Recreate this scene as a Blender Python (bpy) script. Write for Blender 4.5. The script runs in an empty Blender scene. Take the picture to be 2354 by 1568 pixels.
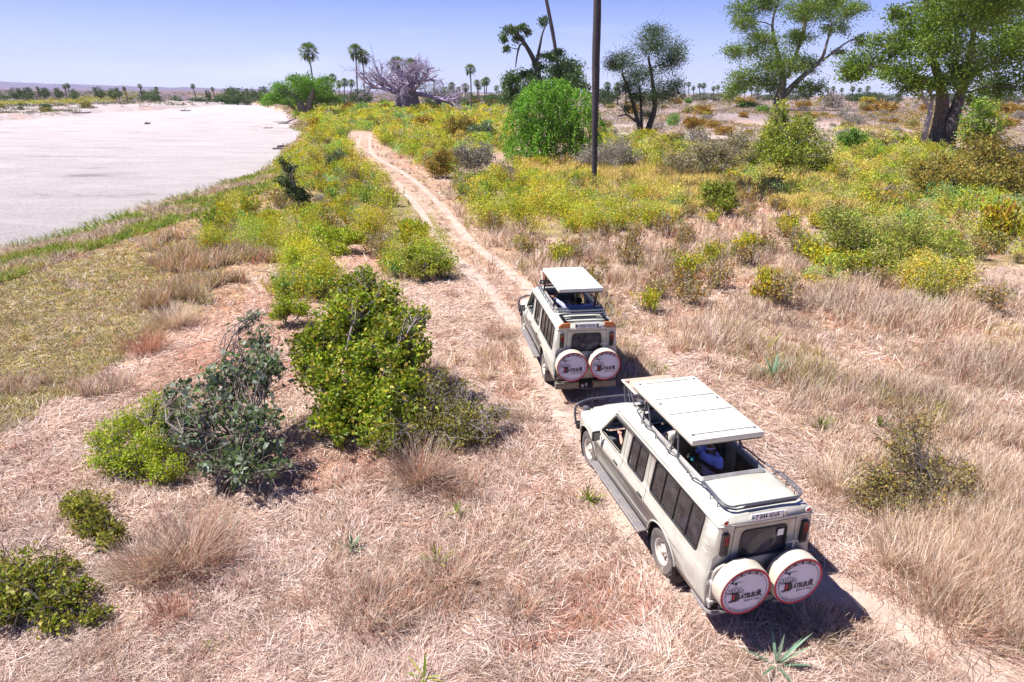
import bpy, bmesh, math, random
import numpy as np
from mathutils import Vector, Matrix
from mathutils.geometry import tessellate_polygon

# ------------------------------------------------------------------ camera
SC = bpy.context.scene
COL = SC.collection
F, PITCH, CAMH, ROLL = 638.9, 0.372, 7.615, 0.011      # pixels of a 1024 wide frame, radians, metres
cam = bpy.data.cameras.new('camera'); camo = bpy.data.objects.new('camera', cam); COL.objects.link(camo)
cam.sensor_width = 36; cam.lens = F / 1024 * 36; cam.clip_start = 0.1; cam.clip_end = 20000
_c, _s = math.cos(PITCH), math.sin(PITCH)
_r0, _u0, _f0 = Vector((1, 0, 0)), Vector((0, _s, _c)), Vector((0, _c, -_s))
_r = _r0 * math.cos(ROLL) + _u0 * math.sin(ROLL); _u = _u0 * math.cos(ROLL) - _r0 * math.sin(ROLL)
camo.matrix_world = Matrix(((_r.x, _u.x, -_f0.x, 0), (_r.y, _u.y, -_f0.y, 0), (_r.z, _u.z, -_f0.z, CAMH), (0, 0, 0, 1)))
SC.camera = camo
# ------------------------------------------------------------------ sky, sun, exposure
SUN_DIR = Vector((-0.633, 0.06, 1.0)).normalized()
SUN_EL = math.asin(SUN_DIR.z); SUN_AZ = math.atan2(SUN_DIR.x, SUN_DIR.y)
w = bpy.data.worlds.new('World'); SC.world = w; w.use_nodes = True
nt = w.node_tree; nt.nodes.clear()
sky = nt.nodes.new('ShaderNodeTexSky'); sky.sky_type = 'NISHITA'; sky.sun_disc = False
sky.sun_elevation = SUN_EL; sky.sun_rotation = SUN_AZ
sky.air_density = 1.0; sky.dust_density = 0.6; sky.ozone_density = 3.0
mx = nt.nodes.new('ShaderNodeMix'); mx.data_type = 'RGBA'; mx.blend_type = 'MULTIPLY'; mx.inputs[0].default_value = 1
mx.inputs[7].default_value = (.9, .9, 1.25, 1)
hs = nt.nodes.new('ShaderNodeGamma'); hs.inputs[1].default_value = 1.0
bg = nt.nodes.new('ShaderNodeBackground'); bg.inputs[1].default_value = 0.074
# a few thin cirrus wisps
tc = nt.nodes.new('ShaderNodeTexCoord'); mp = nt.nodes.new('ShaderNodeMapping'); mp.inputs[3].default_value = (1.2, 1.2, 9)
nz = nt.nodes.new('ShaderNodeTexNoise'); nz.inputs['Scale'].default_value = 2.2; nz.inputs['Detail'].default_value = 6
rp = nt.nodes.new('ShaderNodeMapRange'); rp.inputs[1].default_value = 0.58; rp.inputs[2].default_value = 0.82; rp.inputs[4].default_value = 0.35
m2 = nt.nodes.new('ShaderNodeMix'); m2.data_type = 'RGBA'; m2.inputs[7].default_value = (9,9,11,1)
out = nt.nodes.new('ShaderNodeOutputWorld'); L = nt.links.new
L(sky.outputs[0], hs.inputs[0]); L(hs.outputs[0], mx.inputs[6])
L(tc.outputs['Generated'], mp.inputs[0]); L(mp.outputs[0], nz.inputs['Vector']); L(nz.outputs[0], rp.inputs[0])
sx = nt.nodes.new('ShaderNodeSeparateXYZ'); L(tc.outputs['Generated'], sx.inputs[0])
gr_ = nt.nodes.new('ShaderNodeMapRange'); gr_.inputs[1].default_value = -.02; gr_.inputs[2].default_value = .5; L(sx.outputs[2], gr_.inputs[0])
cr_ = nt.nodes.new('ShaderNodeValToRGB'); e_ = cr_.color_ramp.elements
e_[0].position = 0; e_[0].color = (.68, .73, 1.0, 1); e_[1].position = 1; e_[1].color = (.03, .065, .27, 1)
for p_, c_ in ((.07, (.62, .69, 1.06)), (.15, (.50, .60, 1.04)), (.24, (.33, .44, .95)), (.36, (.11, .185, .62))):
    q_ = e_.new(p_); q_.color = (*c_, 1)
L(gr_.outputs[0], cr_.inputs[0])
sc_ = nt.nodes.new('ShaderNodeVectorMath'); sc_.operation = 'SCALE'; sc_.inputs['Scale'].default_value = 8.4; L(cr_.outputs[0], sc_.inputs[0])
m3 = nt.nodes.new('ShaderNodeMix'); m3.data_type = 'RGBA'; m3.inputs[0].default_value = .88; L(mx.outputs[2], m3.inputs[6]); L(sc_.outputs[0], m3.inputs[7])
L(rp.outputs[0], m2.inputs[0]); L(m3.outputs[2], m2.inputs[6]); L(m2.outputs[2], bg.inputs[0]); L(bg.outputs[0], out.inputs[0])
sl = bpy.data.lights.new('sun', 'SUN'); so = bpy.data.objects.new('sun', sl); COL.objects.link(so)
sl.energy = 5.0; sl.angle = math.radians(0.5); sl.color = (1.0, 0.955, 0.91)
so.rotation_euler = SUN_DIR.to_track_quat('Z', 'Y').to_euler()
vs = SC.view_settings; vs.view_transform = 'Standard'; vs.look = 'None'; vs.exposure = 0.86; vs.gamma = 1.0
SC.cycles.max_bounces = 6; SC.cycles.diffuse_bounces = 3; SC.cycles.transparent_max_bounces = 10
SC.cycles.transmission_bounces = 4; SC.cycles.glossy_bounces = 3
SC.cycles.caustics_reflective = False; SC.cycles.caustics_refractive = False
SC.cycles.use_denoising = True
try: SC.cycles.denoiser = 'OPENIMAGEDENOISE'
except Exception: pass

rng = np.random.default_rng(7); random.seed(7)

# ------------------------------------------------------------------ projection helpers (where a thing seen in the photo stands on the ground)
def ray(px, py):
    px = np.asarray(px, float); py = np.asarray(py, float)
    X = px - 512; Y = 341 - py
    X, U = X * math.cos(ROLL) - Y * math.sin(ROLL), X * math.sin(ROLL) + Y * math.cos(ROLL)
    return X / F, _c + U / F * _s, -_s + U / F * _c
def project(x, y, z):
    z = z - CAMH; d = y * _c - z * _s; u = y * _s + z * _c
    d = np.where(d < .1, .1, d)
    X, U = F * x / d, F * u / d
    return 512 + X * math.cos(ROLL) + U * math.sin(ROLL), 341 - (U * math.cos(ROLL) - X * math.sin(ROLL))
def vnoise(x, y, seed=0):
    xi = np.floor(x); yi = np.floor(y); fx = x - xi; fy = y - yi
    fx = fx * fx * (3 - 2 * fx); fy = fy * fy * (3 - 2 * fy)
    def h(a, b):
        v = np.sin(a * 127.1 + b * 311.7 + seed * 74.7) * 43758.5453
        return v - np.floor(v)
    return (h(xi, yi) * (1 - fx) + h(xi + 1, yi) * fx) * (1 - fy) + (h(xi, yi + 1) * (1 - fx) + h(xi + 1, yi + 1) * fx) * fy
def fbm(x, y, seed=0, n=3):
    a = 0; s = 1; t = 0
    for i in range(n):
        a = a + vnoise(x * 2 ** i, y * 2 ** i, seed + i) * s; t += s; s *= .5
    return a / t
def sstep(a, b, v):
    t = np.clip((v - a) / (b - a), 0, 1); return t * t * (3 - 2 * t)
SH_Y = np.array([-200, 10, 37.6, 44.1, 50.5, 56.1, 63, 72.6, 91.9, 112.2, 137.5, 167.8, 191, 272, 382, 700, 3000., 10000])
SH_X = np.array([-34, -31, -30.7, -30.1, -30.5, -30.4, -30.5, -29.9, -32.3, -38.1, -43, -55.7, -64.1, -93.4, -141, -330, -1600., -5600])
FAR_Y = np.array([-2000., 20, 120, 179, 240, 293, 405, 700, 3000., 10000])
FAR_X = np.array([-150., -140, -135, -137, -151, -152, -173, -330, -1600., -5600])
RIVER_Z = -1.3
def river_d(x, y):      # >0 inside the river bed
    wob = (fbm(x * .12, y * .12, 5) - .5) * 3.0 * np.clip(y / 80, .25, 1.5)
    a = np.interp(y, SH_Y, SH_X) - x + wob
    b = x - np.interp(y, FAR_Y, FAR_X) + wob * 2
    return np.minimum(a, b)
def H(x, y):
    x = np.asarray(x, float); y = np.asarray(y, float)
    d = river_d(x, y)
    wid = np.clip(13 - (y - 40) * .12, 5, 13)
    t = np.clip((-d + .6) / wid, 0, 1)
    g = -1.9 + 1.9 * (1 - (1 - t) ** 1.7)
    g = np.where(d > .6, -1.9, g)
    g = g + sstep(120, 200, y) * sstep(5, 60, x) * 3.4
    r = np.hypot(x, y)
    amp = np.clip((r - 25) / 200, 0, 1.2)
    g = g + (fbm(x * .02, y * .02, 11) - .5) * amp * 1.3 * (d < -4)
    g = g + (fbm(x * .5, y * .5, 3) - .5) * .10 * np.clip(r / 25, 0, 1) * (d < 0)
    return g
def hit(px, py, zoff=0):
    dx, dy, dz = ray(px, py)
    dz = np.minimum(dz, -0.0012)
    z = np.zeros_like(dz)
    for i in range(12):
        t = (z - CAMH) / dz; x = dx * t; y = dy * t
        z = z * .4 + H(x, y) * .6
    return x, y, H(x, y)
K = 1 / 2.2985          # coordinates read off the 2353 wide view of the photograph
def at(a, b):
    x, y, z = hit(a * K, b * K); return float(x), float(y), float(z)

# ------------------------------------------------------------------ scene graph helpers
def tag(o, label=None, cat=None, group=None, kind=None):
    if label: o['label'] = label
    if cat: o['category'] = cat
    if group: o['group'] = group
    if kind: o['kind'] = kind
    return o
def empty(name, loc=(0, 0, 0), rz=0, **k):
    o = bpy.data.objects.new(name, None); COL.objects.link(o); o.location = loc; o.rotation_euler = (0, 0, rz)
    o.empty_display_size = .3
    return tag(o, **k)
def mobj(name, verts, faces, mat, parent=None, smooth=None, col=None, **k):
    me = bpy.data.meshes.new(name)
    if isinstance(verts, np.ndarray):
        nv = len(verts); me.vertices.add(nv); me.vertices.foreach_set('co', verts.astype(np.float32).ravel())
        fa = faces if isinstance(faces, list) else [faces]
        fa = [f for f in fa if len(f)]
        tot = sum(f.size for f in fa); nf = sum(len(f) for f in fa)
        me.loops.add(tot); me.polygons.add(nf)
        me.loops.foreach_set('vertex_index', np.concatenate([f.ravel() for f in fa]).astype(np.int32))
        ls = []; s0 = 0
        for f in fa:
            ls.append(np.arange(len(f)) * f.shape[1] + s0); s0 += f.size
        me.polygons.foreach_set('loop_start', np.concatenate(ls).astype(np.int32))
        me.update(calc_edges=True)
    else:
        me.from_pydata([tuple(v) for v in verts], [], [tuple(f) for f in faces]); me.update()
    if col is not None:
        a = me.attributes.new('Col', 'FLOAT_VECTOR', 'FACE'); a.data.foreach_set('vector', np.asarray(col, np.float32).ravel())
    for m in (mat if isinstance(mat, (list, tuple)) else [mat]): me.materials.append(m)
    if smooth is not None:
        me.polygons.foreach_set('use_smooth', np.ones(len(me.polygons), bool))
        if smooth < 179: me.set_sharp_from_angle(angle=math.radians(smooth))
    o = bpy.data.objects.new(name, me); COL.objects.link(o); o.parent = parent
    return tag(o, **k)
def copy_thing(o, parent=None):
    c = o.copy(); COL.objects.link(c); c.parent = parent
    for ch in o.children: copy_thing(ch, c)
    return c

# ------------------------------------------------------------------ materials
def mat(name, color=(.5, .5, .5), rough=.6, metal=0, spec=.5, noise=0, nscale=8, bump=0, bscale=40, dirt=None, dirt_amt=.3, coat=0, dscale=3):
    m = bpy.data.materials.new(name); m.use_nodes = True; t = m.node_tree; b = t.nodes['Principled BSDF']
    b.inputs['Roughness'].default_value = rough; b.inputs['Metallic'].default_value = metal
    b.inputs['Specular IOR Level'].default_value = spec; b.inputs['Coat Weight'].default_value = coat
    b.inputs['Base Color'].default_value = (*color, 1)
    tcn = t.nodes.new('ShaderNodeTexCoord'); src = None
    if noise:
        n = t.nodes.new('ShaderNodeTexNoise'); n.inputs['Scale'].default_value = nscale; n.inputs['Detail'].default_value = 5
        t.links.new(tcn.outputs['Object'], n.inputs['Vector'])
        r = t.nodes.new('ShaderNodeMapRange'); r.inputs[1].default_value = .3; r.inputs[2].default_value = .7
        r.inputs[3].default_value = 1 - noise; r.inputs[4].default_value = 1 + noise
        t.links.new(n.outputs[0], r.inputs[0])
        v = t.nodes.new('ShaderNodeVectorMath'); v.operation = 'SCALE'; v.inputs[0].default_value = color
        t.links.new(r.outputs[0], v.inputs['Scale']); src = v.outputs[0]
    if dirt:
        n = t.nodes.new('ShaderNodeTexNoise'); n.inputs['Scale'].default_value = dscale; n.inputs['Detail'].default_value = 9; n.inputs['Roughness'].default_value = .65
        t.links.new(tcn.outputs['Object'], n.inputs['Vector'])
        r = t.nodes.new('ShaderNodeMapRange'); r.inputs[1].default_value = .42; r.inputs[2].default_value = .72; r.inputs[4].default_value = dirt_amt
        t.links.new(n.outputs[0], r.inputs[0])
        x = t.nodes.new('ShaderNodeMix'); x.data_type = 'RGBA'; x.inputs[6].default_value = (*color, 1); x.inputs[7].default_value = (*dirt, 1)
        t.links.new(r.outputs[0], x.inputs[0])
        if src: t.links.new(src, x.inputs[6])
        src = x.outputs[2]
    if src: t.links.new(src, b.inputs['Base Color'])
    if bump:
        n = t.nodes.new('ShaderNodeTexNoise'); n.inputs['Scale'].default_value = bscale; n.inputs['Detail'].default_value = 4
        t.links.new(tcn.outputs['Object'], n.inputs['Vector'])
        bp = t.nodes.new('ShaderNodeBump'); bp.inputs['Strength'].default_value = bump; bp.inputs['Distance'].default_value = .02
        t.links.new(n.outputs[0], bp.inputs['Height']); t.links.new(bp.outputs[0], b.inputs['Normal'])
    return m
def leaf_mat(name, trans=.35, rough=.55, spec=.3, tint=(1.1, 1.25, .6)):
    m = bpy.data.materials.new(name); m.use_nodes = True; t = m.node_tree; b = t.nodes['Principled BSDF']; o = t.nodes['Material Output']
    a = t.nodes.new('ShaderNodeAttribute'); a.attribute_name = 'Col'
    b.inputs['Roughness'].default_value = rough; b.inputs['Specular IOR Level'].default_value = spec
    t.links.new(a.outputs['Color'], b.inputs['Base Color'])
    tr = t.nodes.new('ShaderNodeBsdfTranslucent'); v = t.nodes.new('ShaderNodeVectorMath'); v.operation = 'MULTIPLY'; v.inputs[1].default_value = tint
    t.links.new(a.outputs['Color'], v.inputs[0]); t.links.new(v.outputs[0], tr.inputs[0])
    x = t.nodes.new('ShaderNodeMixShader'); x.inputs[0].default_value = trans
    t.links.new(b.outputs[0], x.inputs[1]); t.links.new(tr.outputs[0], x.inputs[2]); t.links.new(x.outputs[0], o.inputs[0])
    return m
def glass_mat(name, tint=(.35, .36, .38), dust=(.35, .33, .34), dusty=.18, refl=.5):
    m = bpy.data.materials.new(name); m.use_nodes = True; t = m.node_tree; t.nodes.remove(t.nodes['Principled BSDF']); o = t.nodes['Material Output']
    tr = t.nodes.new('ShaderNodeBsdfTransparent'); tr.inputs[0].default_value = (*tint, 1)
    gl = t.nodes.new('ShaderNodeBsdfGlossy'); gl.inputs['Roughness'].default_value = .06; gl.inputs[0].default_value = (.9, .9, .9, 1)
    df = t.nodes.new('ShaderNodeBsdfDiffuse'); df.inputs[0].default_value = (*dust, 1)
    fr = t.nodes.new('ShaderNodeFresnel'); fr.inputs[0].default_value = 1.5
    tcn = t.nodes.new('ShaderNodeTexCoord'); n = t.nodes.new('ShaderNodeTexNoise'); n.inputs['Scale'].default_value = 5; n.inputs['Detail'].default_value = 8
    t.links.new(tcn.outputs['Object'], n.inputs['Vector'])
    r = t.nodes.new('ShaderNodeMapRange'); r.inputs[1].default_value = .3; r.inputs[2].default_value = .75; r.inputs[3].default_value = dusty * .4; r.inputs[4].default_value = dusty * 1.8
    t.links.new(n.outputs[0], r.inputs[0])
    a = t.nodes.new('ShaderNodeMixShader'); b2 = t.nodes.new('ShaderNodeMixShader')
    t.links.new(fr.outputs[0], a.inputs[0]); t.links.new(tr.outputs[0], a.inputs[1]); t.links.new(gl.outputs[0], a.inputs[2])
    t.links.new(r.outputs[0], b2.inputs[0]); t.links.new(a.outputs[0], b2.inputs[1]); t.links.new(df.outputs[0], b2.inputs[2])
    t.links.new(b2.outputs[0], o.inputs[0])
    return m
LEAF = leaf_mat('foliage', trans=.30); HERB = leaf_mat('herb_leaves', trans=.22); STRAW = leaf_mat('dry_blades', trans=.22, rough=.6, spec=.25, tint=(1.1, 1, .9))
BARK = mat('bark_grey', (.22, .18, .16), .9, noise=.35, nscale=6, bump=.6, bscale=25)
BARK_D = mat('bark_dark', (.075, .062, .06), .9, noise=.4, nscale=6, bump=.6, bscale=20)
BARK_P = mat('bark_pale_twigs', (.40, .33, .34), .9, noise=.3, nscale=9)

# ------------------------------------------------------------------ geometry helpers
class MB:
    def __init__(s): s.v = []; s.f = []
    def add(s, v, f):
        n = len(s.v); s.v += [tuple(q) for q in v]; s.f += [tuple(i + n for i in q) for q in f]; return s
    def box(s, c, d, rot=None, bev=0):
        bm = bmesh.new(); bmesh.ops.create_cube(bm, size=1)
        for v in bm.verts: v.co = Vector((v.co.x * d[0], v.co.y * d[1], v.co.z * d[2]))
        if bev: bmesh.ops.bevel(bm, geom=bm.edges[:], offset=bev, segments=2, affect='EDGES', profile=.6)
        M = Matrix.Translation(c)
        if rot is not None: M = M @ (rot if isinstance(rot, Matrix) else Matrix.Rotation(rot[0], 4, rot[1]))
        bm.verts.index_update(); s.add([M @ v.co for v in bm.verts], [[v.index for v in f.verts] for f in bm.faces]); bm.free(); return s
    def tube(s, P, r, n=8, closed=False, cap=True):
        P = [Vector(p) for p in P]; m = len(P); R = r if hasattr(r, '__len__') else [r] * m
        V = []; Fs = []; prev = None
        for i, p in enumerate(P):
            if closed: t = (P[(i + 1) % m] - P[i - 1])
            else: t = P[min(i + 1, m - 1)] - P[max(i - 1, 0)]
            if t.length < 1e-9: t = Vector((0, 0, 1))
            t.normalize()
            if prev is None:
                a = t.orthogonal().normalized()
            else:
                a = prev - t * prev.dot(t)
                a = a.normalized() if a.length > 1e-6 else t.orthogonal().normalized()
            prev = a; b = t.cross(a)
            for k in range(n):
                an = 2 * math.pi * k / n; V.append(p + (a * math.cos(an) + b * math.sin(an)) * R[i])
        for i in range(m if closed else m - 1):
            j = (i + 1) % m
            for k in range(n): Fs.append((i * n + k, i * n + (k + 1) % n, j * n + (k + 1) % n, j * n + k))
        if cap and not closed:
            Fs.append(tuple(range(n - 1, -1, -1))); Fs.append(tuple(range((m - 1) * n, m * n)))
        return s.add(V, Fs)
    def lathe(s, prof, axis='y', c=(0, 0, 0), n=32):      # prof: (radius, offset along axis)
        V = []; Fs = []
        for r, h in prof:
            for k in range(n):
                a = 2 * math.pi * k / n; u, v = r * math.cos(a), r * math.sin(a)
                p = {'y': (u, h, v), 'x': (h, u, v), 'z': (u, v, h)}[axis]
                V.append((p[0] + c[0], p[1] + c[1], p[2] + c[2]))
        for i in range(len(prof) - 1):
            for k in range(n): Fs.append((i * n + k, i * n + (k + 1) % n, (i + 1) * n + (k + 1) % n, (i + 1) * n + k))
        return s.add(V, Fs)
    def obj(s, name, m, parent=None, smooth=35, **k):
        return mobj(name, s.v, s.f, m, parent, smooth, **k)
def smooth_path(P, n=6, closed=False):       # Catmull-Rom
    P = [Vector(p) for p in P]; o = []; m = len(P)
    for i in range(m if closed else m - 1):
        p0 = P[i - 1] if (i or closed) else P[0]; p1 = P[i]; p2 = P[(i + 1) % m]; p3 = P[(i + 2) % m] if closed else P[min(i + 2, m - 1)]
        for k in range(n):
            t = k / n; o.append(.5 * ((2 * p1) + (p2 - p0) * t + (2 * p0 - 5 * p1 + 4 * p2 - p3) * t * t + (3 * p1 - p0 - 3 * p2 + p3) * t ** 3))
    if not closed: o.append(P[-1])
    return o
def rpoly(P, r, n=5):                        # polygon with rounded corners (2D)
    P = [Vector(p) for p in P]; o = []; m = len(P); R = r if hasattr(r, '__len__') else [r] * m
    for i in range(m):
        a, b, c = P[i - 1], P[i], P[(i + 1) % m]
        if R[i] <= 0: o.append(b); continue
        u = (a - b); v = (c - b); q = min(R[i], u.length * .45, v.length * .45); u = u.normalized() * q; v = v.normalized() * q
        for k in range(n + 1):
            t = k / n; o.append(b + u * (1 - t) ** 2 + v * t * t)
    return [(p.x, p.y) for p in o]
def sheet(outline, holes, cu, cv, fn):       # flat polygon with holes, sliced and bent by fn(u, v)
    L_ = [[Vector((*p, 0)) for p in q] for q in [outline] + list(holes)]
    tri = tessellate_polygon(L_); flat = [p for q in L_ for p in q]
    bm = bmesh.new(); vs_ = [bm.verts.new(p) for p in flat]
    for t in tri:
        try: bm.faces.new([vs_[i] for i in t])
        except ValueError: pass
    for vals, no in ((cu, (1, 0, 0)), (cv, (0, 1, 0))):
        for c in vals:
            bmesh.ops.bisect_plane(bm, geom=bm.verts[:] + bm.edges[:] + bm.faces[:], plane_co=(c * no[0], c * no[1], 0), plane_no=no, dist=1e-5)
    bmesh.ops.recalc_face_normals(bm, faces=bm.faces[:])
    bm.verts.index_update()
    V = [fn(v.co.x, v.co.y) for v in bm.verts]; Fs = [[v.index for v in f.verts] for f in bm.faces]; bm.free()
    return V, Fs
def solid(o, t, off=-1):
    m = o.modifiers.new('thickness', 'SOLIDIFY'); m.thickness = t; m.offset = off; return o
def flip_to(V, Fs, want):                    # orient faces so that their mean normal agrees with want
    out = []
    for f in Fs:
        a, b, c = (Vector(V[f[i]]) for i in (0, 1, 2)); n = (b - a).cross(c - a)
        out.append(tuple(f) if n.dot(Vector(want)) >= 0 else tuple(reversed(f)))
    return out
def text2d(s, size=1, bold=0, space=1.0):
    cu = bpy.data.curves.new('t', 'FONT'); cu.body = s; cu.size = size; cu.offset = bold; cu.space_character = space; cu.resolution_u = 3
    o = bpy.data.objects.new('t', cu); COL.objects.link(o)
    bpy.context.view_layer.update()
    me = bpy.data.meshes.new_from_object(o.evaluated_get(bpy.context.evaluated_depsgraph_get()))
    V = [(v.co.x, v.co.y) for v in me.vertices]; Fs = [tuple(p.vertices) for p in me.polygons]
    bpy.data.objects.remove(o); bpy.data.curves.remove(cu); bpy.data.meshes.remove(me)
    return V, Fs
def arc_text(s, size, R, a0, a1, bold=0, top=True):     # characters set along an arc between angles a0..a1 (degrees from vertical)
    V = []; Fs = []; n = len(s)
    for i, ch in enumerate(s):
        if ch == ' ': continue
        v, f = text2d(ch, size, bold)
        if not v: continue
        cx = (min(p[0] for p in v) + max(p[0] for p in v)) / 2
        a = math.radians(a0 + (a1 - a0) * i / (n - 1)); b = len(V)
        for x, y in v:
            x -= cx
            if top: u, w_ = R + y, x; V.append((u * math.sin(a) + w_ * math.cos(a), u * math.cos(a) - w_ * math.sin(a)))
            else: u = R - y; V.append((u * math.sin(a) + x * math.cos(a), -u * math.cos(a) + x * math.sin(a)))
        Fs += [tuple(q + b for q in t) for t in f]
    return V, Fs
def merge2(*parts):
    V = []; Fs = []
    for v, f in parts:
        b = len(V); V += list(v); Fs += [tuple(q + b for q in t) for t in f]
    return V, Fs
# ------------------------------------------------------------------ the two vehicles
def paint(name, c, d):
    return mat(name, c, .38, spec=.5, noise=.05, nscale=1.5, dirt=d, dirt_amt=.55, coat=.15, dscale=3.5)
PAINT1 = paint('beige_paint', (.52, .51, .445), (.38, .33, .27)); PAINT2 = paint('pale_khaki_paint', (.55, .545, .485), (.40, .36, .30))
TOP1 = mat('roof_panel_cream', (.60, .59, .51), .5, noise=.06, nscale=2, dirt=(.45, .42, .36), dirt_amt=.4, dscale=3)
TOP2 = mat('roof_panel_white', (.70, .70, .64), .5, noise=.04, nscale=2, dirt=(.5, .47, .4), dirt_amt=.25, dscale=3)
BLACK = mat('black_trim', (.018, .018, .022), .45, noise=.2, dirt=(.2, .17, .14), dirt_amt=.18)
RUBBER = mat('tyre_rubber', (.10, .09, .09), .85, noise=.3, nscale=14, dirt=(.32, .27, .23), dirt_amt=.6, bump=.3)
TUBE = mat('tube_blue_grey', (.085, .09, .115), .45, noise=.25, nscale=20, dirt=(.2, .17, .15), dirt_amt=.3)
GREYT = mat('tube_light_grey', (.42, .40, .38), .5, noise=.15, dirt=(.25, .2, .16), dirt_amt=.4)
ALU = mat('frame_alu', (.42, .40, .38), .4, metal=.3, noise=.15, dirt=(.2, .16, .13), dirt_amt=.35)
RIM = mat('rim_paint', (.62, .58, .52), .5, noise=.12, dirt=(.35, .24, .17), dirt_amt=.5, dscale=8)
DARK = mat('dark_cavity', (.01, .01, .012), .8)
SEAM = mat('panel_gap', (.03, .027, .022), .8)
STEP = mat('step_plate', (.20, .19, .20), .6, noise=.3, nscale=30, dirt=(.35, .28, .22), dirt_amt=.6, dscale=6)
REDL = mat('red_lens', (.45, .012, .012), .25); WHITE = mat('white_plastic', (.75, .75, .74), .4)
ORANGE = mat('orange_reflector', (.55, .17, .04), .35, noise=.15, nscale=12, dirt=(.5, .35, .2), dirt_amt=.3)
COVER = mat('cover_vinyl_beige', (.60, .53, .42), .55, noise=.08, dirt=(.36, .33, .30), dirt_amt=.45, dscale=5)
COVERW = mat('cover_vinyl_white', (.66, .66, .78), .5, noise=.05, nscale=6, dirt=(.5, .48, .47), dirt_amt=.3, dscale=5, bump=.15, bscale=9)
COVR = mat('print_red', (.50, .015, .05), .5); COVK = mat('print_black', (.03, .025, .035), .55)
COVDR = mat('print_dark_red', (.22, .01, .02), .5)
PLATE = mat('plate_white', (.72, .75, .80), .4, dirt=(.4, .36, .3), dirt_amt=.2)
PGREEN = mat('plate_green', (.02, .22, .10), .4)
GLASS = glass_mat('dusty_tinted_glass', (.55, .55, .58), (.30, .28, .29), .11)
REARG = glass_mat('rear_dark_glass', (.10, .10, .12), (.13, .12, .13), .5)
CLEARG = glass_mat('windscreen_glass', (.75, .78, .76), (.4, .38, .36), .08)
SEATM = mat('khaki_seat_cover', (.34, .30, .24), .85, noise=.2, nscale=10)
DASH = mat('dashboard_grey', (.07, .08, .09), .7, noise=.2)
TEAL = mat('grab_rail_teal', (.03, .09, .10), .4)
LID1 = mat('lid_tan_lining', (.52, .36, .27), .7, noise=.08); RUST = mat('lid_rust_lining', (.38, .17, .09), .7, noise=.1)
FLOORM = mat('cab_floor', (.06, .05, .045), .9, noise=.3)
HEADL = mat('headlamp_glass', (.6, .62, .65), .1)

SZ = [.40, .50, .60, .72, .86, .96, 1.03, 1.10, 1.16, 1.22, 1.5, 1.88, 1.93]
SY = [.805, .812, .822, .838, .852, .856, .848, .828, .822, .818, .795, .764, .76]
RYs = [0, .30, .50, .60, .66, .70, .735, .755, .76]
RZs = [2.095, 2.088, 2.074, 2.060, 2.045, 2.025, 1.995, 1.96, 1.93]
def side_y(x, z):
    y = float(np.interp(z, SZ, SY))
    if x > 2.9 and z > 1.0: y -= min(1, (x - 2.9) / .15) * (z - 1.0) * .9
    if x > 3.8: y -= .16 * ((x - 3.8) / .36) ** 2
    for cx in (0, 3.43):
        d = math.hypot(x - cx, z - .42)
        if d < .68: y += .022 * (1 - abs(d - .55) / .13 if abs(d - .55) < .13 else 0)
    return y
def roof_z(x, y):
    z = float(np.interp(abs(y), RYs, RZs))
    if x > 1.98: z -= .16 * ((x - 1.98) / .3) ** 2
    if x < -1.28: z -= .03 * ((-1.28 - x) / .1) ** 2
    return z
def arch(cx, cz, r, a0, a1, n=14):
    return [(cx + r * math.cos(math.radians(a0 + (a1 - a0) * k / n)), cz + r * math.sin(math.radians(a0 + (a1 - a0) * k / n))) for k in range(n + 1)]
def strip_on(path, fn, wd=.008, lift=.003):      # thin dark ribbon following a panel
    V = []; Fs = []
    for i, (a, b) in enumerate(path):
        p = Vector((*path[max(i - 1, 0)], 0)); q = Vector((*path[min(i + 1, len(path) - 1)], 0)); t = (q - p).normalized(); n = Vector((-t.y, t.x, 0)) * wd / 2
        V.append(fn(a + n.x, b + n.y, lift)); V.append(fn(a - n.x, b - n.y, lift))
        if i: Fs.append((2 * i - 2, 2 * i - 1, 2 * i + 1, 2 * i))
    return V, Fs
def dens(path, n=10):
    o = []
    for i in range(len(path) - 1):
        for k in range(n): o.append(tuple(path[i][j] + (path[i + 1][j] - path[i][j]) * k / n for j in range(2)))
    return o + [path[-1]]

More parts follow.
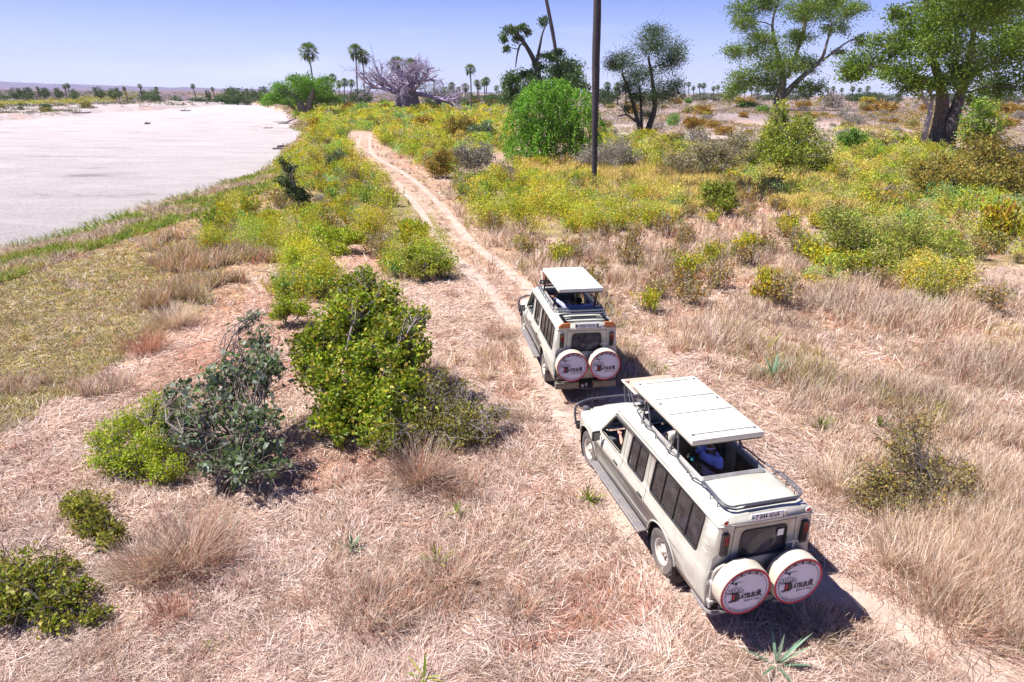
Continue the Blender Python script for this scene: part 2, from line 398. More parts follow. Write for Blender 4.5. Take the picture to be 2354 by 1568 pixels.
def emblem():
    """tree with a bird on it, drawn flat; u right, v up, about 0.2 wide"""
    R = random.Random(3); V = []; Fs = []
    def rib(P, w0, w1):
        b = len(V); n = len(P)
        for i, p in enumerate(P):
            a = Vector(P[max(i - 1, 0)]); c = Vector(P[min(i + 1, n - 1)]); t = (c - a).normalized(); w_ = (w0 + (w1 - w0) * i / (n - 1)) / 2
            V.append((p[0] - t.y * w_, p[1] + t.x * w_)); V.append((p[0] + t.y * w_, p[1] - t.x * w_))
            if i: Fs.append((b + 2 * i - 2, b + 2 * i - 1, b + 2 * i + 1, b + 2 * i))
    rib([(0, -.09), (0, .0), (.005, .035)], .06, .075)
    def br(x, y, a, l, w_, d):
        nx, ny = x + math.cos(a) * l, y + math.sin(a) * l
        rib([(x, y), ((x + nx) / 2 + R.uniform(-.004, .004), (y + ny) / 2), (nx, ny)], w_, w_ * .6)
        if d:
            for s_ in (-1, 1): br(nx, ny, a + s_ * R.uniform(.25, .6), l * .72, w_ * .6, d - 1)
    for a in (10, 38, 62, 90, 118, 142, 170): br(.0 + .03 * math.cos(math.radians(a)), .02, math.radians(a), .045, .013, 3)
    for a in (190, 215, 240, 270, 300, 325, 350): rib([(0, -.085), (.05 * math.cos(math.radians(a)), -.09 + .02 * math.sin(math.radians(a))), (.085 * math.cos(math.radians(a)), -.095 + .035 * math.sin(math.radians(a)))], .02, .004)
    # bird: body, head, long tail and wing, legs
    rib([(-.055, .205), (-.05, .19), (-.03, .185), (.0, .19), (.05, .195), (.105, .198)], .028, .004)
    rib([(-.06, .195), (-.062, .215), (-.045, .222)], .022, .012); rib([(-.07, .213), (-.085, .205)], .01, .003)
    rib([(-.01, .188), (.0, .165), (-.005, .145)], .03, .006); rib([(.015, .185), (.012, .16), (.018, .145)], .014, .006)
    return V, Fs
def ring2(r0, r1, a0=0, a1=360, n=72, wav=0, lobes=0):
    V = []; Fs = []
    for k in range(n + 1):
        a = math.radians(a0 + (a1 - a0) * k / n); rr = r0 + (wav * abs(math.sin(a * lobes / 2)) if lobes else 0)
        V += [(rr * math.sin(a), rr * math.cos(a)), (r1 * math.sin(a), r1 * math.cos(a))]
        if k: Fs.append((2 * k - 2, 2 * k - 1, 2 * k + 1, 2 * k))
    return V, Fs
def cover_prints(parent, cy, cz, X, s=1.0):
    """all marks on one wheel cover; the face looks along -x, so u (right) = -y"""
    def put(name, parts, m, lift):
        v, f = merge2(*parts); V = [(X - lift, cy - a * s, cz + b * s) for a, b in v]
        mobj(name, V, flip_to(V, f, (-1, 0, 0)), m, parent)
    put('red_border', [ring2(.360, .399, n=216, wav=.013, lobes=40)], COVR, .004)
    put('outline_ring', [ring2(.330, .337, -205, 135, n=90)], COVK, .005)
    put('number_band', [ring2(.312, .366, -46, 42, n=40)], COVK, .006)
    put('number', [arc_text('+255 762 921 825', .062, .320, -42, 38, .0012)], COVERW, .009)
    def tx(s_, size, x, y, b=0, sp=1.0, sh=0):
        v, f = text2d(s_, size, b, sp); x0 = min(p[0] for p in v); return [(p[0] - x0 + x + sh * p[1], p[1] + y) for p in v], f
    def fit(s_, x0, x1, y0, y1, b):
        v, f = text2d(s_, .1, b, 1.0); a0 = min(q[0] for q in v); a1 = max(q[0] for q in v); b0 = min(q[1] for q in v); b1 = max(q[1] for q in v)
        return [(x0 + (q[0] - a0) / (a1 - a0) * (x1 - x0), y0 + (q[1] - b0) / (b1 - b0) * (y1 - y0)) for q in v], f
    put('lettering', [fit('B', -.165, -.085, -.125, .0, .006), fit('ATELEU', -.08, .185, -.115, -.025, .0045), fit('R', .195, .272, -.12, .0, .006)], COVK, .007)
    put('small_lettering', [fit('Safaris & Tours', -.01, .245, -.175, -.135, .0008)], COVK, .005)
    put('tagline', [tx('Tanzania', .026, .19, -.185)], COVR, .005)
    put('web_address', [arc_text('www.bateleursafaris.co.tz', .032, .352, -44, 44, .0004, False)], COVK, .005)
    put('mail_address', [arc_text('info@bateleursafaris.co.tz', .026, .315, -42, 42, 0, False)], COVDR, .005)
    v, f = emblem(); v = [(a * 1.12 - .185, b * 1.12 - .02) for a, b in v]
    put('emblem', [(v, f)], COVK, .004)
    t = [(-.212, -.105), (-.178, -.105), (-.182, .0), (-.208, -.01)]
    put('emblem_red_trunk', [(t, [(0, 1, 2, 3)])], COVR, .0055)

WHEELS = {}
def wheel(parent, x, y, side):
    w_ = empty('wheel', (x, y, .40)); w_.parent = parent
    if side < 0: w_.rotation_euler = (0, 0, math.pi)
    if 'tyre' not in WHEELS:
        m = MB(); tw = .10
        m.lathe([(.215, -.09), (.235, -.10), (.30, -.112), (.365, -.108), (.392, -.085), (.40, -.05), (.40, .05), (.392, .085), (.365, .108), (.30, .112), (.235, .10), (.215, .09), (.215, -.09)], 'y', n=48)
        for k in range(48):       # tread blocks
            a = 2 * math.pi * k / 48
            for sgn in (-1, 1):
                M = Matrix.Rotation(-a + sgn * .02, 4, 'Y') @ Matrix.Translation((.398, sgn * .058, 0))
                b = MB().box((0, 0, 0), (.016, .055, .032)); m.add([M @ Vector(p) for p in b.v], b.f)
        WHEELS['tyre'] = m.obj('tyre', RUBBER, w_).data
        r = MB()
        r.lathe([(.222, -.09), (.222, .06), (.235, .085), (.228, .098), (.21, .09), (.20, .05), (.175, .03)], 'y', n=40)
        n = 40; ri = []
        V = []; Fs = []
        # disc with slots
        outl = [(.178 * math.cos(2 * math.pi * k / 48), .178 * math.sin(2 * math.pi * k / 48)) for k in range(48)]
        holes = []
        for k in range(6):
            a = 2 * math.pi * k / 6
            holes.append([(.138 * math.cos(a) + .026 * math.cos(a + q) * 1.0, .138 * math.sin(a) + .026 * math.sin(a + q)) for q in np.linspace(0, 2 * math.pi, 9)[:-1]])
        V, Fs = sheet(outl, holes, [], [], lambda u, v: (u, .03 + .03 * max(0, 1 - math.hypot(u, v) / .18), v))
        r.add(V, flip_to(V, Fs, (0, 1, 0)))
        r.lathe([(.0, .115), (.045, .113), (.052, .10), (.052, .06), (.085, .055), (.09, .045), (.10, .045)], 'y', n=24)
        for k in range(6):
            a = 2 * math.pi * (k + .5) / 6; r.lathe([(.0, .072), (.011, .072), (.012, .05)], 'y', (.078 * math.cos(a), 0, .078 * math.sin(a)), n=6)
        ro = r.obj('rim', RIM, w_); WHEELS['rim'] = ro.data
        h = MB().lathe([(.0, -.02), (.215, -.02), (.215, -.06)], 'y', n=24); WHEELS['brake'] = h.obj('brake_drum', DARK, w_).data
    else:
        for k, nm in (('tyre', 'tyre'), ('rim', 'rim'), ('brake', 'brake_drum')):
            o = bpy.data.objects.new(nm, WHEELS[k]); COL.objects.link(o); o.parent = w_
    return w_

def window_unit(parent, poly, fn, m, name='side_window', bars=(), r=.06, want=(0, 1, 0)):
    """glazed opening: rubber frame plus pane, mapped by fn(u, v, lift)"""
    P = rpoly(poly, r); e = empty(name); e.parent = parent
    ring = [fn(a, b, .006) for a, b in P]
    MB().tube(ring, .014, 6, closed=True).obj('frame', BLACK, e)
    V, Fs = sheet(P, [], [], [], lambda u, v: fn(u, v, -.012)); mobj('pane', V, flip_to(V, Fs, want), m, e)
    if bars:
        for a, q in bars: MB().tube([fn(*a, 0.0), fn(*q, 0.0)], .011, 6).obj('divider', BLACK, e)
    return e

def build_vehicle(which):
    P = PAINT1 if which == 1 else PAINT2; TOPM = TOP1 if which == 1 else TOP2
    if which == 1: root = empty('safari_vehicle', (3.342, 8.985, 0), 1.828, label='nearer beige safari vehicle, a man in a blue shirt standing in its open roof hatch', cat='safari vehicle', group='safari vehicles on the track')
    else: root = empty('safari_vehicle', (1.703, 16.685, 0), 1.725, label='farther safari vehicle with orange corner reflectors and a smooth white raised roof', cat='safari vehicle', group='safari vehicles on the track')
    up = 0 if which == 1 else .085
    XR = -1.38
    body = empty('bodywork'); body.parent = root; body.location.z = up
    # --- sides
    out = [(XR, .50)] + arch(0, .42, .50, 171, 9) + [(.52, .50), (1.7, .48), (2.9, .47)] + arch(3.43, .42, .50, 174, 14) + [(4.02, .56), (4.14, .66), (4.16, .84), (4.12, .95), (4.0, 1.0), (3.5, 1.04), (2.98, 1.09), (2.87, 1.2), (2.26, 1.90), (2.2, 1.93), (XR, 1.93)]
    W1 = rpoly([(.53, 1.875), (-1.03, 1.875), (-.985, 1.215), (.58, 1.225)], .07)
    W2 = rpoly([(1.44, 1.84), (.82, 1.84), (.86, 1.225), (1.50, 1.22)], .06)
    W3 = rpoly([(2.25, 1.80), (1.77, 1.80), (1.83, 1.235), (2.76, 1.225)], [.05, .03, .03, .04])
    for sgn in (1, -1):
        fn = lambda u, v: (u, sgn * side_y(u, v), v)
        V, Fs = sheet(out, [W1, W2, W3], [3.2, 3.6, 3.8, 3.9, 4.0, 4.08], [.6, .72, .79, .86, .91, .96, 1.0, 1.03, 1.065, 1.10, 1.16, 1.5], fn)
        solid(mobj('side_panel', V, flip_to(V, Fs, (0, sgn, 0)), P, body, 28), .03)
        fl = lambda u, v, l=0: (u, sgn * (side_y(u, v) + l), v)
        # seams: door gaps
        parts = [strip_on(dens(p), fl, .009) for p in (
            [(2.92, .52), (2.93, .80), (2.90, .98), (2.885, 1.16)], [(1.70, .52), (1.70, .74), (1.73, 1.0), (1.69, 1.2), (1.66, 1.82)],
            [(.70, .52), (.66, .74), (.70, 1.0), (.71, 1.2), (.71, 1.90)], [(2.92, .53), (.70, .53)], [(2.27, 1.86), (.71, 1.895)], [(XR, 1.905), (2.15, 1.905)],
            [(2.98, 1.07), (3.2, 1.0), (3.4, .99)])]
        v, f = merge2(*parts); mobj('door_gap', v, flip_to(v, f, (0, sgn, 0)), SEAM, body)
        # pressed slots behind the big window
        for k in range(4 if which == 1 else 0):
            z = 1.76 - k * .13; MB().tube([(-1.10 - .005 * k, sgn * (side_y(-1.2, z) + .002), z), (-1.25, sgn * (side_y(-1.2, z + .03) + .002), z + .03 - .03)], .011, 6).obj('vent_slot', P, body)
        MB().tube([(XR, sgn * .775, 1.915), (2.15, sgn * .775, 1.915), (2.27, sgn * .775, 1.87)], .012, 6).obj('rain_gutter', P, body)
        # windows
        window_unit(root, [(.53, 1.875), (-1.03, 1.875), (-.985, 1.215), (.58, 1.225)], lambda a, b, l: (a, sgn * (side_y(a, b) + l), b + up), GLASS,
                    bars=(((.17, 1.875), (.21, 1.22)), ((-.26, 1.875), (-.22, 1.22)), ((-.66, 1.875), (-.62, 1.22))) if which == 1 else (((.1, 1.875), (.14, 1.22)), ((-.28, 1.875), (-.24, 1.22)), ((-.68, 1.875), (-.64, 1.22))), r=.07, want=(0, sgn, 0))
        window_unit(root, [(1.44, 1.84), (.82, 1.84), (.86, 1.225), (1.50, 1.22)], lambda a, b, l: (a, sgn * (side_y(a, b) + l), b + up), GLASS, bars=(((1.14, 1.84), (1.2, 1.22)),), want=(0, sgn, 0))
        # front door: open window with a rubber edge only
        e = empty('front_door_window'); e.parent = root
        MB().tube([(a, sgn * (side_y(a, b) + .004), b + up) for a, b in W3], .012, 6, closed=True).obj('frame', BLACK, e)
        for hx in (1.92, .84): MB().box((hx, sgn * .872, .985), (.17, .018, .03), bev=.005).obj('door_handle', BLACK, body)
        # arch lip
        for cx in (0, 3.43):
            MB().tube([(a, sgn * (side_y(a, b) + .004), b) for a, b in arch(cx, .42, .505, 170, 10 if cx == 0 else 15)], .016, 6).obj('arch_lip', P, body)
            # wheel well
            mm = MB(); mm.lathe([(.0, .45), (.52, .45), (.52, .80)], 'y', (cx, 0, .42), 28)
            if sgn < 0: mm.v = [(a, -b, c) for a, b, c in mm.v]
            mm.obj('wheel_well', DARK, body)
        # step board
        MB().box((1.72, sgn * .90, .42 + up * .5), (2.35, .18, .035), bev=.01).tube([(2.92, sgn * .97, .43 + up * .5), (.52, sgn * .97, .43 + up * .5)], .028, 8).obj('step_board', STEP, root)
        MB().box((-.50, sgn * .76, .34), (.015, .24, .34)).obj('mud_flap', STEP if which == 2 else BLACK, root)
        # mirror
        mr = empty('wing_mirror'); mr.parent = root; mr.location.z = up
        MB().box((2.66, sgn * .985, 1.17), (.055, .17, .21), (.1 * sgn, 'Z'), .02).obj('mirror_shell', BLACK, mr)
        MB().tube([(2.78, sgn * .83, 1.12), (2.72, sgn * .90, 1.13), (2.67, sgn * .95, 1.15)], .014).obj('mirror_arm', BLACK, mr)
        MB().box((2.628, sgn * .985, 1.17), (.006, .13, .17), (.1 * sgn, 'Z')).obj('mirror_glass', mat('mirror_silver', (.12, .12, .13), .08, metal=.8), mr)
        # front lamps on the wing
        MB().box((4.06, sgn * .66, 1.03), (.16, .12, .13), bev=.03).obj('corner_lamp', TUBE, root)
        MB().box((4.135, sgn * .68, 1.03), (.03, .05, .08), bev=.01).obj('indicator', ORANGE if which == 2 else REDL, root)
        # wheels
        wheel(root, 0, sgn * .71, sgn); wheel(root, 3.43, sgn * .71, sgn)
    # --- roof
    MO = rpoly([(-.47, -.54), (1.66, -.54), (1.66, .54), (-.47, .54)], .05) if which == 1 else rpoly([(-.30, -.54), (1.60, -.54), (1.60, .54), (-.30, .54)], .05)
    HO = rpoly([(1.76, -.45), (2.13, -.45), (2.13, .45), (1.76, .45)], .04)
    ys = [a for q in RYs[1:-1] for a in (q, -q)]
    V, Fs = sheet([(XR, -.76), (2.0, -.76), (2.14, -.755), (2.27, -.72), (2.30, -.55), (2.31, 0), (2.30, .55), (2.27, .72), (2.14, .755), (2.0, .76), (XR, .76)], [MO, HO], [-1.33, -1.28, 1.98, 2.06, 2.14, 2.2, 2.26], ys, lambda u, v: (u, v, roof_z(u, v)))
    solid(mobj('roof_skin', V, flip_to(V, Fs, (0, 0, 1)), P, body, 28), .025)
    # aluminium coaming round the openings
    for q, hh in ((MO, .055), (HO, .03)):
        n = len(q); cx = sum(p[0] for p in q) / n; V = []; Fs = []
        for i, (a, b) in enumerate(q):
            s_ = lambda k: (cx + (a - cx) * (1 + k / 1.0), b * (1 + k / .54))
            o1 = s_(.035); z = roof_z(a, b)
            V += [(o1[0], o1[1], z - .01), (o1[0], o1[1], z + .02), (a, b, z + hh), (a - (.012 if a > cx else -.012), b * .985, z + hh), (a - (.012 if a > cx else -.012), b * .985, z - .05)]
            for k in range(4): Fs.append((i * 5 + k, ((i + 1) % n) * 5 + k, ((i + 1) % n) * 5 + k + 1, i * 5 + k + 1))
        mobj('hatch_frame', V, Fs, ALU, body, 40)
    MB().box((1.71, 0, 2.10), (.06, .95, .05), bev=.01).obj('roof_cross_bar', P, body)
    # --- rear face
    ro = [(-.79, .50), (.79, .50), (.832, .72), (.85, .92), (.822, 1.16), (.76, 1.93)] + [(a, b - .01) for a, b in list(zip(RYs, RZs))[::-1][1:]] + [(-a, b - .01) for a, b in list(zip(RYs, RZs))[1:-1]] + [(-.76, 1.93), (-.822, 1.16), (-.85, .92), (-.832, .72)]
    RW = rpoly([(-.385, 1.31), (.385, 1.31), (.365, 1.78), (-.365, 1.78)], .08)
    rx = lambda v: XR - .012 * max(0, 1 - abs(v - 1.2) / .8)
    V, Fs = sheet(ro, [RW], [], [.8, 1.0, 1.2, 1.4, 1.9], lambda u, v: (rx(v), u, v))
    solid(mobj('rear_panel', V, flip_to(V, Fs, (-1, 0, 0)), P, body, 28), .03)
    fr = lambda u, v, l=0: (rx(v) - l, u, v)
    v, f = merge2(*[strip_on(dens(p, 4), fr, .009) for p in ([(.53, .56), (.54, 1.2), (.50, 1.90)], [(-.53, .56), (-.54, 1.2), (-.50, 1.90)], [(-.76, 1.92), (.76, 1.92)], [(-.50, 1.86), (.50, 1.86)], [(.1, .56), (.1, 1.22)])])
    mobj('door_gap', v, flip_to(v, f, (-1, 0, 0)), SEAM, body)
    window_unit(root, [(-.385, 1.31), (.385, 1.31), (.365, 1.78), (-.365, 1.78)], lambda a, b, l: (rx(b) - l, a, b + up), REARG, name='rear_window', r=.08, want=(-1, 0, 0))
    for sgn in (1, -1):
        tl = empty('tail_light'); tl.parent = root; tl.location.z = up
        MB().box((XR - .035, sgn * .655, 1.62), (.06, .105, .37), bev=.008).obj('housing', BLACK, tl)
        MB().box((XR - .066, sgn * .655, 1.70), (.01, .075, .16)).obj('red_lens', REDL, tl)
        if which == 2: MB().box((XR - .066, sgn * .655, 1.755), (.012, .07, .06)).obj('amber_lens', ORANGE, tl)
        g = MB()
        for k in range(9):
            z = 1.47 + k * .038; g.tube([(XR - .075, sgn * .655 - .045, z), (XR - .075, sgn * .655 + .045, z + .03)], .0035, 4); g.tube([(XR - .075, sgn * .655 - .045, z + .03), (XR - .075, sgn * .655 + .045, z)], .0035, 4)
        g.obj('guard_mesh', BLACK, tl)
        if which == 1:
            rf = empty('reflector'); rf.parent = root
            MB().lathe([(0, -.012), (.045, -.012), (.05, 0)], 'x', (XR - .012, sgn * .675, 1.985), 20).obj('ring', WHITE, rf)
            MB().lathe([(0, -.018), (.030, -.016), (.032, -.008)], 'x', (XR - .012, sgn * .675, 1.985), 20).obj('red_disc', REDL, rf)
        else:
            V = [(XR - .02, sgn * a, b + up) for a, b in rpoly([(.45, 1.945), (.755, 1.945), (.74, 2.0), (.66, 2.075), (.45, 2.085)], .02)]
            m_ = MB(); n = len(V); W_ = [(p[0] + .05, p[1], p[2]) for p in V]
            m_.add(V + W_, [tuple(range(n))] + [(i, (i + 1) % n, n + (i + 1) % n, n + i) for i in range(n)]); m_.obj('corner_reflector', ORANGE, root, 20)
    # header ledge and number plate
    MB().box((XR - .012, 0, 1.925), (.04, 1.55, .016), bev=.004).obj('rear_gutter', P, body)
    pl = empty('number_plate'); pl.parent = root; pl.location.z = up
    MB().box((XR - .022, .02, 2.0), (.012, .53, .115), bev=.003).obj('plate', PLATE, pl)
    ptxt = 'T 844 ANA' if which == 1 else 'T833 DLG'
    v, f = text2d(ptxt, .118, .0015, 1.0); x0 = min(p[0] for p in v); x1 = max(p[0] for p in v)
    sx = .40 / (x1 - x0); V = [(XR - .030, .215 - (a - x0) * sx, 1.962 + b) for a, b in v]; mobj('plate_lettering', V, flip_to(V, f, (-1, 0, 0)), COVK, pl)
    MB().box((XR - .029, .25, 2.0), (.002, .04, .028)).obj('plate_emblem', PGREEN, pl)
    MB().box((XR - .03, -.27, 2.01), (.05, .035, .09), bev=.01).obj('plate_lamp', GREYT if which == 1 else BLACK, pl)
    if which == 2: MB().box((XR - .03, .30, 2.01), (.05, .035, .09), bev=.01).obj('plate_lamp', BLACK, pl)
    # --- spare wheels
    for sgn in (1, -1):
        sp = empty('spare_wheel'); sp.parent = root; cy, cz = sgn * .434, 1.02 + up
        s_ = MB().lathe([(.30, -.20), (.385, -.20), (.402, -.185), (.407, -.14), (.407, .0), (.400, .035), (.385, .045)], 'x', (-1.70, cy, cz), 56)
        s_.v = [(-1.70 - (p[0] + 1.70), p[1], p[2]) for p in s_.v]; s_.obj('cover', COVER, sp)
        V = []; Fs = []; nr = 8; na = 56
        for i in range(nr + 1):
            r = .392 * i / nr
            for k in range(na):
                a = 2 * math.pi * k / na; V.append((-1.742 - .004 * math.cos(r / .39 * 1.5), cy + r * math.cos(a), cz + r * math.sin(a)))
                if i: Fs.append(((i - 1) * na + k, (i - 1) * na + (k + 1) % na, i * na + (k + 1) % na, i * na + k))
        mobj('cover_face', V, flip_to(V, Fs, (-1, 0, 0)), COVERW, sp, 60)
        MB().lathe([(.0, -.04), (.30, -.04), (.38, .0)], 'x', (-1.47, cy, cz), 40).obj('tyre_back', RUBBER, sp)
        cover_prints(sp, cy, cz, -1.745)
        MB().tube([(-1.40, cy, cz), (-1.54, cy, cz)], .05, 8).obj('mount', BLACK, sp)
    # swing carriers
    gm = GREYT if which == 1 else BLACK
    c = MB(); c.tube(smooth_path([(-1.46, .50, 1.30 + up), (-1.47, .66, 1.30 + up), (-1.46, .77, 1.22 + up), (-1.46, .80, 1.05 + up), (-1.46, .79, .56 + up)], 5), .024)
    for z in (.68, 1.02): c.box((-1.47, .80, z + up), (.09, .07, .06), bev=.01); c.tube([(-1.47, .78, z + up), (-1.50, .60, z + up)], .018)
    c.obj('wheel_carrier', gm, root)
    c = MB(); c.tube([(-1.44, -.36, 1.50 + up), (-1.47, -.46, 1.54 + up), (-1.47, -.53, 1.52 + up)], .016); c.tube([(-1.47, -.46, 1.54 + up), (-1.50, -.44, 1.22 + up)], .014)
    c.tube([(-1.46, -.79, 1.2 + up), (-1.46, -.80, .56 + up)], .024); c.obj('carrier_latch', GREYT, root)
    # underside and bumper
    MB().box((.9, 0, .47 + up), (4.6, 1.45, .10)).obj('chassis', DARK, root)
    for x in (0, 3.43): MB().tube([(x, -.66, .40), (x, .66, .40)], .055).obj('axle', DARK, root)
    if which == 2:
        b = empty('rear_bumper'); b.parent = root
        MB().box((-1.50, .50, .50), (.14, .62, .17), bev=.01).box((-1.50, -.50, .50), (.14, .62, .17), bev=.01).box((-1.45, 0, .43), (.04, .42, .03)).box((-1.50, .2, .50), (.16, .015, .2)).box((-1.50, -.2, .50), (.16, .015, .2)).box((-1.50, 0, .405), (.16, .42, .012)).obj('bumper_beam', mat('bumper_khaki', (.16, .15, .12), .6, noise=.2, dirt=(.3, .22, .15), dirt_amt=.4), b)
        MB().lathe([(0, .08), (.03, .07), (.035, .04), (.02, .01), (.02, -.04)], 'z', (-1.52, -.02, .47), 14).lathe([(0, .05), (.04, .05), (.04, -.04)], 'z', (-1.5, .08, .45), 10).obj('tow_ball', GREYT, b)
    else:
        MB().tube(smooth_path([(-1.0, .80, .47), (-1.36, .80, .45), (-1.47, .70, .44), (-1.47, .3, .44)], 5), .03).tube(smooth_path([(-1.0, -.80, .47), (-1.36, -.80, .45), (-1.47, -.70, .44), (-1.47, -.3, .44)], 5), .03).box((-1.42, 0, .50), (.06, 1.2, .1)).obj('rear_bumper', STEP, root)
    # --- bonnet, wings and front
    nx, ny = 14, 14; V = []; Fs = []
    for i in range(nx + 1):
        x = 2.84 + (4.02 - 2.84) * i / nx
        hw = .66 - .06 * (i / nx); zt = 1.235 - .085 * (i / nx) - (.12 * max(0, (i / nx - .86) / .14) ** 2)
        for j in range(ny + 1):
            y = hw * (2 * j / ny - 1); e = abs(y) / hw; z = zt - .10 * max(0, (e - .82) / .18) ** 2 + .012 * (1 - e * e) + (.018 if e < .45 else 0)
            V.append((x, y, z)); 
            if i and j: a = i * (ny + 1) + j; Fs.append((a - ny - 2, a - 1, a, a - ny - 1))
    mobj('bonnet', V, flip_to(V, Fs, (0, 0, 1)), P, body, 40)
    for sgn in (1, -1):       # wing tops
        V = []; Fs = []
        for i in range(15):
            x = 2.9 + (4.12 - 2.9) * i / 14; zt = 1.09 - (x - 2.9) * .09 - (.03 * max(0, (x - 4.0) / .1)); yo = side_y(x, 1.02) * 1.0; yi = .60 - .05 * i / 14
            zo = float(np.interp(x, [2.9, 2.98, 3.5, 4.0, 4.12], [1.10, 1.09, 1.04, 1.0, .95]))
            yo = side_y(x, zo)
            for k in range(5):
                t = k / 4; V.append((x, sgn * (yo + (yi - yo) * t), zo + .03 * math.sin(t * math.pi) + .03 * t))
            if i:
                for k in range(4): a = i * 5 + k; Fs.append((a - 5, a, a + 1, a - 4))
        mobj('wing_top', V, flip_to(V, Fs, (0, 0, 1)), P, body, 50)
    MB().box((4.03, 0, .86), (.06, 1.16, .34), bev=.02).obj('front_panel', P, body)
    g = MB()
    for k in range(6): g.box((4.068, 0, .78 + k * .035), (.02, .78, .014))
    g.obj('grille', BLACK, body)
    for sgn in (1, -1): MB().lathe([(0, .05), (.07, .045), (.09, .01), (.09, -.01)], 'x', (4.05, sgn * .50, .88), 24).obj('headlight', HEADL, root)
    MB().box((4.22, 0, .56), (.14, 1.62, .16), bev=.03).obj('front_bumper', BLACK, root)
    b = MB(); zb = 1.08 if which == 1 else 1.10
    b.tube(smooth_path([(4.22, .82, .60), (4.26, .84, .85), (4.28, .82, 1.0), (4.30, .72, zb), (4.36, .40, zb + .03), (4.36, -.40, zb + .03), (4.30, -.72, zb), (4.28, -.82, 1.0), (4.26, -.84, .85), (4.22, -.82, .60)], 5), .027)
    for y in (.4, -.4): b.tube([(4.36, y, zb + .03), (4.27, y, .6)], .024); b.box((4.36, y, zb + .03), (.05, .04, .06))
    b.tube([(4.28, .8, .84), (4.10, .70, .86)], .016).tube([(4.34, -.45, .85), (4.34, .45, .85)], .022); b.obj('bull_bar', TUBE, root)
    # windscreen: frame and pane
    e = empty('windscreen'); e.parent = root; e.location.z = up
    fw = lambda a, b, l: (2.87 - (b - 1.2) * .82 + .03 * (1 - (a / .75) ** 2) + l, a, b)
    Pw = rpoly([(-.70, 1.24), (.70, 1.24), (.62, 1.86), (-.62, 1.86)], .06)
    V, Fs = sheet([(-.80, 1.19), (.80, 1.19), (.775, 1.6), (.745, 1.93), (-.745, 1.93), (-.775, 1.6)], [Pw], [-.4, 0, .4], [1.5], lambda u, v: fw(u, v, 0))
    solid(mobj('pillar_frame', V, flip_to(V, Fs, (1, 0, 1)), P, e, 40), .03)
    MB().tube([fw(a, b, .004) for a, b in Pw], .014, 6, closed=True).obj('frame', BLACK, e)
    V, Fs = sheet(Pw, [], [-.4, 0, .4], [], lambda u, v: fw(u, v, -.01)); mobj('pane', V, flip_to(V, Fs, (1, 0, 1)), CLEARG, e, 60)
    MB().tube([(2.80, .1, 1.25), (2.7, .45, 1.30)], .008, 5).obj('wiper', BLACK, e); MB().tube([(2.80, -.45, 1.25), (2.7, -.1, 1.30)], .008, 5).obj('wiper', BLACK, e)
    MB().box((2.85, 0, 1.215), (.14, 1.3, .02), bev=.005).obj('scuttle_vent', P, body)
    # snorkel-free inner shell, floor, seats, dash
    ins = empty('cabin'); ins.parent = root; ins.location.z = up
    MB().box((.75, 0, .60), (4.2, 1.5, .04)).obj('floor', FLOORM, ins)
    d = MB().box((2.62, 0, 1.05), (.35, 1.45, .26), bev=.05).box((2.35, 0, .75), (.5, .25, .25), bev=.04); d.obj('dashboard', DASH, ins)
    st = MB(); M = Matrix.Translation((2.28, -.36, 1.18)) @ Matrix.Rotation(math.radians(-58), 4, 'Y')
    st.tube([M @ Vector((.19 * math.cos(a), .19 * math.sin(a), 0)) for a in np.linspace(0, 2 * math.pi, 24, endpoint=False)], .014, 6, closed=True)
    for a in (0, 2.1, 4.2): st.tube([M @ Vector((0, 0, 0)), M @ Vector((.18 * math.cos(a), .18 * math.sin(a), 0))], .012, 5)
    st.tube([(2.28, -.36, 1.18), (2.5, -.36, 1.05)], .02); st.obj('steering_wheel', TEAL, ins)
    for sx in (1.75, .95, .15, -.65):
        for sy in (.40, -.40):
            if sx == 1.75: z0 = .92
            else: z0 = .98
            s_ = MB().box((sx + .22, sy, z0), (.48, .46, .13), bev=.04); M = Matrix.Translation((sx - .04, sy, z0 + .30)) @ Matrix.Rotation(math.radians(-10), 4, 'Y')
            b_ = MB().box((0, 0, 0), (.13, .46, .56), bev=.045); s_.add([M @ Vector(p) for p in b_.v], b_.f)
            s_.box((sx - .10, sy, z0 + .66), (.09, .26, .18), bev=.035).box((sx + .2, sy, z0 - .2), (.4, .36, .26)); s_.obj('seat', SEATM, ins, 50)
    MB().tube([(1.72, .5, .6), (1.72, .5, 2.03), (1.72, -.5, 2.03), (1.72, -.5, .6)], .022).tube([(.62, -.52, 2.03), (.62, -.52, 1.2)], .018).obj('grab_rail', TEAL, ins)
    MB().box((2.30, -.02, 1.86), (.03, .22, .06), bev=.02).obj('rear_view_mirror', BLACK, ins)
    # --- raised roof
    if which == 1: x0, x1, zt, hw = -.24, 1.96, 2.645, .635
    else: x0, x1, zt, hw = -.62, 1.56, 2.835 - up, .60
    pop = empty('raised_roof'); pop.parent = root; pop.location.z = up
    bm = MB(); bm.box(((x0 + x1) / 2, 0, zt - .045), (x1 - x0, hw * 2, .10), bev=.028); bm.obj('panel', TOPM, pop, 50)
    MB().box(((x0 + x1) / 2, 0, zt - .105), (x1 - x0 - .03, hw * 2 - .03, .03), bev=.008).obj('rubber_skirt', BLACK, pop)
    if which == 1:
        for x, ww in ((x1 - .14, .42), (x1 - .78, .58), (x1 - 1.34, .58), (x0 + .17, .52)): MB().box((x, 0, zt + .0055), (.016, ww * 2, .005)).obj('rib_line', SEAM, pop)
    for x in ((x1 - .14, x1 - .95, x0 + .15) if which == 1 else (x1 - .15, x1 - .8, x0 + .25)):
        for y in (hw - .09, -hw + .09): MB().lathe([(0, .012), (.018, .012), (.028, .0)], 'z', (x, y, zt + .006), 10).box((x, y, zt + .014), (.05, .01, .012)).obj('latch_bolt', TUBE, pop)
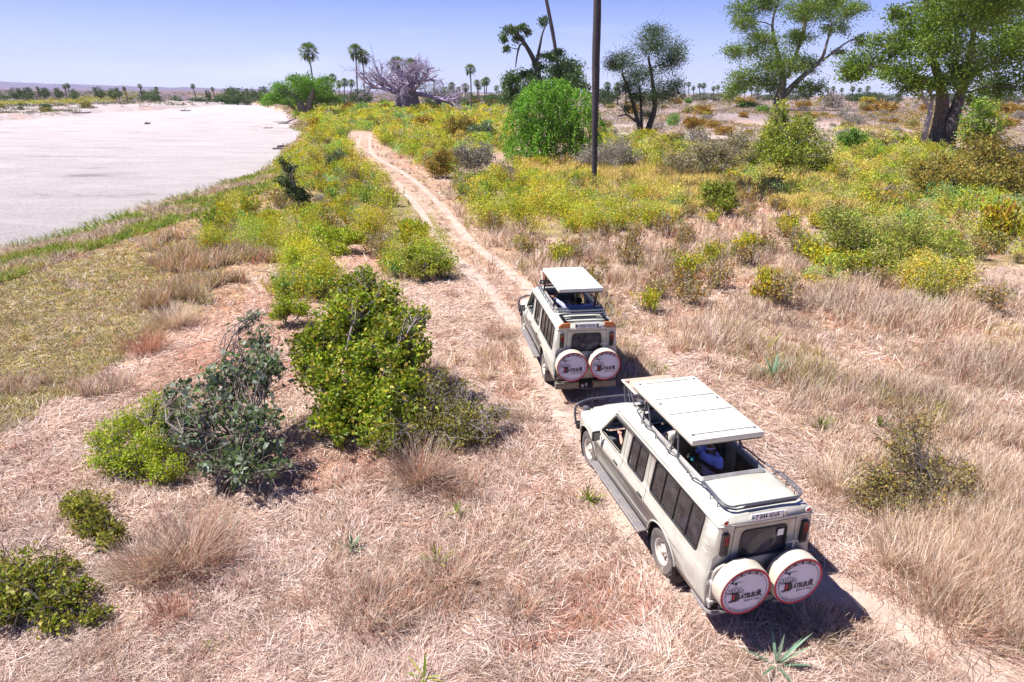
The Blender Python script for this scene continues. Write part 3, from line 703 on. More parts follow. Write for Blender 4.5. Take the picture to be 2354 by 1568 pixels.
    zr = 2.10; zt2 = zt - .11
    for y in (.575, -.575):
        for xa, xb in (((1.52, 1.50), (1.22, 1.47), (.46, .36), (.22, .33)) if which == 1 else ((1.45, 1.30), (1.40, 1.12), (.06, -.12), (-.02, -.34))):
            MB().tube([(xa, y, zr), (xb, y * .96, zt2)], .016 if which == 1 else .018, 6).box((xa, y, zr), (.05, .03, .035)).obj('strut', TUBE if which == 1 else BLACK, pop)
    # front hatch lid, open
    ld = empty('hatch_lid'); ld.parent = root; ld.location.z = up
    if which == 1:
        MB().box((2.36, 0, 2.345), (.66, 1.04, .035), bev=.016).obj('lid_shell', TOPM, ld, 50); MB().box((2.36, 0, 2.366), (.60, .98, .012), bev=.005).obj('lining', LID1, ld)
        m_ = MB()
        for y in (.50, -.50): m_.tube([(2.25, y, 2.08), (2.40, y, 2.33)], .014).tube([(2.05, y, 2.09), (2.30, y, 2.33)], .012)
        m_.box((2.44, .52, 2.16), (.03, .05, .30), (.25, 'Y')).tube([(2.56, .42, 2.39), (2.46, .47, 2.39), (2.55, .49, 2.39)], .01, 5); m_.obj('lid_stay', TUBE, ld)
    else:
        Ml = Matrix.Translation((2.18, 0, 2.10)) @ Matrix.Rotation(math.radians(-62), 4, 'Y')
        a_ = MB().box((.20, 0, 0), (.40, .98, .04), bev=.015); a_.v = [tuple(Ml @ Vector(p)) for p in a_.v]; a_.obj('lid_shell', TOPM, ld, 50)
        a_ = MB().box((.20, 0, .024), (.34, .90, .01), bev=.004); a_.v = [tuple(Ml @ Vector(p)) for p in a_.v]; a_.obj('lining', RUST, ld)
        V, Fs = sheet(rpoly([(-.56, 2.10), (.56, 2.10), (.56, 2.24), (-.56, 2.24)], .02), [[(c0 + .022 * math.cos(a), 2.17 + .03 * math.sin(a)) for a in np.linspace(0, 6.28, 11)[:-1]] for c0 in (-.48, -.36, -.24, .0, .24, .36, .48)], [], [], lambda u, v: (2.12 - (v - 2.1) * .3, u, v))
        solid(mobj('lid_stay', V, flip_to(V, Fs, (-1, 0, 0)), TUBE, ld), .015)
    # --- roof rack
    rk = empty('roof_rack'); rk.parent = root; rk.location.z = up
    R_ = MB()
    if which == 1:
        def wig(s): return [(1.62, .30 * s, 2.15), (1.80, .42 * s, 2.15), (1.80, .56 * s, 2.14), (1.62, .60 * s, 2.13), (1.45, .62 * s, 2.12), (1.30, .66 * s, 2.13), (1.12, .62 * s, 2.14), (1.0, .60 * s, 2.12), (.9, .63 * s, 2.12), (.55, .64 * s, 2.12), (.42, .67 * s, 2.12), (.30, .64 * s, 2.14), (.2, .61 * s, 2.12), (.1, .64 * s, 2.12), (-.28, .65 * s, 2.12), (-.38, .68 * s, 2.11), (-.5, .66 * s, 2.14), (-.66, .64 * s, 2.16), (-.9, .64 * s, 2.17)]
        for s in (1, -1):
            R_.tube(smooth_path(wig(s) + [(-1.12, .645 * s, 2.15), (-1.25, .60 * s, 2.13), (-1.31, .48 * s, 2.12)], 4), .014)
            R_.tube(smooth_path([(-.62, .62 * s, 2.10), (-.70, .64 * s, 2.20), (-.9, .65 * s, 2.21), (-1.15, .65 * s, 2.20), (-1.28, .60 * s, 2.18), (-1.31, .48 * s, 2.17)], 5), .014)
            for x in (-.9, -1.1): R_.tube([(x, .645 * s, 2.04), (x, .645 * s, 2.2)], .008, 5)
            for x in (1.45, .9, .42, -.2): R_.tube([(x, .635 * s, 2.05), (x, .635 * s, 2.12)], .01, 5)
        R_.tube([(-1.31, .5, 2.12), (-1.31, -.5, 2.12)], .012).tube([(-1.31, .5, 2.18), (-1.31, -.5, 2.18)], .014)
        R_.obj('rail', TUBE, rk)
        hl = [[(c0 + .013 * math.cos(a), 2.155 + .013 * math.sin(a)) for a in np.linspace(0, 6.28, 9)[:-1]] for c0 in np.linspace(-.42, .30, 10)]
        V, Fs = sheet([(-.50, 2.125), (.38, 2.125), (.36, 2.185), (-.48, 2.185)], hl, [], [], lambda u, v: (-1.325 - (v - 2.15) * .6, u, v))
        solid(mobj('perforated_plate', V, flip_to(V, Fs, (-1, 0, 0)), TUBE, rk), .008)
    else:
        for s in (1, -1):
            R_.tube(smooth_path([(2.1, .58 * s, 2.18), (1.8, .62 * s, 2.17), (1.2, .65 * s, 2.17), (0, .66 * s, 2.17), (-.5, .66 * s, 2.16)], 4), .013)
            R_.tube(smooth_path([(1.9, .63 * s, 2.10), (1.2, .67 * s, 2.09), (0, .68 * s, 2.09), (-.45, .68 * s, 2.09)], 4), .01)
            for x in np.arange(-.4, 2.0, .34): R_.tube([(x, .645 * s, 2.17), (x + .08, .675 * s, 2.07), (x + .16, .65 * s, 2.17)], .009, 5)
        R_.tube(smooth_path([(-.75, -.62, 2.12), (-.62, -.70, 2.32), (-.80, -.78, 2.30), (-1.02, -.80, 2.16), (-1.0, -.66, 2.12)], 5), .014)
        R_.obj('rail', TUBE, rk)
        c = MB()
        for x, z in ((-.48, 2.17), (-.60, 2.18), (-.74, 2.18), (-.88, 2.15)): c.tube([(x, .62, z), (x, -.62, z)], .022)
        c.obj('cross_tube', mat('rack_tube_grey', (.20, .21, .24), .3, metal=.4), rk)
        for k, (xx, z0, zz) in enumerate(((-.43, 2.115, .05), (-.68, 2.12, .045), (-1.0, 2.09, .07), (-1.25, 2.075, .045))):
            nh = 26 if k != 2 else 11
            hl = [[(c0 + (.010 if k != 2 else .012) * math.cos(a), z0 + zz / 2 + .011 * math.sin(a)) for a in np.linspace(0, 6.28, 7)[:-1]] for c0 in np.linspace(-.52, .52, nh)]
            V, Fs = sheet([(-.60, z0), (.60, z0), (.60, z0 + zz), (-.60, z0 + zz)], hl, [], [], lambda u, v: (xx - (v - z0) * 1.8, u, v))
            solid(mobj('perforated_plate', V, flip_to(V, Fs, (-1, 0, .3)), BLACK, rk), .006)
        MB().box((-1.0, 0, 2.068), (.68, 1.2, .012)).obj('rack_deck', BLACK, rk)
    if which == 1:      # marks on the front doors, sticker on the rear window, red cloth and bags inside
        for sgn in (1, -1):
            v, f = emblem(); a_ = [(p[0] * .55, p[1] * .55) for p in v]; t_ = text2d('BATELEUR', .062, .002)
            a_ = ([(2.60 - sgn * 0 - sgn * 0 + (-p[0]) * 1, .90 + p[1]) for p in a_], f); b_ = ([((2.585 - p[0]) if sgn > 0 else (2.27 + p[0]), .80 + p[1]) for p in t_[0]], t_[1])
            vv, ff = merge2(a_, b_); V = [(p[0], sgn * (side_y(*p) + .004), p[1]) for p in vv]; mobj('door_lettering', V, flip_to(V, ff, (0, sgn, 0)), COVK, body)
        MB().box((XR - .004 - .012, -.27, 1.66), (.003, .10, .11)).obj('window_sticker', WHITE, root)
    return root
VEH1 = build_vehicle(1); VEH2 = build_vehicle(2)
def local_to_world(veh, p):
    a = veh.rotation_euler.z; c, s = math.cos(a), math.sin(a)
    return (veh.location.x + c * p[0] - s * p[1], veh.location.y + s * p[0] + c * p[1], veh.location.z + p[2])
# ------------------------------------------------------------------ people in the vehicles
def skin_data(nodes, edges, root, sub=1):
    names = list(nodes); me = bpy.data.meshes.new('s'); me.from_pydata([nodes[n][0] for n in names], [(names.index(a), names.index(b)) for a, b in edges], []); me.update()
    o = bpy.data.objects.new('s', me); COL.objects.link(o); sk = o.modifiers.new('s', 'SKIN'); sk.use_smooth_shade = True
    for i, n in enumerate(names):
        r = nodes[n][1]; r = (r, r) if not hasattr(r, '__len__') else r; d = me.skin_vertices[0].data[i]; d.radius = r; d.use_root = (n == root)
    if sub: o.modifiers.new('u', 'SUBSURF').levels = sub; o.modifiers['u'].render_levels = sub
    bpy.context.view_layer.update(); ev = bpy.data.meshes.new_from_object(o.evaluated_get(bpy.context.evaluated_depsgraph_get()))
    V = [tuple(v.co) for v in ev.vertices]; Fs = [tuple(p.vertices) for p in ev.polygons]; bpy.data.objects.remove(o); bpy.data.meshes.remove(me); bpy.data.meshes.remove(ev); return V, Fs
def lerp(a, b, t): return tuple(a[i] + (b[i] - a[i]) * t for i in range(3))
def hand_mesh(wrist, direction, palm_n, mb, s=1.0):
    d = Vector(direction).normalized(); n = Vector(palm_n); n = (n - d * n.dot(d)).normalized(); sd = d.cross(n); w_ = Vector(wrist)
    P = [w_, w_ + d * .03 * s, w_ + d * .085 * s]; 
    for off in (-.026, -.009, .009, .026): mb.tube([p + sd * off * s * (.7 if i == 0 else 1) for i, p in enumerate(P)], [.013 * s, .015 * s, .013 * s], 6)
    for i, (off, ln) in enumerate(((-.028, .062), (-.010, .078), (.010, .074), (.028, .066))):
        a = w_ + d * .08 * s + sd * off * s; b = a + d * ln * .45 * s + n * .012 * s; c = b + d * ln * .28 * s + n * .025 * s; e = c + d * ln * .10 * s + n * .026 * s; mb.tube([a, b, c, e], [.0095 * s, .0088 * s, .008 * s, .0055 * s], 6)
    a = w_ + d * .025 * s - sd * .028 * s; b = a - sd * .03 * s + d * .03 * s + n * .01 * s; c = b + d * .03 * s + n * .018 * s - sd * .004; mb.tube([a, b, c], [.013 * s, .0105 * s, .007 * s], 6)
def person(veh, J, skin, shirt_m, trouser_m, hair_m, label, face, sleeve=.9, short=True, cap=None, palm=(0, 0, -1), seated=False, up=0):
    """J: joint positions in the vehicle's own frame; face: direction the head looks"""
    root = empty('person', local_to_world(veh, (J['pelvis'][0], J['pelvis'][1], J['pelvis'][2] + up)), veh.rotation_euler.z, label=label, cat='person'); o0 = Vector(J['pelvis'])
    Q = {k: tuple(Vector(v) - o0) for k, v in J.items()}; f = Vector(face).normalized(); hd = Vector(Q['head'])
    N = {'pelvis': (Q['pelvis'], (.15, .11)), 'waist': (Q['waist'], (.135, .10)), 'chest': (Q['chest'], (.165, .115)), 'nb': (Q['neck'], .07), 'neck': (lerp(Q['neck'], Q['head'], .45), .055), 'jaw': (tuple(hd - Vector((0, 0, .045)) + f * .012), .070), 'head': (tuple(hd + Vector((0, 0, .02))), .088), 'crown': (tuple(hd + Vector((0, 0, .075)) - f * .01), .070)}
    E_ = [('pelvis', 'waist'), ('waist', 'chest'), ('chest', 'nb'), ('nb', 'neck'), ('neck', 'jaw'), ('jaw', 'head'), ('head', 'crown')]
    for s in 'LR':
        N['sh' + s] = (Q['sh' + s], .062); N['el' + s] = (Q['el' + s], .042); N['fa' + s] = (lerp(Q['el' + s], Q['ha' + s], .4), .040); N['wr' + s] = (Q['ha' + s], .025)
        N['hi' + s] = (Q['hi' + s], .095); N['kn' + s] = (Q['kn' + s], .062); N['ca' + s] = (lerp(Q['kn' + s], Q['an' + s], .35), .058); N['an' + s] = (Q['an' + s], .040); N['to' + s] = (tuple(Vector(Q['an' + s]) + Vector((f.x, f.y, 0)).normalized() * .17 - Vector((0, 0, .05))), .035)
        E_ += [('chest', 'sh' + s), ('sh' + s, 'el' + s), ('el' + s, 'fa' + s), ('fa' + s, 'wr' + s), ('pelvis', 'hi' + s), ('hi' + s, 'kn' + s), ('kn' + s, 'ca' + s), ('ca' + s, 'an' + s), ('an' + s, 'to' + s)]
    V, Fs = skin_data(N, E_, 'pelvis'); mb = MB().add(V, Fs)
    for s in 'LR': hand_mesh(Q['ha' + s], Vector(Q['ha' + s]) - Vector(Q['el' + s]), palm, mb)
    side = Vector((0, 0, 1)).cross(f).normalized()
    mb.tube([hd + f * .085 + Vector((0, 0, .03)), hd + f * .112 - Vector((0, 0, .005)), hd + f * .095 - Vector((0, 0, .015))], [.008, .016, .012], 6)
    for s in (1, -1): mb.tube([hd + side * s * .088 + Vector((0, 0, .025)), hd + side * s * .102, hd + side * s * .088 - Vector((0, 0, .03))], [.010, .014, .008], 6)
    mb.tube([hd + f * .088 - Vector((0, 0, .045)) + side * .022, hd + f * .095 - Vector((0, 0, .047)), hd + f * .088 - Vector((0, 0, .045)) - side * .022], .007, 5)
    mb.obj('body', skin, root, 180)
    for s in (1, -1): MB().lathe([(0, .008), (.010, .004), (.012, -.004)], 'z', tuple(hd + f * .084 + side * s * .032 + Vector((0, 0, .018))), 8).obj('eye', DARK, root)
    # shirt
    T = {'pelvis': (tuple(Vector(Q['pelvis']) + Vector((0, 0, .02))), (.175, .135)), 'waist': (Q['waist'], (.165, .13)), 'chest': (Q['chest'], (.19, .14)), 'up': (lerp(Q['chest'], Q['neck'], .75), (.12, .10))}; E2 = [('pelvis', 'waist'), ('waist', 'chest'), ('chest', 'up')]
    for s in 'LR':
        e = lerp(Q['sh' + s], Q['el' + s], sleeve if short else 1.0); T['sh' + s] = (Q['sh' + s], .085); T['el' + s] = (e, .066 if short else .055); E2 += [('chest', 'sh' + s), ('sh' + s, 'el' + s)]
        if not short: T['wr' + s] = (lerp(Q['el' + s], Q['ha' + s], .9), .04); E2 += [('el' + s, 'wr' + s)]
    V, Fs = skin_data(T, E2, 'pelvis'); mobj('shirt', V, Fs, shirt_m, root, 180)
    # collar
    nk = Vector(lerp(Q['neck'], Q['head'], .15)); MB().tube([nk + Vector((math.cos(a) * .062, math.sin(a) * .062, .01 * math.cos(a * 2))) for a in np.linspace(0, 6.28, 14, endpoint=False)], .012, 6, closed=True).obj('collar', shirt_m, root)
    L_ = {'pelvis': (tuple(Vector(Q['pelvis']) - Vector((0, 0, .01))), (.165, .125))}; E3 = []
    for s in 'LR': L_['hi' + s] = (Q['hi' + s], .11); L_['kn' + s] = (Q['kn' + s], .08); L_['an' + s] = (lerp(Q['kn' + s], Q['an' + s], .9), .06); E3 += [('pelvis', 'hi' + s), ('hi' + s, 'kn' + s), ('kn' + s, 'an' + s)]
    V, Fs = skin_data(L_, E3, 'pelvis'); mobj('trousers', V, Fs, trouser_m, root, 180)
    # hair or cap
    hb = MB(); prof = []
    for i in range(9): a = i / 8 * math.pi * .56; prof.append((.098 * math.sin(a) + .0001, .108 * math.cos(a)))
    hb.lathe(prof, 'z', tuple(hd - f * .012 + Vector((0, 0, .030))), 20); hb.obj('cap' if cap else 'hair', cap or hair_m, root, 180)
    if cap: b = MB().tube([hd + f * .06 + side * .05 + Vector((0, 0, .045)), hd + f * .15 + Vector((0, 0, .035)), hd + f * .06 - side * .05 + Vector((0, 0, .045))], .012, 6); b.obj('cap_peak', cap, root)
    return root
def cloth(name, c, **k): return mat(name, c, .85, noise=.18, nscale=7, bump=.6, bscale=12, **k)
LILAC = cloth('lilac_blue_shirt', (.36, .38, .76)); LILAC2 = cloth('pale_lilac_shirt', (.46, .48, .80)); WSHIRT = cloth('white_shirt', (.75, .72, .72)); NAVY = cloth('dark_trousers', (.03, .035, .06)); KHK = cloth('khaki_trousers', (.28, .24, .17)); GREYC_ = cloth('grey_patterned_shirt', (.32, .30, .36))
SK_D = mat('skin_dark', (.07, .035, .022), .5, spec=.4); SK_B = mat('skin_brown', (.20, .09, .055), .5); SK_P = mat('skin_pink', (.62, .30, .22), .5); HAIR = mat('hair_black', (.012, .011, .012), .8)
def legs(p, f, seated, fl=.66):
    side = Vector((-f[1], f[0], 0)).normalized(); J = {}
    for s, k in (('L', 1), ('R', -1)):
        h = Vector(p) + side * .10 * k - Vector((0, 0, .06)); J['hi' + s] = tuple(h)
        if seated: kn = h + Vector((f[0], f[1], 0)).normalized() * .42 + Vector((0, 0, .04)); J['kn' + s] = tuple(kn); J['an' + s] = tuple(kn + Vector((f[0] * .08, f[1] * .08, -(kn.z - fl) + .06)))
        else: J['kn' + s] = tuple(h + Vector((f[0] * .04, f[1] * .04, -(h.z - fl) * .48))); J['an' + s] = tuple(h + Vector((0, 0, -(h.z - fl) + .07)))
    return J
J = {'pelvis': (.13, -.02, 1.56), 'waist': (.13, .0, 1.74), 'chest': (.14, .01, 1.98), 'neck': (.15, .03, 2.20), 'head': (.17, .08, 2.37), 'shL': (-.07, .0, 2.12), 'elL': (-.17, .03, 1.93), 'haL': (.13, .23, 2.03), 'shR': (.36, .03, 2.12), 'elR': (.45, .10, 1.90), 'haR': (.30, .25, 2.00), **legs((.13, -.02, 1.56), (0.05, 1), False)}
man = person(VEH1, J, SK_D, LILAC, NAVY, HAIR, 'man in a lilac-blue polo shirt standing in the nearer vehicle hatch holding a phone', (.1, 1, -.15), sleeve=.75, palm=(0, 1, .3))
bd = MB().lathe([(0, .0), (.030, .0), (.034, -.006)], 'y', (.02, .148, .47), 16).obj('shirt_badge', mat('badge_red_white', (.5, .05, .12), .6, noise=.5, nscale=60), man)
bd = MB().lathe([(0, .0), (.022, .0), (.026, -.006)], 'y', (.02, .150, .16), 12).obj('pocket_badge', mat('badge_red', (.4, .02, .08), .6), man)
ph = MB().box((0, 0, 0), (.16, .015, .08), bev=.006).obj('mobile_phone', mat('phone_case_teal', (.02, .12, .16), .2, noise=.3, nscale=30), None, label='dark teal phone held in both hands by the man in the lilac-blue polo', cat='phone'); ph.location = local_to_world(VEH1, (.22, .325, 2.04)); ph.rotation_euler = (.5, .1, VEH1.rotation_euler.z)
J = {'pelvis': (1.90, -.38, 1.10), 'waist': (1.87, -.37, 1.24), 'chest': (1.87, -.35, 1.42), 'neck': (1.89, -.34, 1.58), 'head': (1.95, -.34, 1.73), 'shL': (1.88, -.16, 1.51), 'elL': (2.02, -.10, 1.28), 'haL': (2.22, -.22, 1.26), 'shR': (1.88, -.53, 1.51), 'elR': (2.03, -.58, 1.28), 'haR': (2.24, -.46, 1.26), **legs((1.90, -.38, 1.10), (1, 0), True)}
person(VEH1, J, SK_B, WSHIRT, KHK, HAIR, 'driver in a white shirt at the wheel of the nearer vehicle', (1, .1, -.1), sleeve=.8)
J = {'pelvis': (1.88, .40, 1.10), 'waist': (1.85, .40, 1.24), 'chest': (1.84, .40, 1.42), 'neck': (1.86, .40, 1.58), 'head': (1.92, .40, 1.73), 'shL': (1.86, .58, 1.50), 'elL': (2.02, .70, 1.30), 'haL': (2.24, .66, 1.40), 'shR': (1.86, .22, 1.50), 'elR': (1.98, .16, 1.26), 'haR': (2.15, .30, 1.20), **legs((1.88, .40, 1.10), (1, 0), True)}
person(VEH1, J, SK_P, WSHIRT, KHK, mat('hair_fair', (.35, .25, .15), .8), 'front passenger of the nearer vehicle with a bare pink forearm in the open window', (1, .2, -.1), sleeve=.6)
J = {'pelvis': (.30, .42, 1.16), 'waist': (.27, .42, 1.28), 'chest': (.26, .42, 1.44), 'neck': (.27, .42, 1.60), 'head': (.33, .42, 1.74), 'shL': (.27, .60, 1.52), 'elL': (.38, .64, 1.30), 'haL': (.56, .54, 1.26), 'shR': (.27, .24, 1.52), 'elR': (.38, .20, 1.30), 'haR': (.56, .32, 1.26), **legs((.30, .42, 1.16), (1, 0), True)}
person(VEH1, J, SK_B, GREYC_, NAVY, HAIR, 'seated passenger in grey patterned clothes behind the long side window of the nearer vehicle', (1, 0, -.1), sleeve=.9)
u2 = .085
J = {'pelvis': (.18, .02, 1.47), 'waist': (.18, .02, 1.63), 'chest': (.17, .03, 1.84), 'neck': (.17, .03, 2.03), 'head': (.20, .02, 2.17), 'shL': (.22, .20, 1.98), 'elL': (.40, .36, 2.08), 'haL': (.58, .46, 2.155), 'shR': (.10, -.15, 1.98), 'elR': (-.04, -.36, 2.09), 'haR': (-.20, -.50, 2.165), **legs((.18, .02, 1.47), (1, 0), False)}
person(VEH2, J, SK_B, LILAC2, NAVY, HAIR, 'man in a pale lilac shirt, arms spread on the hatch edge of the farther vehicle', (1, -.5, -.1), short=False, palm=(0, 0, -1), up=u2)
J = {'pelvis': (.72, -.32, 1.28), 'waist': (.71, -.32, 1.42), 'chest': (.70, -.32, 1.62), 'neck': (.70, -.32, 1.80), 'head': (.74, -.32, 1.95), 'shL': (.70, -.14, 1.74), 'elL': (.80, -.10, 1.5), 'haL': (.98, -.2, 1.5), 'shR': (.70, -.50, 1.74), 'elR': (.80, -.52, 1.5), 'haR': (.98, -.42, 1.5), **legs((.72, -.32, 1.28), (1, 0), False)}
person(VEH2, J, SK_D, NAVY, NAVY, HAIR, 'dark-haired passenger in dark clothes under the raised roof of the farther vehicle', (1, -.3, 0), up=u2)
def bag(veh, p, d, m, label, name='bag', up=0):
    mb = MB(); n = 12; V = []
    mb.box((0, 0, 0), d, bev=min(d) * .38); mb.v = [(a * (1 + .06 * math.sin(b * 19)), b * (1 + .05 * math.sin(c * 23)), c + .03 * math.sin(a * 15)) for a, b, c in mb.v]
    mb.tube([(-d[0] * .3, 0, d[2] * .45), (-d[0] * .1, 0, d[2] * .72), (d[0] * .1, 0, d[2] * .72), (d[0] * .3, 0, d[2] * .45)], .015, 6)
    o = mb.obj(name, m, None, 60, label=label, cat='bag'); o.location = local_to_world(veh, (p[0], p[1], p[2] + up)); o.rotation_euler = (.2, .3, veh.rotation_euler.z + .4); return o
bag(VEH1, (-.78, .58, 1.30), (.5, .30, .42), cloth('bag_grey_lilac', (.26, .24, .34)), 'grey-lilac bag behind the rear end of the long side window of the nearer vehicle')
bag(VEH1, (-.42, .62, 1.20), (.22, .2, .26), cloth('bag_blue', (.06, .12, .45)), 'small blue bag beside the grey-lilac bag in the nearer vehicle')
bag(VEH1, (-.20, .66, 1.16), (.30, .12, .12), cloth('cloth_red', (.5, .04, .04)), 'red rolled cloth low in the long side window of the nearer vehicle', 'rolled_cloth')
bag(VEH1, (.42, .68, 1.18), (.22, .1, .12), cloth('cloth_red_pink', (.5, .08, .08)), 'red cloth bundle at the front end of the long side window of the nearer vehicle', 'cloth_bundle')
# ------------------------------------------------------------------ zones of ground cover, read off the photograph and used only to decide what grows where
def pip(px, py, poly):
    inside = np.zeros(px.shape, bool); n = len(poly)
    for i in range(n):
        x1, y1 = poly[i]; x2, y2 = poly[(i + 1) % n]
        if y1 == y2: continue
        c = ((y1 > py) != (y2 > py)) & (px < (x2 - x1) * (py - y1) / (y2 - y1) + x1)
        inside ^= c
    return inside
ZN = {
 'herb': [[(690, 285), (800, 300), (850, 400), (900, 440), (950, 480), (985, 555), (860, 545), (845, 575), (700, 560), (600, 600), (470, 560), (500, 500), (640, 480), (655, 420), (640, 380)],
          [(660, 255), (1180, 235), (1170, 350), (1000, 400), (900, 350), (860, 300), (700, 290)],
          [(1000, 430), (1180, 400), (1400, 440), (1600, 470), (1560, 530), (1300, 545), (1100, 520), (1010, 470)],
          [(1360, 300), (1700, 360), (1900, 380), (2110, 330), (2353, 440), (2700, 480), (2700, 640), (2240, 600), (2200, 700), (1900, 640), (1850, 520), (1700, 430), (1560, 400), (1380, 390)],
          [(1920, 300), (2100, 330), (2160, 440), (2050, 520), (1900, 460)],
          [(905, 500), (1000, 500), (1050, 620), (920, 660), (880, 600)], [(640, 560), (740, 560), (760, 640), (640, 700)]],
 'tall': [[(880, 330), (1010, 400), (1100, 500), (1300, 560), (1180, 650), (1060, 560), (960, 430)], [(1100, 560), (1400, 540), (1560, 480), (1760, 440), (1860, 520), (1900, 640), (2353, 680), (2800, 700), (2800, 1600), (2330, 1500), (2010, 1150), (1800, 920), (1500, 800), (1430, 730), (1180, 640)],
          [(1900, 760), (2800, 700), (2800, 1568), (2280, 1500), (2050, 1250), (1950, 1000)]],
 'gold': [[(1180, 375), (1380, 385), (1720, 400), (1740, 470), (1560, 480), (1400, 445), (1180, 410)]],
 'olive': [[(-400, 620), (0, 600), (330, 500), (520, 400), (640, 365), (640, 440), (560, 560), (470, 700), (300, 820), (150, 920), (-400, 1200)]],
 'bank': [[(-400, 640), (0, 570), (330, 475), (600, 385), (690, 320), (700, 350), (560, 430), (420, 520), (220, 600), (90, 680), (-400, 800)]],
 'rustg': [[(560, 400), (650, 380), (690, 330), (740, 300), (740, 260), (700, 250), (680, 300), (640, 350)], [(350, 560), (560, 500), (640, 600), (520, 720), (330, 760), (340, 640)]],
 'scrub': [[(1340, 232), (2353, 215), (3000, 210), (3000, 480), (2353, 350), (2110, 330), (1700, 350), (1360, 310)]],
}
def zone(name, px, py, feather=1.0):
    a, b = px / K, py / K
    sc = np.clip((b - 180) / 600, .12, 1.2)
    a = a + (fbm(a / 60, b / 45 , 21, 3) - .5) * 190 * sc * feather; b = b + (fbm(a / 60, b / 45, 22, 3) - .5) * 110 * sc * feather
    r = np.zeros(np.shape(px), bool)
    for p in ZN[name]: r |= pip(a, b, p)
    return r
TRACK = np.array([(-27.5, 124), (-24.8, 111), (-18.8, 84.1), (-11.2, 63.3), (-6.05, 46), (-3.4, 35.2), (-1.55, 29.6), (-.1, 25.2), (1.15, 20.3), (1.75, 16.7), (2.55, 12.6), (3.4, 9.0), (4.5, 7.9), (5.45, 7.2), (6.2, 6.2), (7.6, 3.8), (9.5, 0)])
def track_xy(n=900):
    P = smooth_path([(a, b, 0) for a, b in TRACK], max(2, n // len(TRACK))); return np.array([(p.x, p.y) for p in P])
TP = track_xy(600)
def track_d(x, y):           # signed side distance from the centre line of the track
    sh = np.shape(x); x = np.ravel(x); y = np.ravel(y); best = np.full(x.shape, 1e9); side = np.zeros(x.shape)
    for i in range(0, len(TP) - 1, 3):
        j = min(i + 3, len(TP) - 1); ax, ay = TP[i]; bx, by = TP[j]; ux, uy = bx - ax, by - ay; l2 = ux * ux + uy * uy + 1e-9
        t = np.clip(((x - ax) * ux + (y - ay) * uy) / l2, 0, 1); dx = x - ax - t * ux; dy = y - ay - t * uy; d = np.hypot(dx, dy)
        m = d < best; best[m] = d[m]; side[m] = np.sign(ux * dy - uy * dx)[m]
    return (best * side).reshape(sh)
# ------------------------------------------------------------------ ground, river bed, hills, track
def ground_mat():
    m = bpy.data.materials.new('ground_soil'); m.use_nodes = True; t = m.node_tree; b = t.nodes['Principled BSDF']; b.inputs['Roughness'].default_value = .95; b.inputs['Specular IOR Level'].default_value = .15
    a = t.nodes.new('ShaderNodeAttribute'); a.attribute_name = 'Col'; tcn = t.nodes.new('ShaderNodeTexCoord')
    n1 = t.nodes.new('ShaderNodeTexNoise'); n1.inputs['Scale'].default_value = .9; n1.inputs['Detail'].default_value = 10; n1.inputs['Roughness'].default_value = .72
    n2 = t.nodes.new('ShaderNodeTexNoise'); n2.inputs['Scale'].default_value = 22; n2.inputs['Detail'].default_value = 6; n2.inputs['Roughness'].default_value = .7
    for n in (n1, n2): t.links.new(tcn.outputs['Object'], n.inputs['Vector'])
    r1 = t.nodes.new('ShaderNodeMapRange'); r1.inputs[1].default_value = .3; r1.inputs[2].default_value = .7; r1.inputs[3].default_value = .72; r1.inputs[4].default_value = 1.25
    r2 = t.nodes.new('ShaderNodeMapRange'); r2.inputs[1].default_value = .3; r2.inputs[2].default_value = .7; r2.inputs[3].default_value = .7; r2.inputs[4].default_value = 1.3
    t.links.new(n1.outputs[0], r1.inputs[0]); t.links.new(n2.outputs[0], r2.inputs[0])
    mu = t.nodes.new('ShaderNodeMath'); mu.operation = 'MULTIPLY'; t.links.new(r1.outputs[0], mu.inputs[0]); t.links.new(r2.outputs[0], mu.inputs[1])
    v = t.nodes.new('ShaderNodeVectorMath'); v.operation = 'SCALE'; t.links.new(a.outputs['Color'], v.inputs[0]); t.links.new(mu.outputs[0], v.inputs['Scale']); t.links.new(v.outputs[0], b.inputs['Base Color'])
    bp = t.nodes.new('ShaderNodeBump'); bp.inputs['Strength'].default_value = .7; bp.inputs['Distance'].default_value = .03; t.links.new(n2.outputs[0], bp.inputs['Height']); t.links.new(bp.outputs[0], b.inputs['Normal'])
    return m
def polar(az, rr):
    A, R = np.meshgrid(az, rr); return R * np.sin(A), R * np.cos(A)
def gridfaces(nr, na, wrap=False):
    i, j = np.meshgrid(np.arange(nr - 1), np.arange(na if wrap else na - 1), indexing='ij'); j2 = (j + 1) % na
    return np.stack([i * na + j, i * na + j2, (i + 1) * na + j2, (i + 1) * na + j], -1).reshape(-1, 4)
azf = np.radians(np.concatenate([np.linspace(-60, 60, 520), np.linspace(60, 300, 61)[1:-1]]))
rr = np.concatenate([[.05], np.geomspace(1.0, 700, 300), np.geomspace(760, 9000, 22)])
X, Y = polar(azf, rr); Z = H(X, Y)
cx_, cy_ = X.ravel(), Y.ravel(); PXg, PYg = project(cx_, cy_, Z.ravel())
front = (cy_ > 1)
soil = np.array([.44, .31, .235]); colr = np.tile(soil, (len(cx_), 1))
def setc(mask, c, amt=1.0):
    c = np.array(c); colr[mask] = colr[mask] * (1 - amt) + c * amt
setc(front & zone('olive', PXg, PYg), (.33, .245, .12)); setc(front & zone('bank', PXg, PYg), (.20, .19, .07))
setc(front & zone('herb', PXg, PYg), (.28, .22, .10)); setc(front & zone('gold', PXg, PYg), (.38, .30, .11)); setc(front & zone('tall', PXg, PYg), (.40, .27, .18))
setc(front & zone('scrub', PXg, PYg), (.42, .33, .29)); setc(front & zone('rustg', PXg, PYg), (.42, .27, .15))
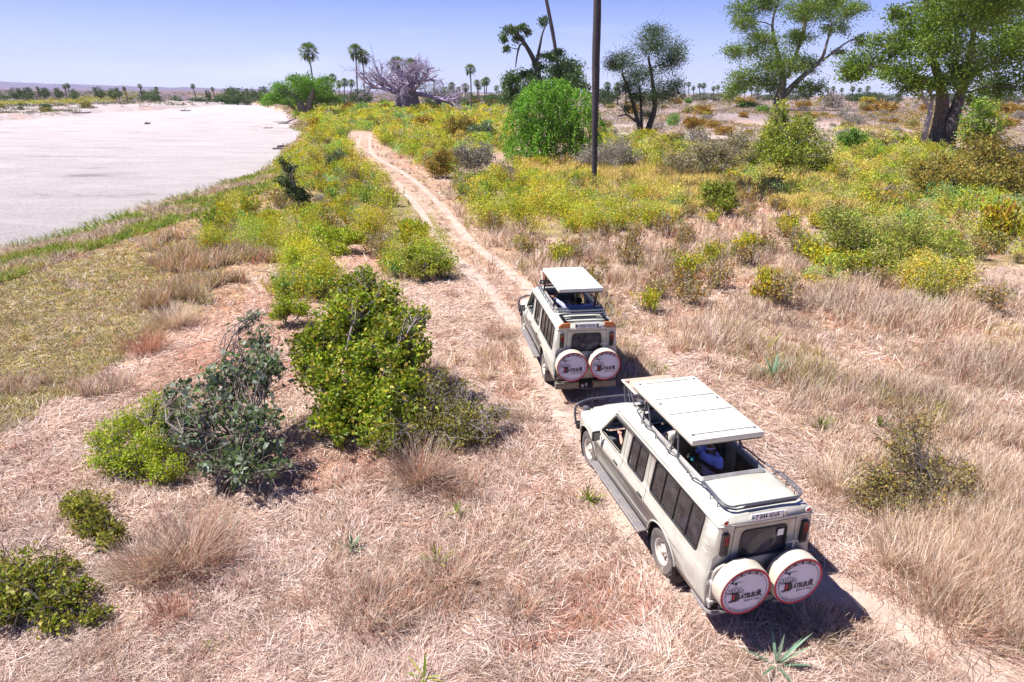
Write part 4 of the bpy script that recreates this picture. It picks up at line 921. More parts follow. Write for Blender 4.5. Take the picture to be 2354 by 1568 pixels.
farc = (cy_ > 160) & (cx_ > -60 - (cy_ - 160) * .3); setc(farc, (.27, .21, .215), .8)
rd = river_d(cx_, cy_); bx = cx_ < np.interp(cy_, FAR_Y, FAR_X) + 3
setc(bx & (rd < 0), (.22, .19, .17)); dist_in = np.interp(cy_, FAR_Y, FAR_X) - cx_
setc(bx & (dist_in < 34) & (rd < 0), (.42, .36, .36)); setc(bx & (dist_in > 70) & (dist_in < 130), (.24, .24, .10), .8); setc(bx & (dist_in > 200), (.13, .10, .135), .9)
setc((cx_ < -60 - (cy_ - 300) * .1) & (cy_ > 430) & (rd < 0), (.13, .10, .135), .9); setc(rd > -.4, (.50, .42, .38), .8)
m_ = fbm(cx_ * .35, cy_ * .35, 31, 4); colr *= (0.80 + .42 * m_)[:, None]
redp = sstep(.62, .74, fbm(cx_ * .22, cy_ * .22, 33, 3)); colr = colr * (1 - redp[:, None] * .5) + np.array([.46, .20, .13]) * redp[:, None] * .5
fg = gridfaces(len(rr), len(azf), True)
gco = np.stack([cx_, cy_, Z.ravel()], 1)
G = mobj('ground', gco, fg, ground_mat(), smooth=180, col=colr[fg].mean(1), kind='structure')
# river bed
sand = bpy.data.materials.new('river_sand'); sand.use_nodes = True; t = sand.node_tree; b = t.nodes['Principled BSDF']; b.inputs['Roughness'].default_value = .9; b.inputs['Specular IOR Level'].default_value = .2
tcn = t.nodes.new('ShaderNodeTexCoord'); mp = t.nodes.new('ShaderNodeMapping'); mp.inputs['Rotation'].default_value = (0, 0, math.radians(20)); mp.inputs['Scale'].default_value = (.05, .13, 1)
t.links.new(tcn.outputs['Object'], mp.inputs[0])
n1 = t.nodes.new('ShaderNodeTexNoise'); n1.inputs['Scale'].default_value = 1.6; n1.inputs['Detail'].default_value = 9; n1.inputs['Roughness'].default_value = .62; n1.inputs['Distortion'].default_value = .6; t.links.new(mp.outputs[0], n1.inputs['Vector'])
cr = t.nodes.new('ShaderNodeValToRGB'); e = cr.color_ramp.elements; e[0].position = .30; e[0].color = (.30, .26, .265, 1); e[1].position = .50; e[1].color = (.50,.45,.445,1)
e2 = e.new(.40); e2.color = (.47, .415, .41, 1); e3 = e.new(.72); e3.color = (.60, .54, .53, 1)
t.links.new(n1.outputs[0], cr.inputs[0])
vo = t.nodes.new('ShaderNodeTexNoise'); vo.inputs['Scale'].default_value = 2.6; vo.inputs['Detail'].default_value = 8; vo.inputs['Roughness'].default_value = .8; t.links.new(tcn.outputs['Object'], vo.inputs['Vector'])
r1 = t.nodes.new('ShaderNodeMapRange'); r1.inputs[1].default_value = .28; r1.inputs[2].default_value = .50; r1.inputs[3].default_value = .60; t.links.new(vo.outputs[0], r1.inputs[0])
v = t.nodes.new('ShaderNodeVectorMath'); v.operation = 'SCALE'; t.links.new(cr.outputs[0], v.inputs[0]); t.links.new(r1.outputs[0], v.inputs['Scale']); t.links.new(v.outputs[0], b.inputs['Base Color'])
bp = t.nodes.new('ShaderNodeBump'); bp.inputs['Strength'].default_value = .9; bp.inputs['Distance'].default_value = .35; t.links.new(vo.outputs[0], bp.inputs['Height']); t.links.new(bp.outputs[0], b.inputs['Normal'])
az2 = np.radians(np.linspace(-75, 0, 300)); rr2 = np.geomspace(18, 900, 260); X2, Y2 = polar(az2, rr2)
D2 = river_d(X2, Y2); Z2 = RIVER_Z + (fbm(X2 * .07, Y2 * .13, 41, 4) - .5) * .30 + (fbm(X2 * .5, Y2 * .5, 43, 3) - .5) * .10
f2 = gridfaces(len(rr2), len(az2)); keep = (D2.ravel()[f2] > -6).any(1)
mobj('dry_river_bed', np.stack([X2.ravel(), Y2.ravel(), Z2.ravel()], 1), f2[keep], sand, smooth=180, kind='structure')
# hills
hm = mat('hill_scrub_haze_tint', (.13, .11, .20), .95, noise=.35, nscale=.02)  # scrub colour with the bluish purple of distant haze painted in
V = []; Fs = []; na = 220
azh = np.radians(np.linspace(-62, 62, na))
pk = np.interp(np.degrees(azh), [-62, -45, -39.5, -36, -32, -28, -22, -14, 0, 20, 45, 62], [44, 40, 33, 26, 20, 15, 11, 9, 7, 5, 6, 8])
for k in range(5):
    R_ = 2400 + k * 330; f_ = [0, .55, 1, .6, 0][k]
    for i, a in enumerate(azh):
        z = (pk[i] * 1.0 + (float(fbm(a * 60 + k, k * 2.3, 51, 4)) - .5) * 9) * f_ - 4
        V.append((R_ * math.sin(a), R_ * math.cos(a), z))
        if k and i: q = k * na + i; Fs.append((q - na - 1, q - na, q, q - 1))
mobj('hills', V, Fs, hm, smooth=180, kind='structure')
# wheel track: two ruts
tm = mat('track_dust', (.50, .38, .31), .95, noise=.16, nscale=2.2, dirt=(.36, .25, .19), dirt_amt=.6, dscale=1.3, bump=.5, bscale=18)
V = []; Fs = []
TPd = track_xy(1100)
for s in (-1, 1):
    b0 = len(V)
    for i, p in enumerate(TPd):
        q = TPd[min(i + 1, len(TPd) - 1)]; p0 = TPd[max(i - 1, 0)]; u = (q - p0) / (np.hypot(*(q - p0)) + 1e-9); n_ = np.array([-u[1], u[0]])
        wd = .20 + .14 * float(fbm(p[1] * .5 + s * 9, 3.3, 61 + s, 3)) 
        if p[1] < 9: wd += .24 if s > 0 else .02
        c_ = s * (.82 + .1 * float(fbm(p[1] * .2, 1.1, 65, 2)))
        for e_ in (-1, -.45, 0, .45, 1):
            ww = wd * (1 + (.45 * (float(fbm(p[0] * 2.2, p[1] * 2.2, 67 + int(e_ > 0) + 3 * s, 3)) - .5) if abs(e_) == 1 else 0))
            x, y = p + n_ * (c_ + e_ * ww); V.append((x, y, float(H(x, y)) + (.004 if abs(e_) == 1 else .012)))
        if i:
            for k in range(4): a = b0 + i * 5 + k; Fs.append((a - 5, a - 4, a + 1, a))
mobj('dirt_track', V, flip_to(V, Fs, (0, 0, 1)), tm, smooth=180, kind='structure')
# ------------------------------------------------------------------ plants
def pal(*c): return np.array(c, float)
def pick(P, n, jit=.25):
    i = rng.integers(0, len(P), n); return P[i] * (1 + (rng.random((n, 1)) - .5) * 2 * jit)
def leaves(P, size, aspect=.5, up=.3, droop=None, fold=0.0):
    """P (n,3) leaf bases; size scalar or (n,). returns verts, faces: one pointed leaf per base"""
    n = len(P); s = np.broadcast_to(np.asarray(size, float), (n,)) * (.65 + .7 * rng.random(n))
    d = rng.normal(size=(n, 3)); d[:, 2] = d[:, 2] * .7 + up
    if droop is not None: d = d * .5 + droop
    d /= np.linalg.norm(d, axis=1, keepdims=True) + 1e-9
    q = rng.normal(size=(n, 3)); q[:, 2] *= .5; w_ = np.cross(d, q); w_ /= np.linalg.norm(w_, axis=1, keepdims=True) + 1e-9
    nrm = np.cross(d, w_)
    a = P; b = P + d * s[:, None] * .45 + w_ * (s * aspect * .5)[:, None]; c = P + d * s[:, None]; e = P + d * s[:, None] * .45 - w_ * (s * aspect * .5)[:, None]
    if fold: b = b + nrm * s[:, None] * fold; e = e + nrm * s[:, None] * fold
    V = np.stack([a, b, c, e], 1).reshape(-1, 3); Fc = np.arange(4 * n).reshape(n, 4)
    return V, Fc
def tubes(lines, n=5):
    """lines: list of (points (m,3), radii (m,)) -> verts, quads"""
    VV = []; FF = []; b0 = 0; ang = np.arange(n) * 2 * np.pi / n
    for P, R in lines:
        P = np.asarray(P, float); m = len(P); R = np.broadcast_to(np.asarray(R, float), (m,))
        T = np.gradient(P, axis=0); T /= np.linalg.norm(T, axis=1, keepdims=True) + 1e-9
        ref = np.array([0, 0, 1.]) if abs(T[:, 2]).mean() < .8 else np.array([1., 0, 0])
        A = np.cross(T, ref); A /= np.linalg.norm(A, axis=1, keepdims=True) + 1e-9; B = np.cross(T, A)
        V = P[:, None] + (A[:, None] * np.cos(ang)[None, :, None] + B[:, None] * np.sin(ang)[None, :, None]) * R[:, None, None]
        VV.append(V.reshape(-1, 3)); i, j = np.meshgrid(np.arange(m - 1), np.arange(n), indexing='ij'); j2 = (j + 1) % n
        FF.append(np.stack([i * n + j, i * n + j2, (i + 1) * n + j2, (i + 1) * n + j], -1).reshape(-1, 4) + b0); b0 += m * n
    return np.concatenate(VV), np.concatenate(FF)
def bend(p, q, n=6, wob=.08, sag=0.0):
    p, q = np.asarray(p, float), np.asarray(q, float); t = np.linspace(0, 1, n)[:, None]; L_ = np.linalg.norm(q - p)
    P = p + (q - p) * t; k = np.sin(t * np.pi)
    o = rng.normal(size=3) * wob * L_; o2 = rng.normal(size=3) * wob * L_ * .5
    return P + k * o + np.sin(t * 2 * np.pi) * o2 + np.array([0, 0, 1]) * k * sag * L_
def ball(n, r, c=(0, 0, 0), shell=.5):
    d = rng.normal(size=(n, 3)); d /= np.linalg.norm(d, axis=1, keepdims=True); u = (shell + (1 - shell) * rng.random(n)) ** .6
    return d * u[:, None] * np.asarray(r) + np.asarray(c)
GREEN1 = pal((.14, .27, .025), (.20, .34, .03), (.09, .20, .025), (.28, .38, .035), (.36, .40, .05))
GREEN_D = pal((.05, .10, .035), (.04, .08, .03), (.08, .13, .04), (.10, .14, .05))
GREEN_B = pal((.14, .34, .03), (.20, .42, .04), (.10, .26, .02), (.28, .46, .07), (.24, .36, .06))
YEL = pal((.60, .52, .03), (.54, .50, .03), (.40, .46, .03), (.66, .50, .03), (.48, .46, .04), (.28, .36, .04), (.62, .40, .04))
YGR = pal((.32, .44, .03), (.40, .50, .04), (.24, .38, .03), (.46, .48, .04), (.52, .44, .04))
BLG = pal((.16, .38, .14), (.22, .44, .16), (.30, .46, .12), (.40, .46, .06))
RUSTC = pal((.40, .20, .03), (.34, .17, .035), (.46, .27, .04), (.26, .15, .035), (.36, .28, .05))
OLIV = pal((.32, .29, .08), (.25, .25, .07), (.40, .33, .11), (.18, .18, .06), (.42, .30, .10))
GREYC = pal((.34, .29, .31), (.42, .36, .38), (.27, .23, .25), (.36, .32, .24), (.22, .20, .17))
TAN = pal((.62, .49, .35), (.68, .56, .43), (.52, .38, .27), (.74, .64, .53), (.40, .27, .20), (.58, .46, .30))
PINK = pal((.70, .54, .46), (.77, .63, .55), (.56, .40, .33), (.84, .74, .67), (.38, .25, .20), (.66, .53, .43), (.46, .31, .25))
GOLD = pal((.72, .60, .18), (.78, .66, .24), (.64, .58, .12), (.56, .42, .16), (.72, .52, .20))
REDG = pal((.46, .22, .15), (.54, .30, .20), (.38, .18, .13))
BROWNG = pal((.20, .23, .05), (.30, .34, .05), (.38, .31, .06), (.14, .18, .04), (.48, .36, .08), (.26, .16, .05), (.40, .42, .06))
GLAUC = pal((.12, .18, .09), (.19, .24, .15), (.08, .13, .05), (.38, .42, .36), (.11, .20, .05), (.27, .31, .24), (.14, .16, .07))

def px_point(D, a, b, dd=0.0):       # point seen at (a, b) of the 2353 wide view, at ground distance D + dd
    dx, dy, dz = ray(a * K, b * K); t = (D + dd) / float(dy); return np.array([float(dx) * t, D + dd, CAMH + float(dz) * t])
BARK_M = mat('bark_mid', (.10, .082, .08), .9, noise=.4, nscale=2, bump=.8, bscale=6)
def make_tree(name, D, base, trunk, blobs, label, cat='tree', group=None, pal_=GREEN1, leaf=.22, n_leaf=9000, twigs=10, bark=BARK, tr=.5, droop=0.0, up=.25, aspect=.5, depth=.7, clump=.16, extra_limbs=(), tips=0, bs=1.0):
    """trunk: polylines [(a, b, width_px)...]; blobs: (a, b, rx, ry[, depth]) - all read in the photograph and given real depth at distance D"""
    blobs = [(q[0], q[1], q[2] * bs, q[3] * bs, *q[4:]) for q in blobs]
    g = px_point(D, *base); z0 = float(H(g[0], g[1])); org = np.array([g[0], g[1], z0])
    mpp = np.linalg.norm(px_point(D, base[0] + 10, base[1]) - g) / 10
    lines = []; nodes = []
    for ti, tk in enumerate(trunk):
        P = [px_point(D, a, b, (rng.random() - .5) * 2 * w_ * mpp * (.3 if i else 0)) for i, (a, b, w_) in enumerate(tk)]
        if ti == 0 or tk[0][1] >= base[1] - 26: P[0][2] = float(H(P[0][0], P[0][1])) - .1
        R = [w_ * mpp / 2 for _, _, w_ in tk]
        Q = np.array(smooth_path([tuple(p) for p in P], 4)); Rq = np.interp(np.linspace(0, 1, len(Q)), np.linspace(0, 1, len(R)), R)
        lines.append((Q, Rq)); nodes += [(q, r) for q, r in zip(Q[2:], Rq[2:])]
    big = list(lines); fine = []; LP = []; LD = []
    tot = sum(b_[2] * b_[3] for b_ in blobs)
    for b_ in blobs:
        a, b, rx, ry = b_[:4]; dd = b_[4] if len(b_) > 4 else (rng.random() - .5) * 2 * depth * max(rx, ry) * mpp * 1.5
        c = px_point(D, a, b, dd); r = np.array([rx * mpp, (rx + ry) / 2 * mpp * .9, ry * mpp])
        # limb from the best node: near and lower than the blob
        best = min(nodes, key=lambda q: np.linalg.norm(q[0] - c) + max(0, q[0][2] - c[2]) * 1.5)
        rl = max(.02, min(best[1] * .65, .035 + .03 * np.linalg.norm(best[0] - c) ** .8 * tr * 2))
        P = bend(best[0], c, 7, .07, .05); R = np.linspace(rl, rl * .45, 7); lines.append((P, R)); nn = [(P[k], R[k]) for k in (3, 4, 5, 6)]
        nodes += nn[:2]
        ns = max(4, int(twigs * (.5 + (rx * ry) / (tot / len(blobs)) * .6))); nl = int(n_leaf * rx * ry / tot)
        ends = ball(ns, r * .86, c, .45); per = max(3, nl // (ns * 3))
        for e_ in ends:
            q = min(nn, key=lambda t: np.linalg.norm(t[0] - e_)); Pt = bend(q[0], e_, 5, .1, .06); fine.append((Pt, np.linspace(rl * .35, max(.012, rl * .1), 5)))
            for k in range(3):
                o = Pt[[2, 3, 4][k]] + rng.normal(size=3) * r * .10; cr = r.mean() * clump * (1.0 + .8 * rng.random())
                p = o + rng.normal(size=(per, 3)) * np.array([cr * 1.15, cr * 1.15, cr * .6])
                if droop: p[:, 2] -= rng.random(per) ** 1.5 * droop
                LP.append(p)
                if tips: 
                    e2 = o + rng.normal(size=3) * cr * 1.5; fine.append((bend(Pt[3], e2, 3, .1), [max(.012, rl * .1)] * 3))
    root = empty(name, tuple(org), 0, label=label, cat=cat, group=group)
    V, Fs = tubes(lines, 8); o = mobj('trunk', V - org, Fs, bark, root, 60)
    V, Fs = tubes(fine, 4); mobj('branches', V - org, Fs, bark, root)
    LP = np.concatenate(LP) - org
    V, Fs = leaves(LP, leaf, aspect, up, droop=np.array([0, 0, -1.]) if droop else None)
    zone_ = fbm(LP[:, 0] / 1.6 + 50, LP[:, 2] / 1.6 + 50, 77, 2)[:, None]
    zc = fbm(LP[:, 0] / 1.1 + 20, LP[:, 2] / 1.1 + 20, 79, 2)[:, None]; col = (pal_.mean(0) * .55 + pick(pal_, len(LP), .12) * .45) * (.35 + .65 * zone_ + .65 * zc)
    mobj('crown', V, Fs, LEAF, root, col=col)
    return root
# -- the large trees on the right
make_tree('tree', 101, (2163, 322), [[(2154, 322, 40), (2160, 285, 32), (2166, 240, 28), (2162, 195, 20), (2140, 130, 12)], [(2182, 322, 34), (2188, 280, 28), (2202, 235, 25), (2218, 180, 18), (2232, 110, 12), (2240, 60, 8)], [(2164, 205, 14), (2080, 165, 8), (2000, 150, 4)], [(2214, 190, 14), (2300, 130, 8), (2360, 90, 4)]],
    [(1990, 150, 70, 34), (2050, 110, 70, 38), (2100, 60, 70, 42), (2070, 170, 62, 30), (2160, 110, 76, 48), (2200, 40, 90, 50), (2290, 50, 80, 50), (2280, 130, 84, 46), (2200, 175, 80, 40), (2120, 195, 60, 30), (2290, 205, 60, 34), (2370, 100, 70, 60), (2230, -30, 110, 50), (2350, -10, 90, 60), (1955, 175, 34, 22), (2390, 190, 50, 40), (2060, 30, 34, 16), (2145, 5, 60, 30), (2240, 230, 40, 20)],
    'huge thick-trunked leafy tree at the right edge with a pale dead limb at its base', pal_=GREEN1 * .68, bs=1.08, leaf=.38, n_leaf=60000, twigs=30, bark=BARK_M, depth=.8, clump=.13)
make_tree('tree', 205, (1795, 258), [[(1790, 258, 30), (1792, 225, 24), (1800, 180, 15), (1790, 130, 9), (1775, 60, 6), (1790, 0, 4)], [(1796, 225, 17), (1840, 180, 12), (1885, 140, 9), (1900, 100, 6), (1912, 60, 4)], [(1810, 180, 9), (1835, 110, 9), (1850, 55, 9), (1845, 0, 7)], [(1890, 140, 6), (1935, 105, 4), (1960, 90, 2.5)]],
    [(1720, 25, 44, 26), (1760, -10, 40, 30), (1710, 60, 28, 16), (1700, 120, 40, 20), (1750, 95, 42, 26), (1780, 150, 60, 34), (1700, 185, 34, 30), (1760, 195, 40, 20), (1850, 150, 34, 22), (1870, 200, 32, 20), (1880, 25, 50, 26), (1920, -10, 50, 26), (1960, 20, 34, 22), (1925, 65, 34, 16), (1980, 95, 24, 14), (1840, 90, 34, 24), (1840, 20, 44, 28), (1680, 210, 24, 24), (1930, 120, 18, 10)],
    'tall open-crowned tree with bare curving limbs, left of the huge right-hand tree', pal_=GREEN1 * .68, bs=1.22, leaf=.52, n_leaf=46000, twigs=28, bark=mat('bark_warm_grey', (.19, .155, .15), .9, noise=.4, nscale=1.5, bump=.8, bscale=5), depth=.7, clump=.15)
make_tree('tree', 118, (1487, 318), [[(1483, 318, 16), (1492, 290, 14), (1505, 245, 12), (1500, 190, 8), (1490, 130, 5)], [(1480, 316, 12), (1465, 275, 9), (1450, 220, 7), (1430, 170, 5)], [(1476, 310, 7), (1474, 260, 6), (1470, 200, 5)], [(1462, 280, 5), (1440, 264, 4), (1420, 268, 2)]],
    [(1500, 100, 62, 38), (1540, 140, 42, 34), (1430, 140, 44, 30), (1470, 170, 50, 30), (1525, 215, 52, 40), (1470, 225, 36, 28), (1410, 150, 26, 22), (1560, 120, 26, 34), (1450, 200, 40, 24), (1555, 200, 24, 30), (1440, 250, 22, 14), (1510, 70, 36, 14), (1480, 265, 34, 14)],
    'multi-stemmed tree with a thin rounded crown, standing right of the bare palm pole', pal_=GREEN_D * 1.3, leaf=.26, n_leaf=20000, twigs=34, bark=BARK_D, depth=.6, clump=.17, tips=1)
make_tree('tree', 112, (1250, 300), [[(1268, 300, 22), (1256, 240, 18), (1240, 190, 15), (1232, 150, 12), (1212, 110, 9), (1190, 80, 7), (1165, 72, 5)], [(1232, 150, 8), (1240, 110, 6), (1246, 80, 4), (1254, 58, 3)], [(1222, 125, 6), (1200, 100, 5), (1190, 120, 4), (1185, 155, 2)], [(1250, 220, 10), (1290, 180, 8), (1310, 160, 5)]],
    [(1175, 65, 22, 12), (1200, 60, 16, 10), (1160, 85, 12, 12), (1215, 70, 10, 8), (1165, 108, 10, 9), (1250, 45, 13, 10), (1190, 85, 16, 10), (1295, 160, 44, 34), (1320, 190, 24, 36), (1230, 200, 34, 36), (1180, 180, 26, 24), (1175, 215, 26, 26), (1215, 165, 24, 16), (1280, 210, 40, 30), (1260, 125, 22, 12), (1282, 118, 14, 12), (1240, 150, 18, 12), (1200, 235, 26, 20)],
    'tall dark tree with a crooked limb reaching left, behind the bright green weeping bush', pal_=GREEN_D * 1.25, leaf=.34, n_leaf=22000, twigs=20, bark=BARK_D, depth=.7, clump=.19, droop=.35)
# the dead limb beside the huge tree
def dead_wood(name, D, paths, label, cat, bark=BARK_P, nb=3, group=None):
    g = px_point(D, *paths[0][0][:2]); org = np.array([g[0], g[1], float(H(g[0], g[1]))]); mpp = np.linalg.norm(px_point(D, paths[0][0][0] + 10, paths[0][0][1]) - g) / 10; L_ = []
    for i, p in enumerate(paths):
        P = [px_point(D, a, b, (rng.random() - .5) * 3 * w_ * mpp if j else 0) for j, (a, b, w_) in enumerate(p)]
        if i == 0: P[0][2] = org[2] - .05
        Q = np.array(smooth_path([tuple(q) for q in P], 4)); L_.append((Q, np.interp(np.linspace(0, 1, len(Q)), np.linspace(0, 1, len(p)), [w_ * mpp / 2 for _, _, w_ in p])))
    V, Fs = tubes(L_, 6); return mobj(name, V - org, Fs, bark, None, 60, label=label, cat=cat, group=group), org
o, g = dead_wood('dead_tree', 97, [[(2122, 324, 13), (2130, 290, 12), (2138, 255, 9), (2125, 230, 6), (2118, 205, 4)], [(2136, 260, 7), (2142, 225, 6), (2120, 180, 4)], [(2128, 240, 4), (2112, 215, 3), (2105, 200, 2)], [(2140, 235, 4), (2152, 215, 3)]], 'pale dead trunk leaning against the huge right-hand tree', 'dead tree'); o.location = g
# green tree leaning over the river bank
make_tree('tree', 196, (700, 268), [[(698, 270, 26), (694, 250, 20), (680, 225, 14), (655, 208, 9), (630, 212, 6)], [(704, 268, 20), (712, 235, 14), (722, 205, 9)], [(690, 250, 10), (668, 242, 8), (648, 238, 6), (630, 236, 4)]],
    [(625, 225, 30, 17), (650, 205, 32, 18), (660, 235, 22, 12), (690, 190, 34, 18), (720, 200, 34, 20), (745, 205, 30, 20), (690, 220, 34, 18), (735, 225, 34, 20), (615, 238, 18, 9), (675, 180, 16, 9), (745, 185, 24, 10), (765, 230, 20, 14), (700, 205, 30, 16), (640, 222, 26, 12)],
    'spreading bright green tree leaning over the edge of the dry river bed', pal_=GREEN_B * .8, leaf=.55, n_leaf=13000, twigs=18, depth=.7, clump=.20)
o, g = dead_wood('dead_tree', 200, [[(716, 215, 4), (712, 195, 3), (711, 178, 2.4), (706, 164, 1.6)], [(712, 186, 2), (692, 175, 1.4)], [(711, 178, 1.6), (716, 166, 1.2)]], 'bare dead spike sticking up out of the green riverside tree', 'dead tree', BARK_D); o.location = g
# -- weeping bush
def weeping_bush():
    D = 80.0; base = px_point(D, 1262, 362); org = np.array([base[0], base[1], float(H(base[0], base[1]))]); mpp = .1235 * 1.0
    mpp = np.linalg.norm(px_point(D, 1272, 362) - base) / 10
    blobs = [(1262, 250, 62, 66), (1225, 260, 48, 60), (1310, 262, 56, 56), (1195, 310, 38, 50), (1345, 300, 40, 52), (1260, 320, 70, 48), (1215, 335, 44, 36), (1310, 335, 58, 36), (1240, 215, 36, 28), (1280, 205, 30, 22), (1335, 240, 28, 30), (1190, 280, 22, 28), (1180, 345, 20, 24), (1275, 290, 60, 60), (1355, 340, 24, 28)]
    P = []; Dd = []; lines = []
    for a, b, rx, ry in blobs:
        c = px_point(D, a, b, (rng.random() - .6) * 4.5) - org; r = np.array([rx, rx * .9, ry]) * mpp
        s_ = ball(int(rx * ry / 11), r * .93, c, .75)
        for q in s_:
            out = q - c; out = out / (np.linalg.norm(out) + 1e-6); L_ = .7 + 1.1 * rng.random(); n = 15
            t = np.linspace(0, 1, n)[:, None]; path = q + (out * .9 + np.array([0, 0, .55])) * t * L_ * .55 - np.array([0, 0, 1]) * t ** 2 * L_
            p = path + rng.normal(size=(n, 3)) * .045; P.append(p); Dd.append(np.gradient(path, axis=0) + rng.normal(size=(n, 3)) * .06)
        lines.append((bend((rng.normal() * .5, rng.normal() * .5, 0), c, 6, .08), np.linspace(.14, .04, 6)))
    P = np.concatenate(P); Dd = np.concatenate(Dd); Dd /= np.linalg.norm(Dd, axis=1, keepdims=True)
    P[:, 2] = np.maximum(P[:, 2], .05)
    V, Fs = leaves(P, .26, .42, 0, droop=Dd * 1.6)
    root = empty('weeping_bush', tuple(org), label='large bright green weeping bush in the middle distance beside the bare palm pole', cat='bush')
    mobj('foliage', V, Fs, LEAF, root, col=pick(GREEN_B, len(P), .3) * (.7 + .6 * fbm(P[:, 0] / 1.2, P[:, 2] / 1.2, 5, 2))[:, None]); V, Fs = tubes(lines, 6); mobj('stems', V, Fs, BARK, root)
weeping_bush()
# -- baobabs without leaves
def baobab(name, D, base, tw, crown, label, n1=9, seed=1, green=0):
    R = np.random.default_rng(seed); g = px_point(D, *base); org = np.array([g[0], g[1], float(H(g[0], g[1]))]); mpp = np.linalg.norm(px_point(D, base[0] + 10, base[1]) - g) / 10
    top = (base[1] - crown[1]) * mpp; lines = []
    w_ = tw * mpp / 2; ht = (base[1] - crown[3]) * mpp
    for k in range(7):      # fluted trunk from fused stems
        a = k / 7 * 2 * math.pi; o = np.array([math.cos(a), math.sin(a), 0]) * w_ * .55
        lines.append((np.array([o * 1.35 + (0, 0, -.3), o * 1.05 + (0, 0, ht * .3), o * .8 + (0, 0, ht * .7), o * .75 + (0, 0, ht)]), np.array([w_ * .62, w_ * .5, w_ * .42, w_ * .34])))
    trunk = tubes(lines, 9); tw_l = []
    hw, hh = crown[2] * mpp, (crown[3] - crown[1]) * mpp
    def grow(p, d, L_, r, lev):
        n = 5; P = [p]; q = p.copy(); dd = d.copy()
        for i in range(n - 1):
            dd = dd + R.normal(size=3) * .17; dd[2] += .03 if lev < 3 else .02; dd /= np.linalg.norm(dd); q = q + dd * L_ / (n - 1); P.append(q.copy())
        tw_l.append((np.array(P), np.linspace(r, r * .55, n)))
        if lev < 5:
            for k in range([3, 3, 3, 3, 2][lev]):
                i = int(R.integers(1, n)); nd = dd + R.normal(size=3) * np.array([.55, .55, .35]); nd /= np.linalg.norm(nd)
                grow(P[i], nd, L_ * (.60 + .2 * R.random()), r * .58, lev + 1)
    for k in range(n1):
        a = k / n1 * 2 * math.pi + R.random() * .5; el = R.uniform(-.05, 1.0) if k % 3 else R.uniform(.7, 1.35); d = np.array([math.cos(a) * math.cos(el), math.sin(a) * math.cos(el), math.sin(el)])
        L_ = (hw * 1.15 if el < .6 else hh * .9) * .56; grow(np.array([math.cos(a) * w_ * .4, math.sin(a) * w_ * .4, ht * R.uniform(.75, 1.0)]), d, L_, w_ * .20, 0)
    root = empty(name, tuple(org), label=label, cat='baobab tree'); mobj('trunk', *trunk, BAO_T, root, 50)
    V, Fs = tubes(tw_l, 3)
    V[:, 2] = np.where(V[:, 2] > 0.5, V[:, 2], .5)
    mobj('branches', V, Fs, BAO_B, root)
    if green:
        P = np.concatenate([l[0][2:] for l in tw_l[len(tw_l) // 3:]]); P = P[R.random(len(P)) < green] + R.normal(size=(1, 3)) * .1
        P = np.repeat(P, 4, 0) + R.normal(size=(len(P) * 4, 3)) * .4; V, Fs = leaves(P, .5); mobj('crown', V, Fs, LEAF, root, col=pick(GREEN_D * 1.6, len(P)))
BAO_T = mat('baobab_bark', (.16, .13, .16), .8, noise=.4, nscale=1.2, bump=.8, bscale=3); BAO_B = mat('baobab_twigs', (.36, .29, .41), .85, noise=.25, nscale=1)
baobab('baobab_tree', 250, (938, 262), 58, (938, 148, 95, 215), 'leafless grey-violet baobab with a wide twiggy crown and massive fluted trunk', 15, 3)
baobab('baobab_tree', 290, (1006, 245), 17, (1000, 172, 34, 222), 'smaller half-bare baobab just right of the big leafless baobab', 9, 5, .03)
# -- palms
TRUNK_P = mat('palm_trunk', (.15, .12, .13), .9, noise=.3, nscale=3, bump=.5, bscale=12)
def pole_mat():
    m = mat('palm_pole_bark', (.10, .08, .085), .85); t = m.node_tree; b = t.nodes['Principled BSDF']; tcn = t.nodes.new('ShaderNodeTexCoord')
    wv = t.nodes.new('ShaderNodeTexWave'); wv.bands_direction = 'Z'; wv.inputs['Scale'].default_value = 3.2; wv.inputs['Distortion'].default_value = 2.2; wv.inputs['Detail'].default_value = 3
    n = t.nodes.new('ShaderNodeTexNoise'); n.inputs['Scale'].default_value = 2.3; n.inputs['Detail'].default_value = 8
    for q in (wv, n): t.links.new(tcn.outputs['Object'], q.inputs['Vector'])
    cr = t.nodes.new('ShaderNodeValToRGB'); cr.color_ramp.elements[0].position = .3; cr.color_ramp.elements[0].color = (.02, .017, .024, 1); cr.color_ramp.elements[1].position = .7; cr.color_ramp.elements[1].color = (.09, .072, .085, 1)
    mx_ = t.nodes.new('ShaderNodeMix'); mx_.data_type = 'FLOAT'; mx_.inputs[0].default_value = .6; t.links.new(wv.outputs[1], mx_.inputs[2]); t.links.new(n.outputs[0], mx_.inputs[3]); t.links.new(mx_.outputs[0], cr.inputs[0]); t.links.new(cr.outputs[0], b.inputs['Base Color'])
    bp = t.nodes.new('ShaderNodeBump'); bp.inputs['Strength'].default_value = .8; bp.inputs['Distance'].default_value = .03; t.links.new(mx_.outputs[0], bp.inputs['Height']); t.links.new(bp.outputs[0], b.inputs['Normal']); return m
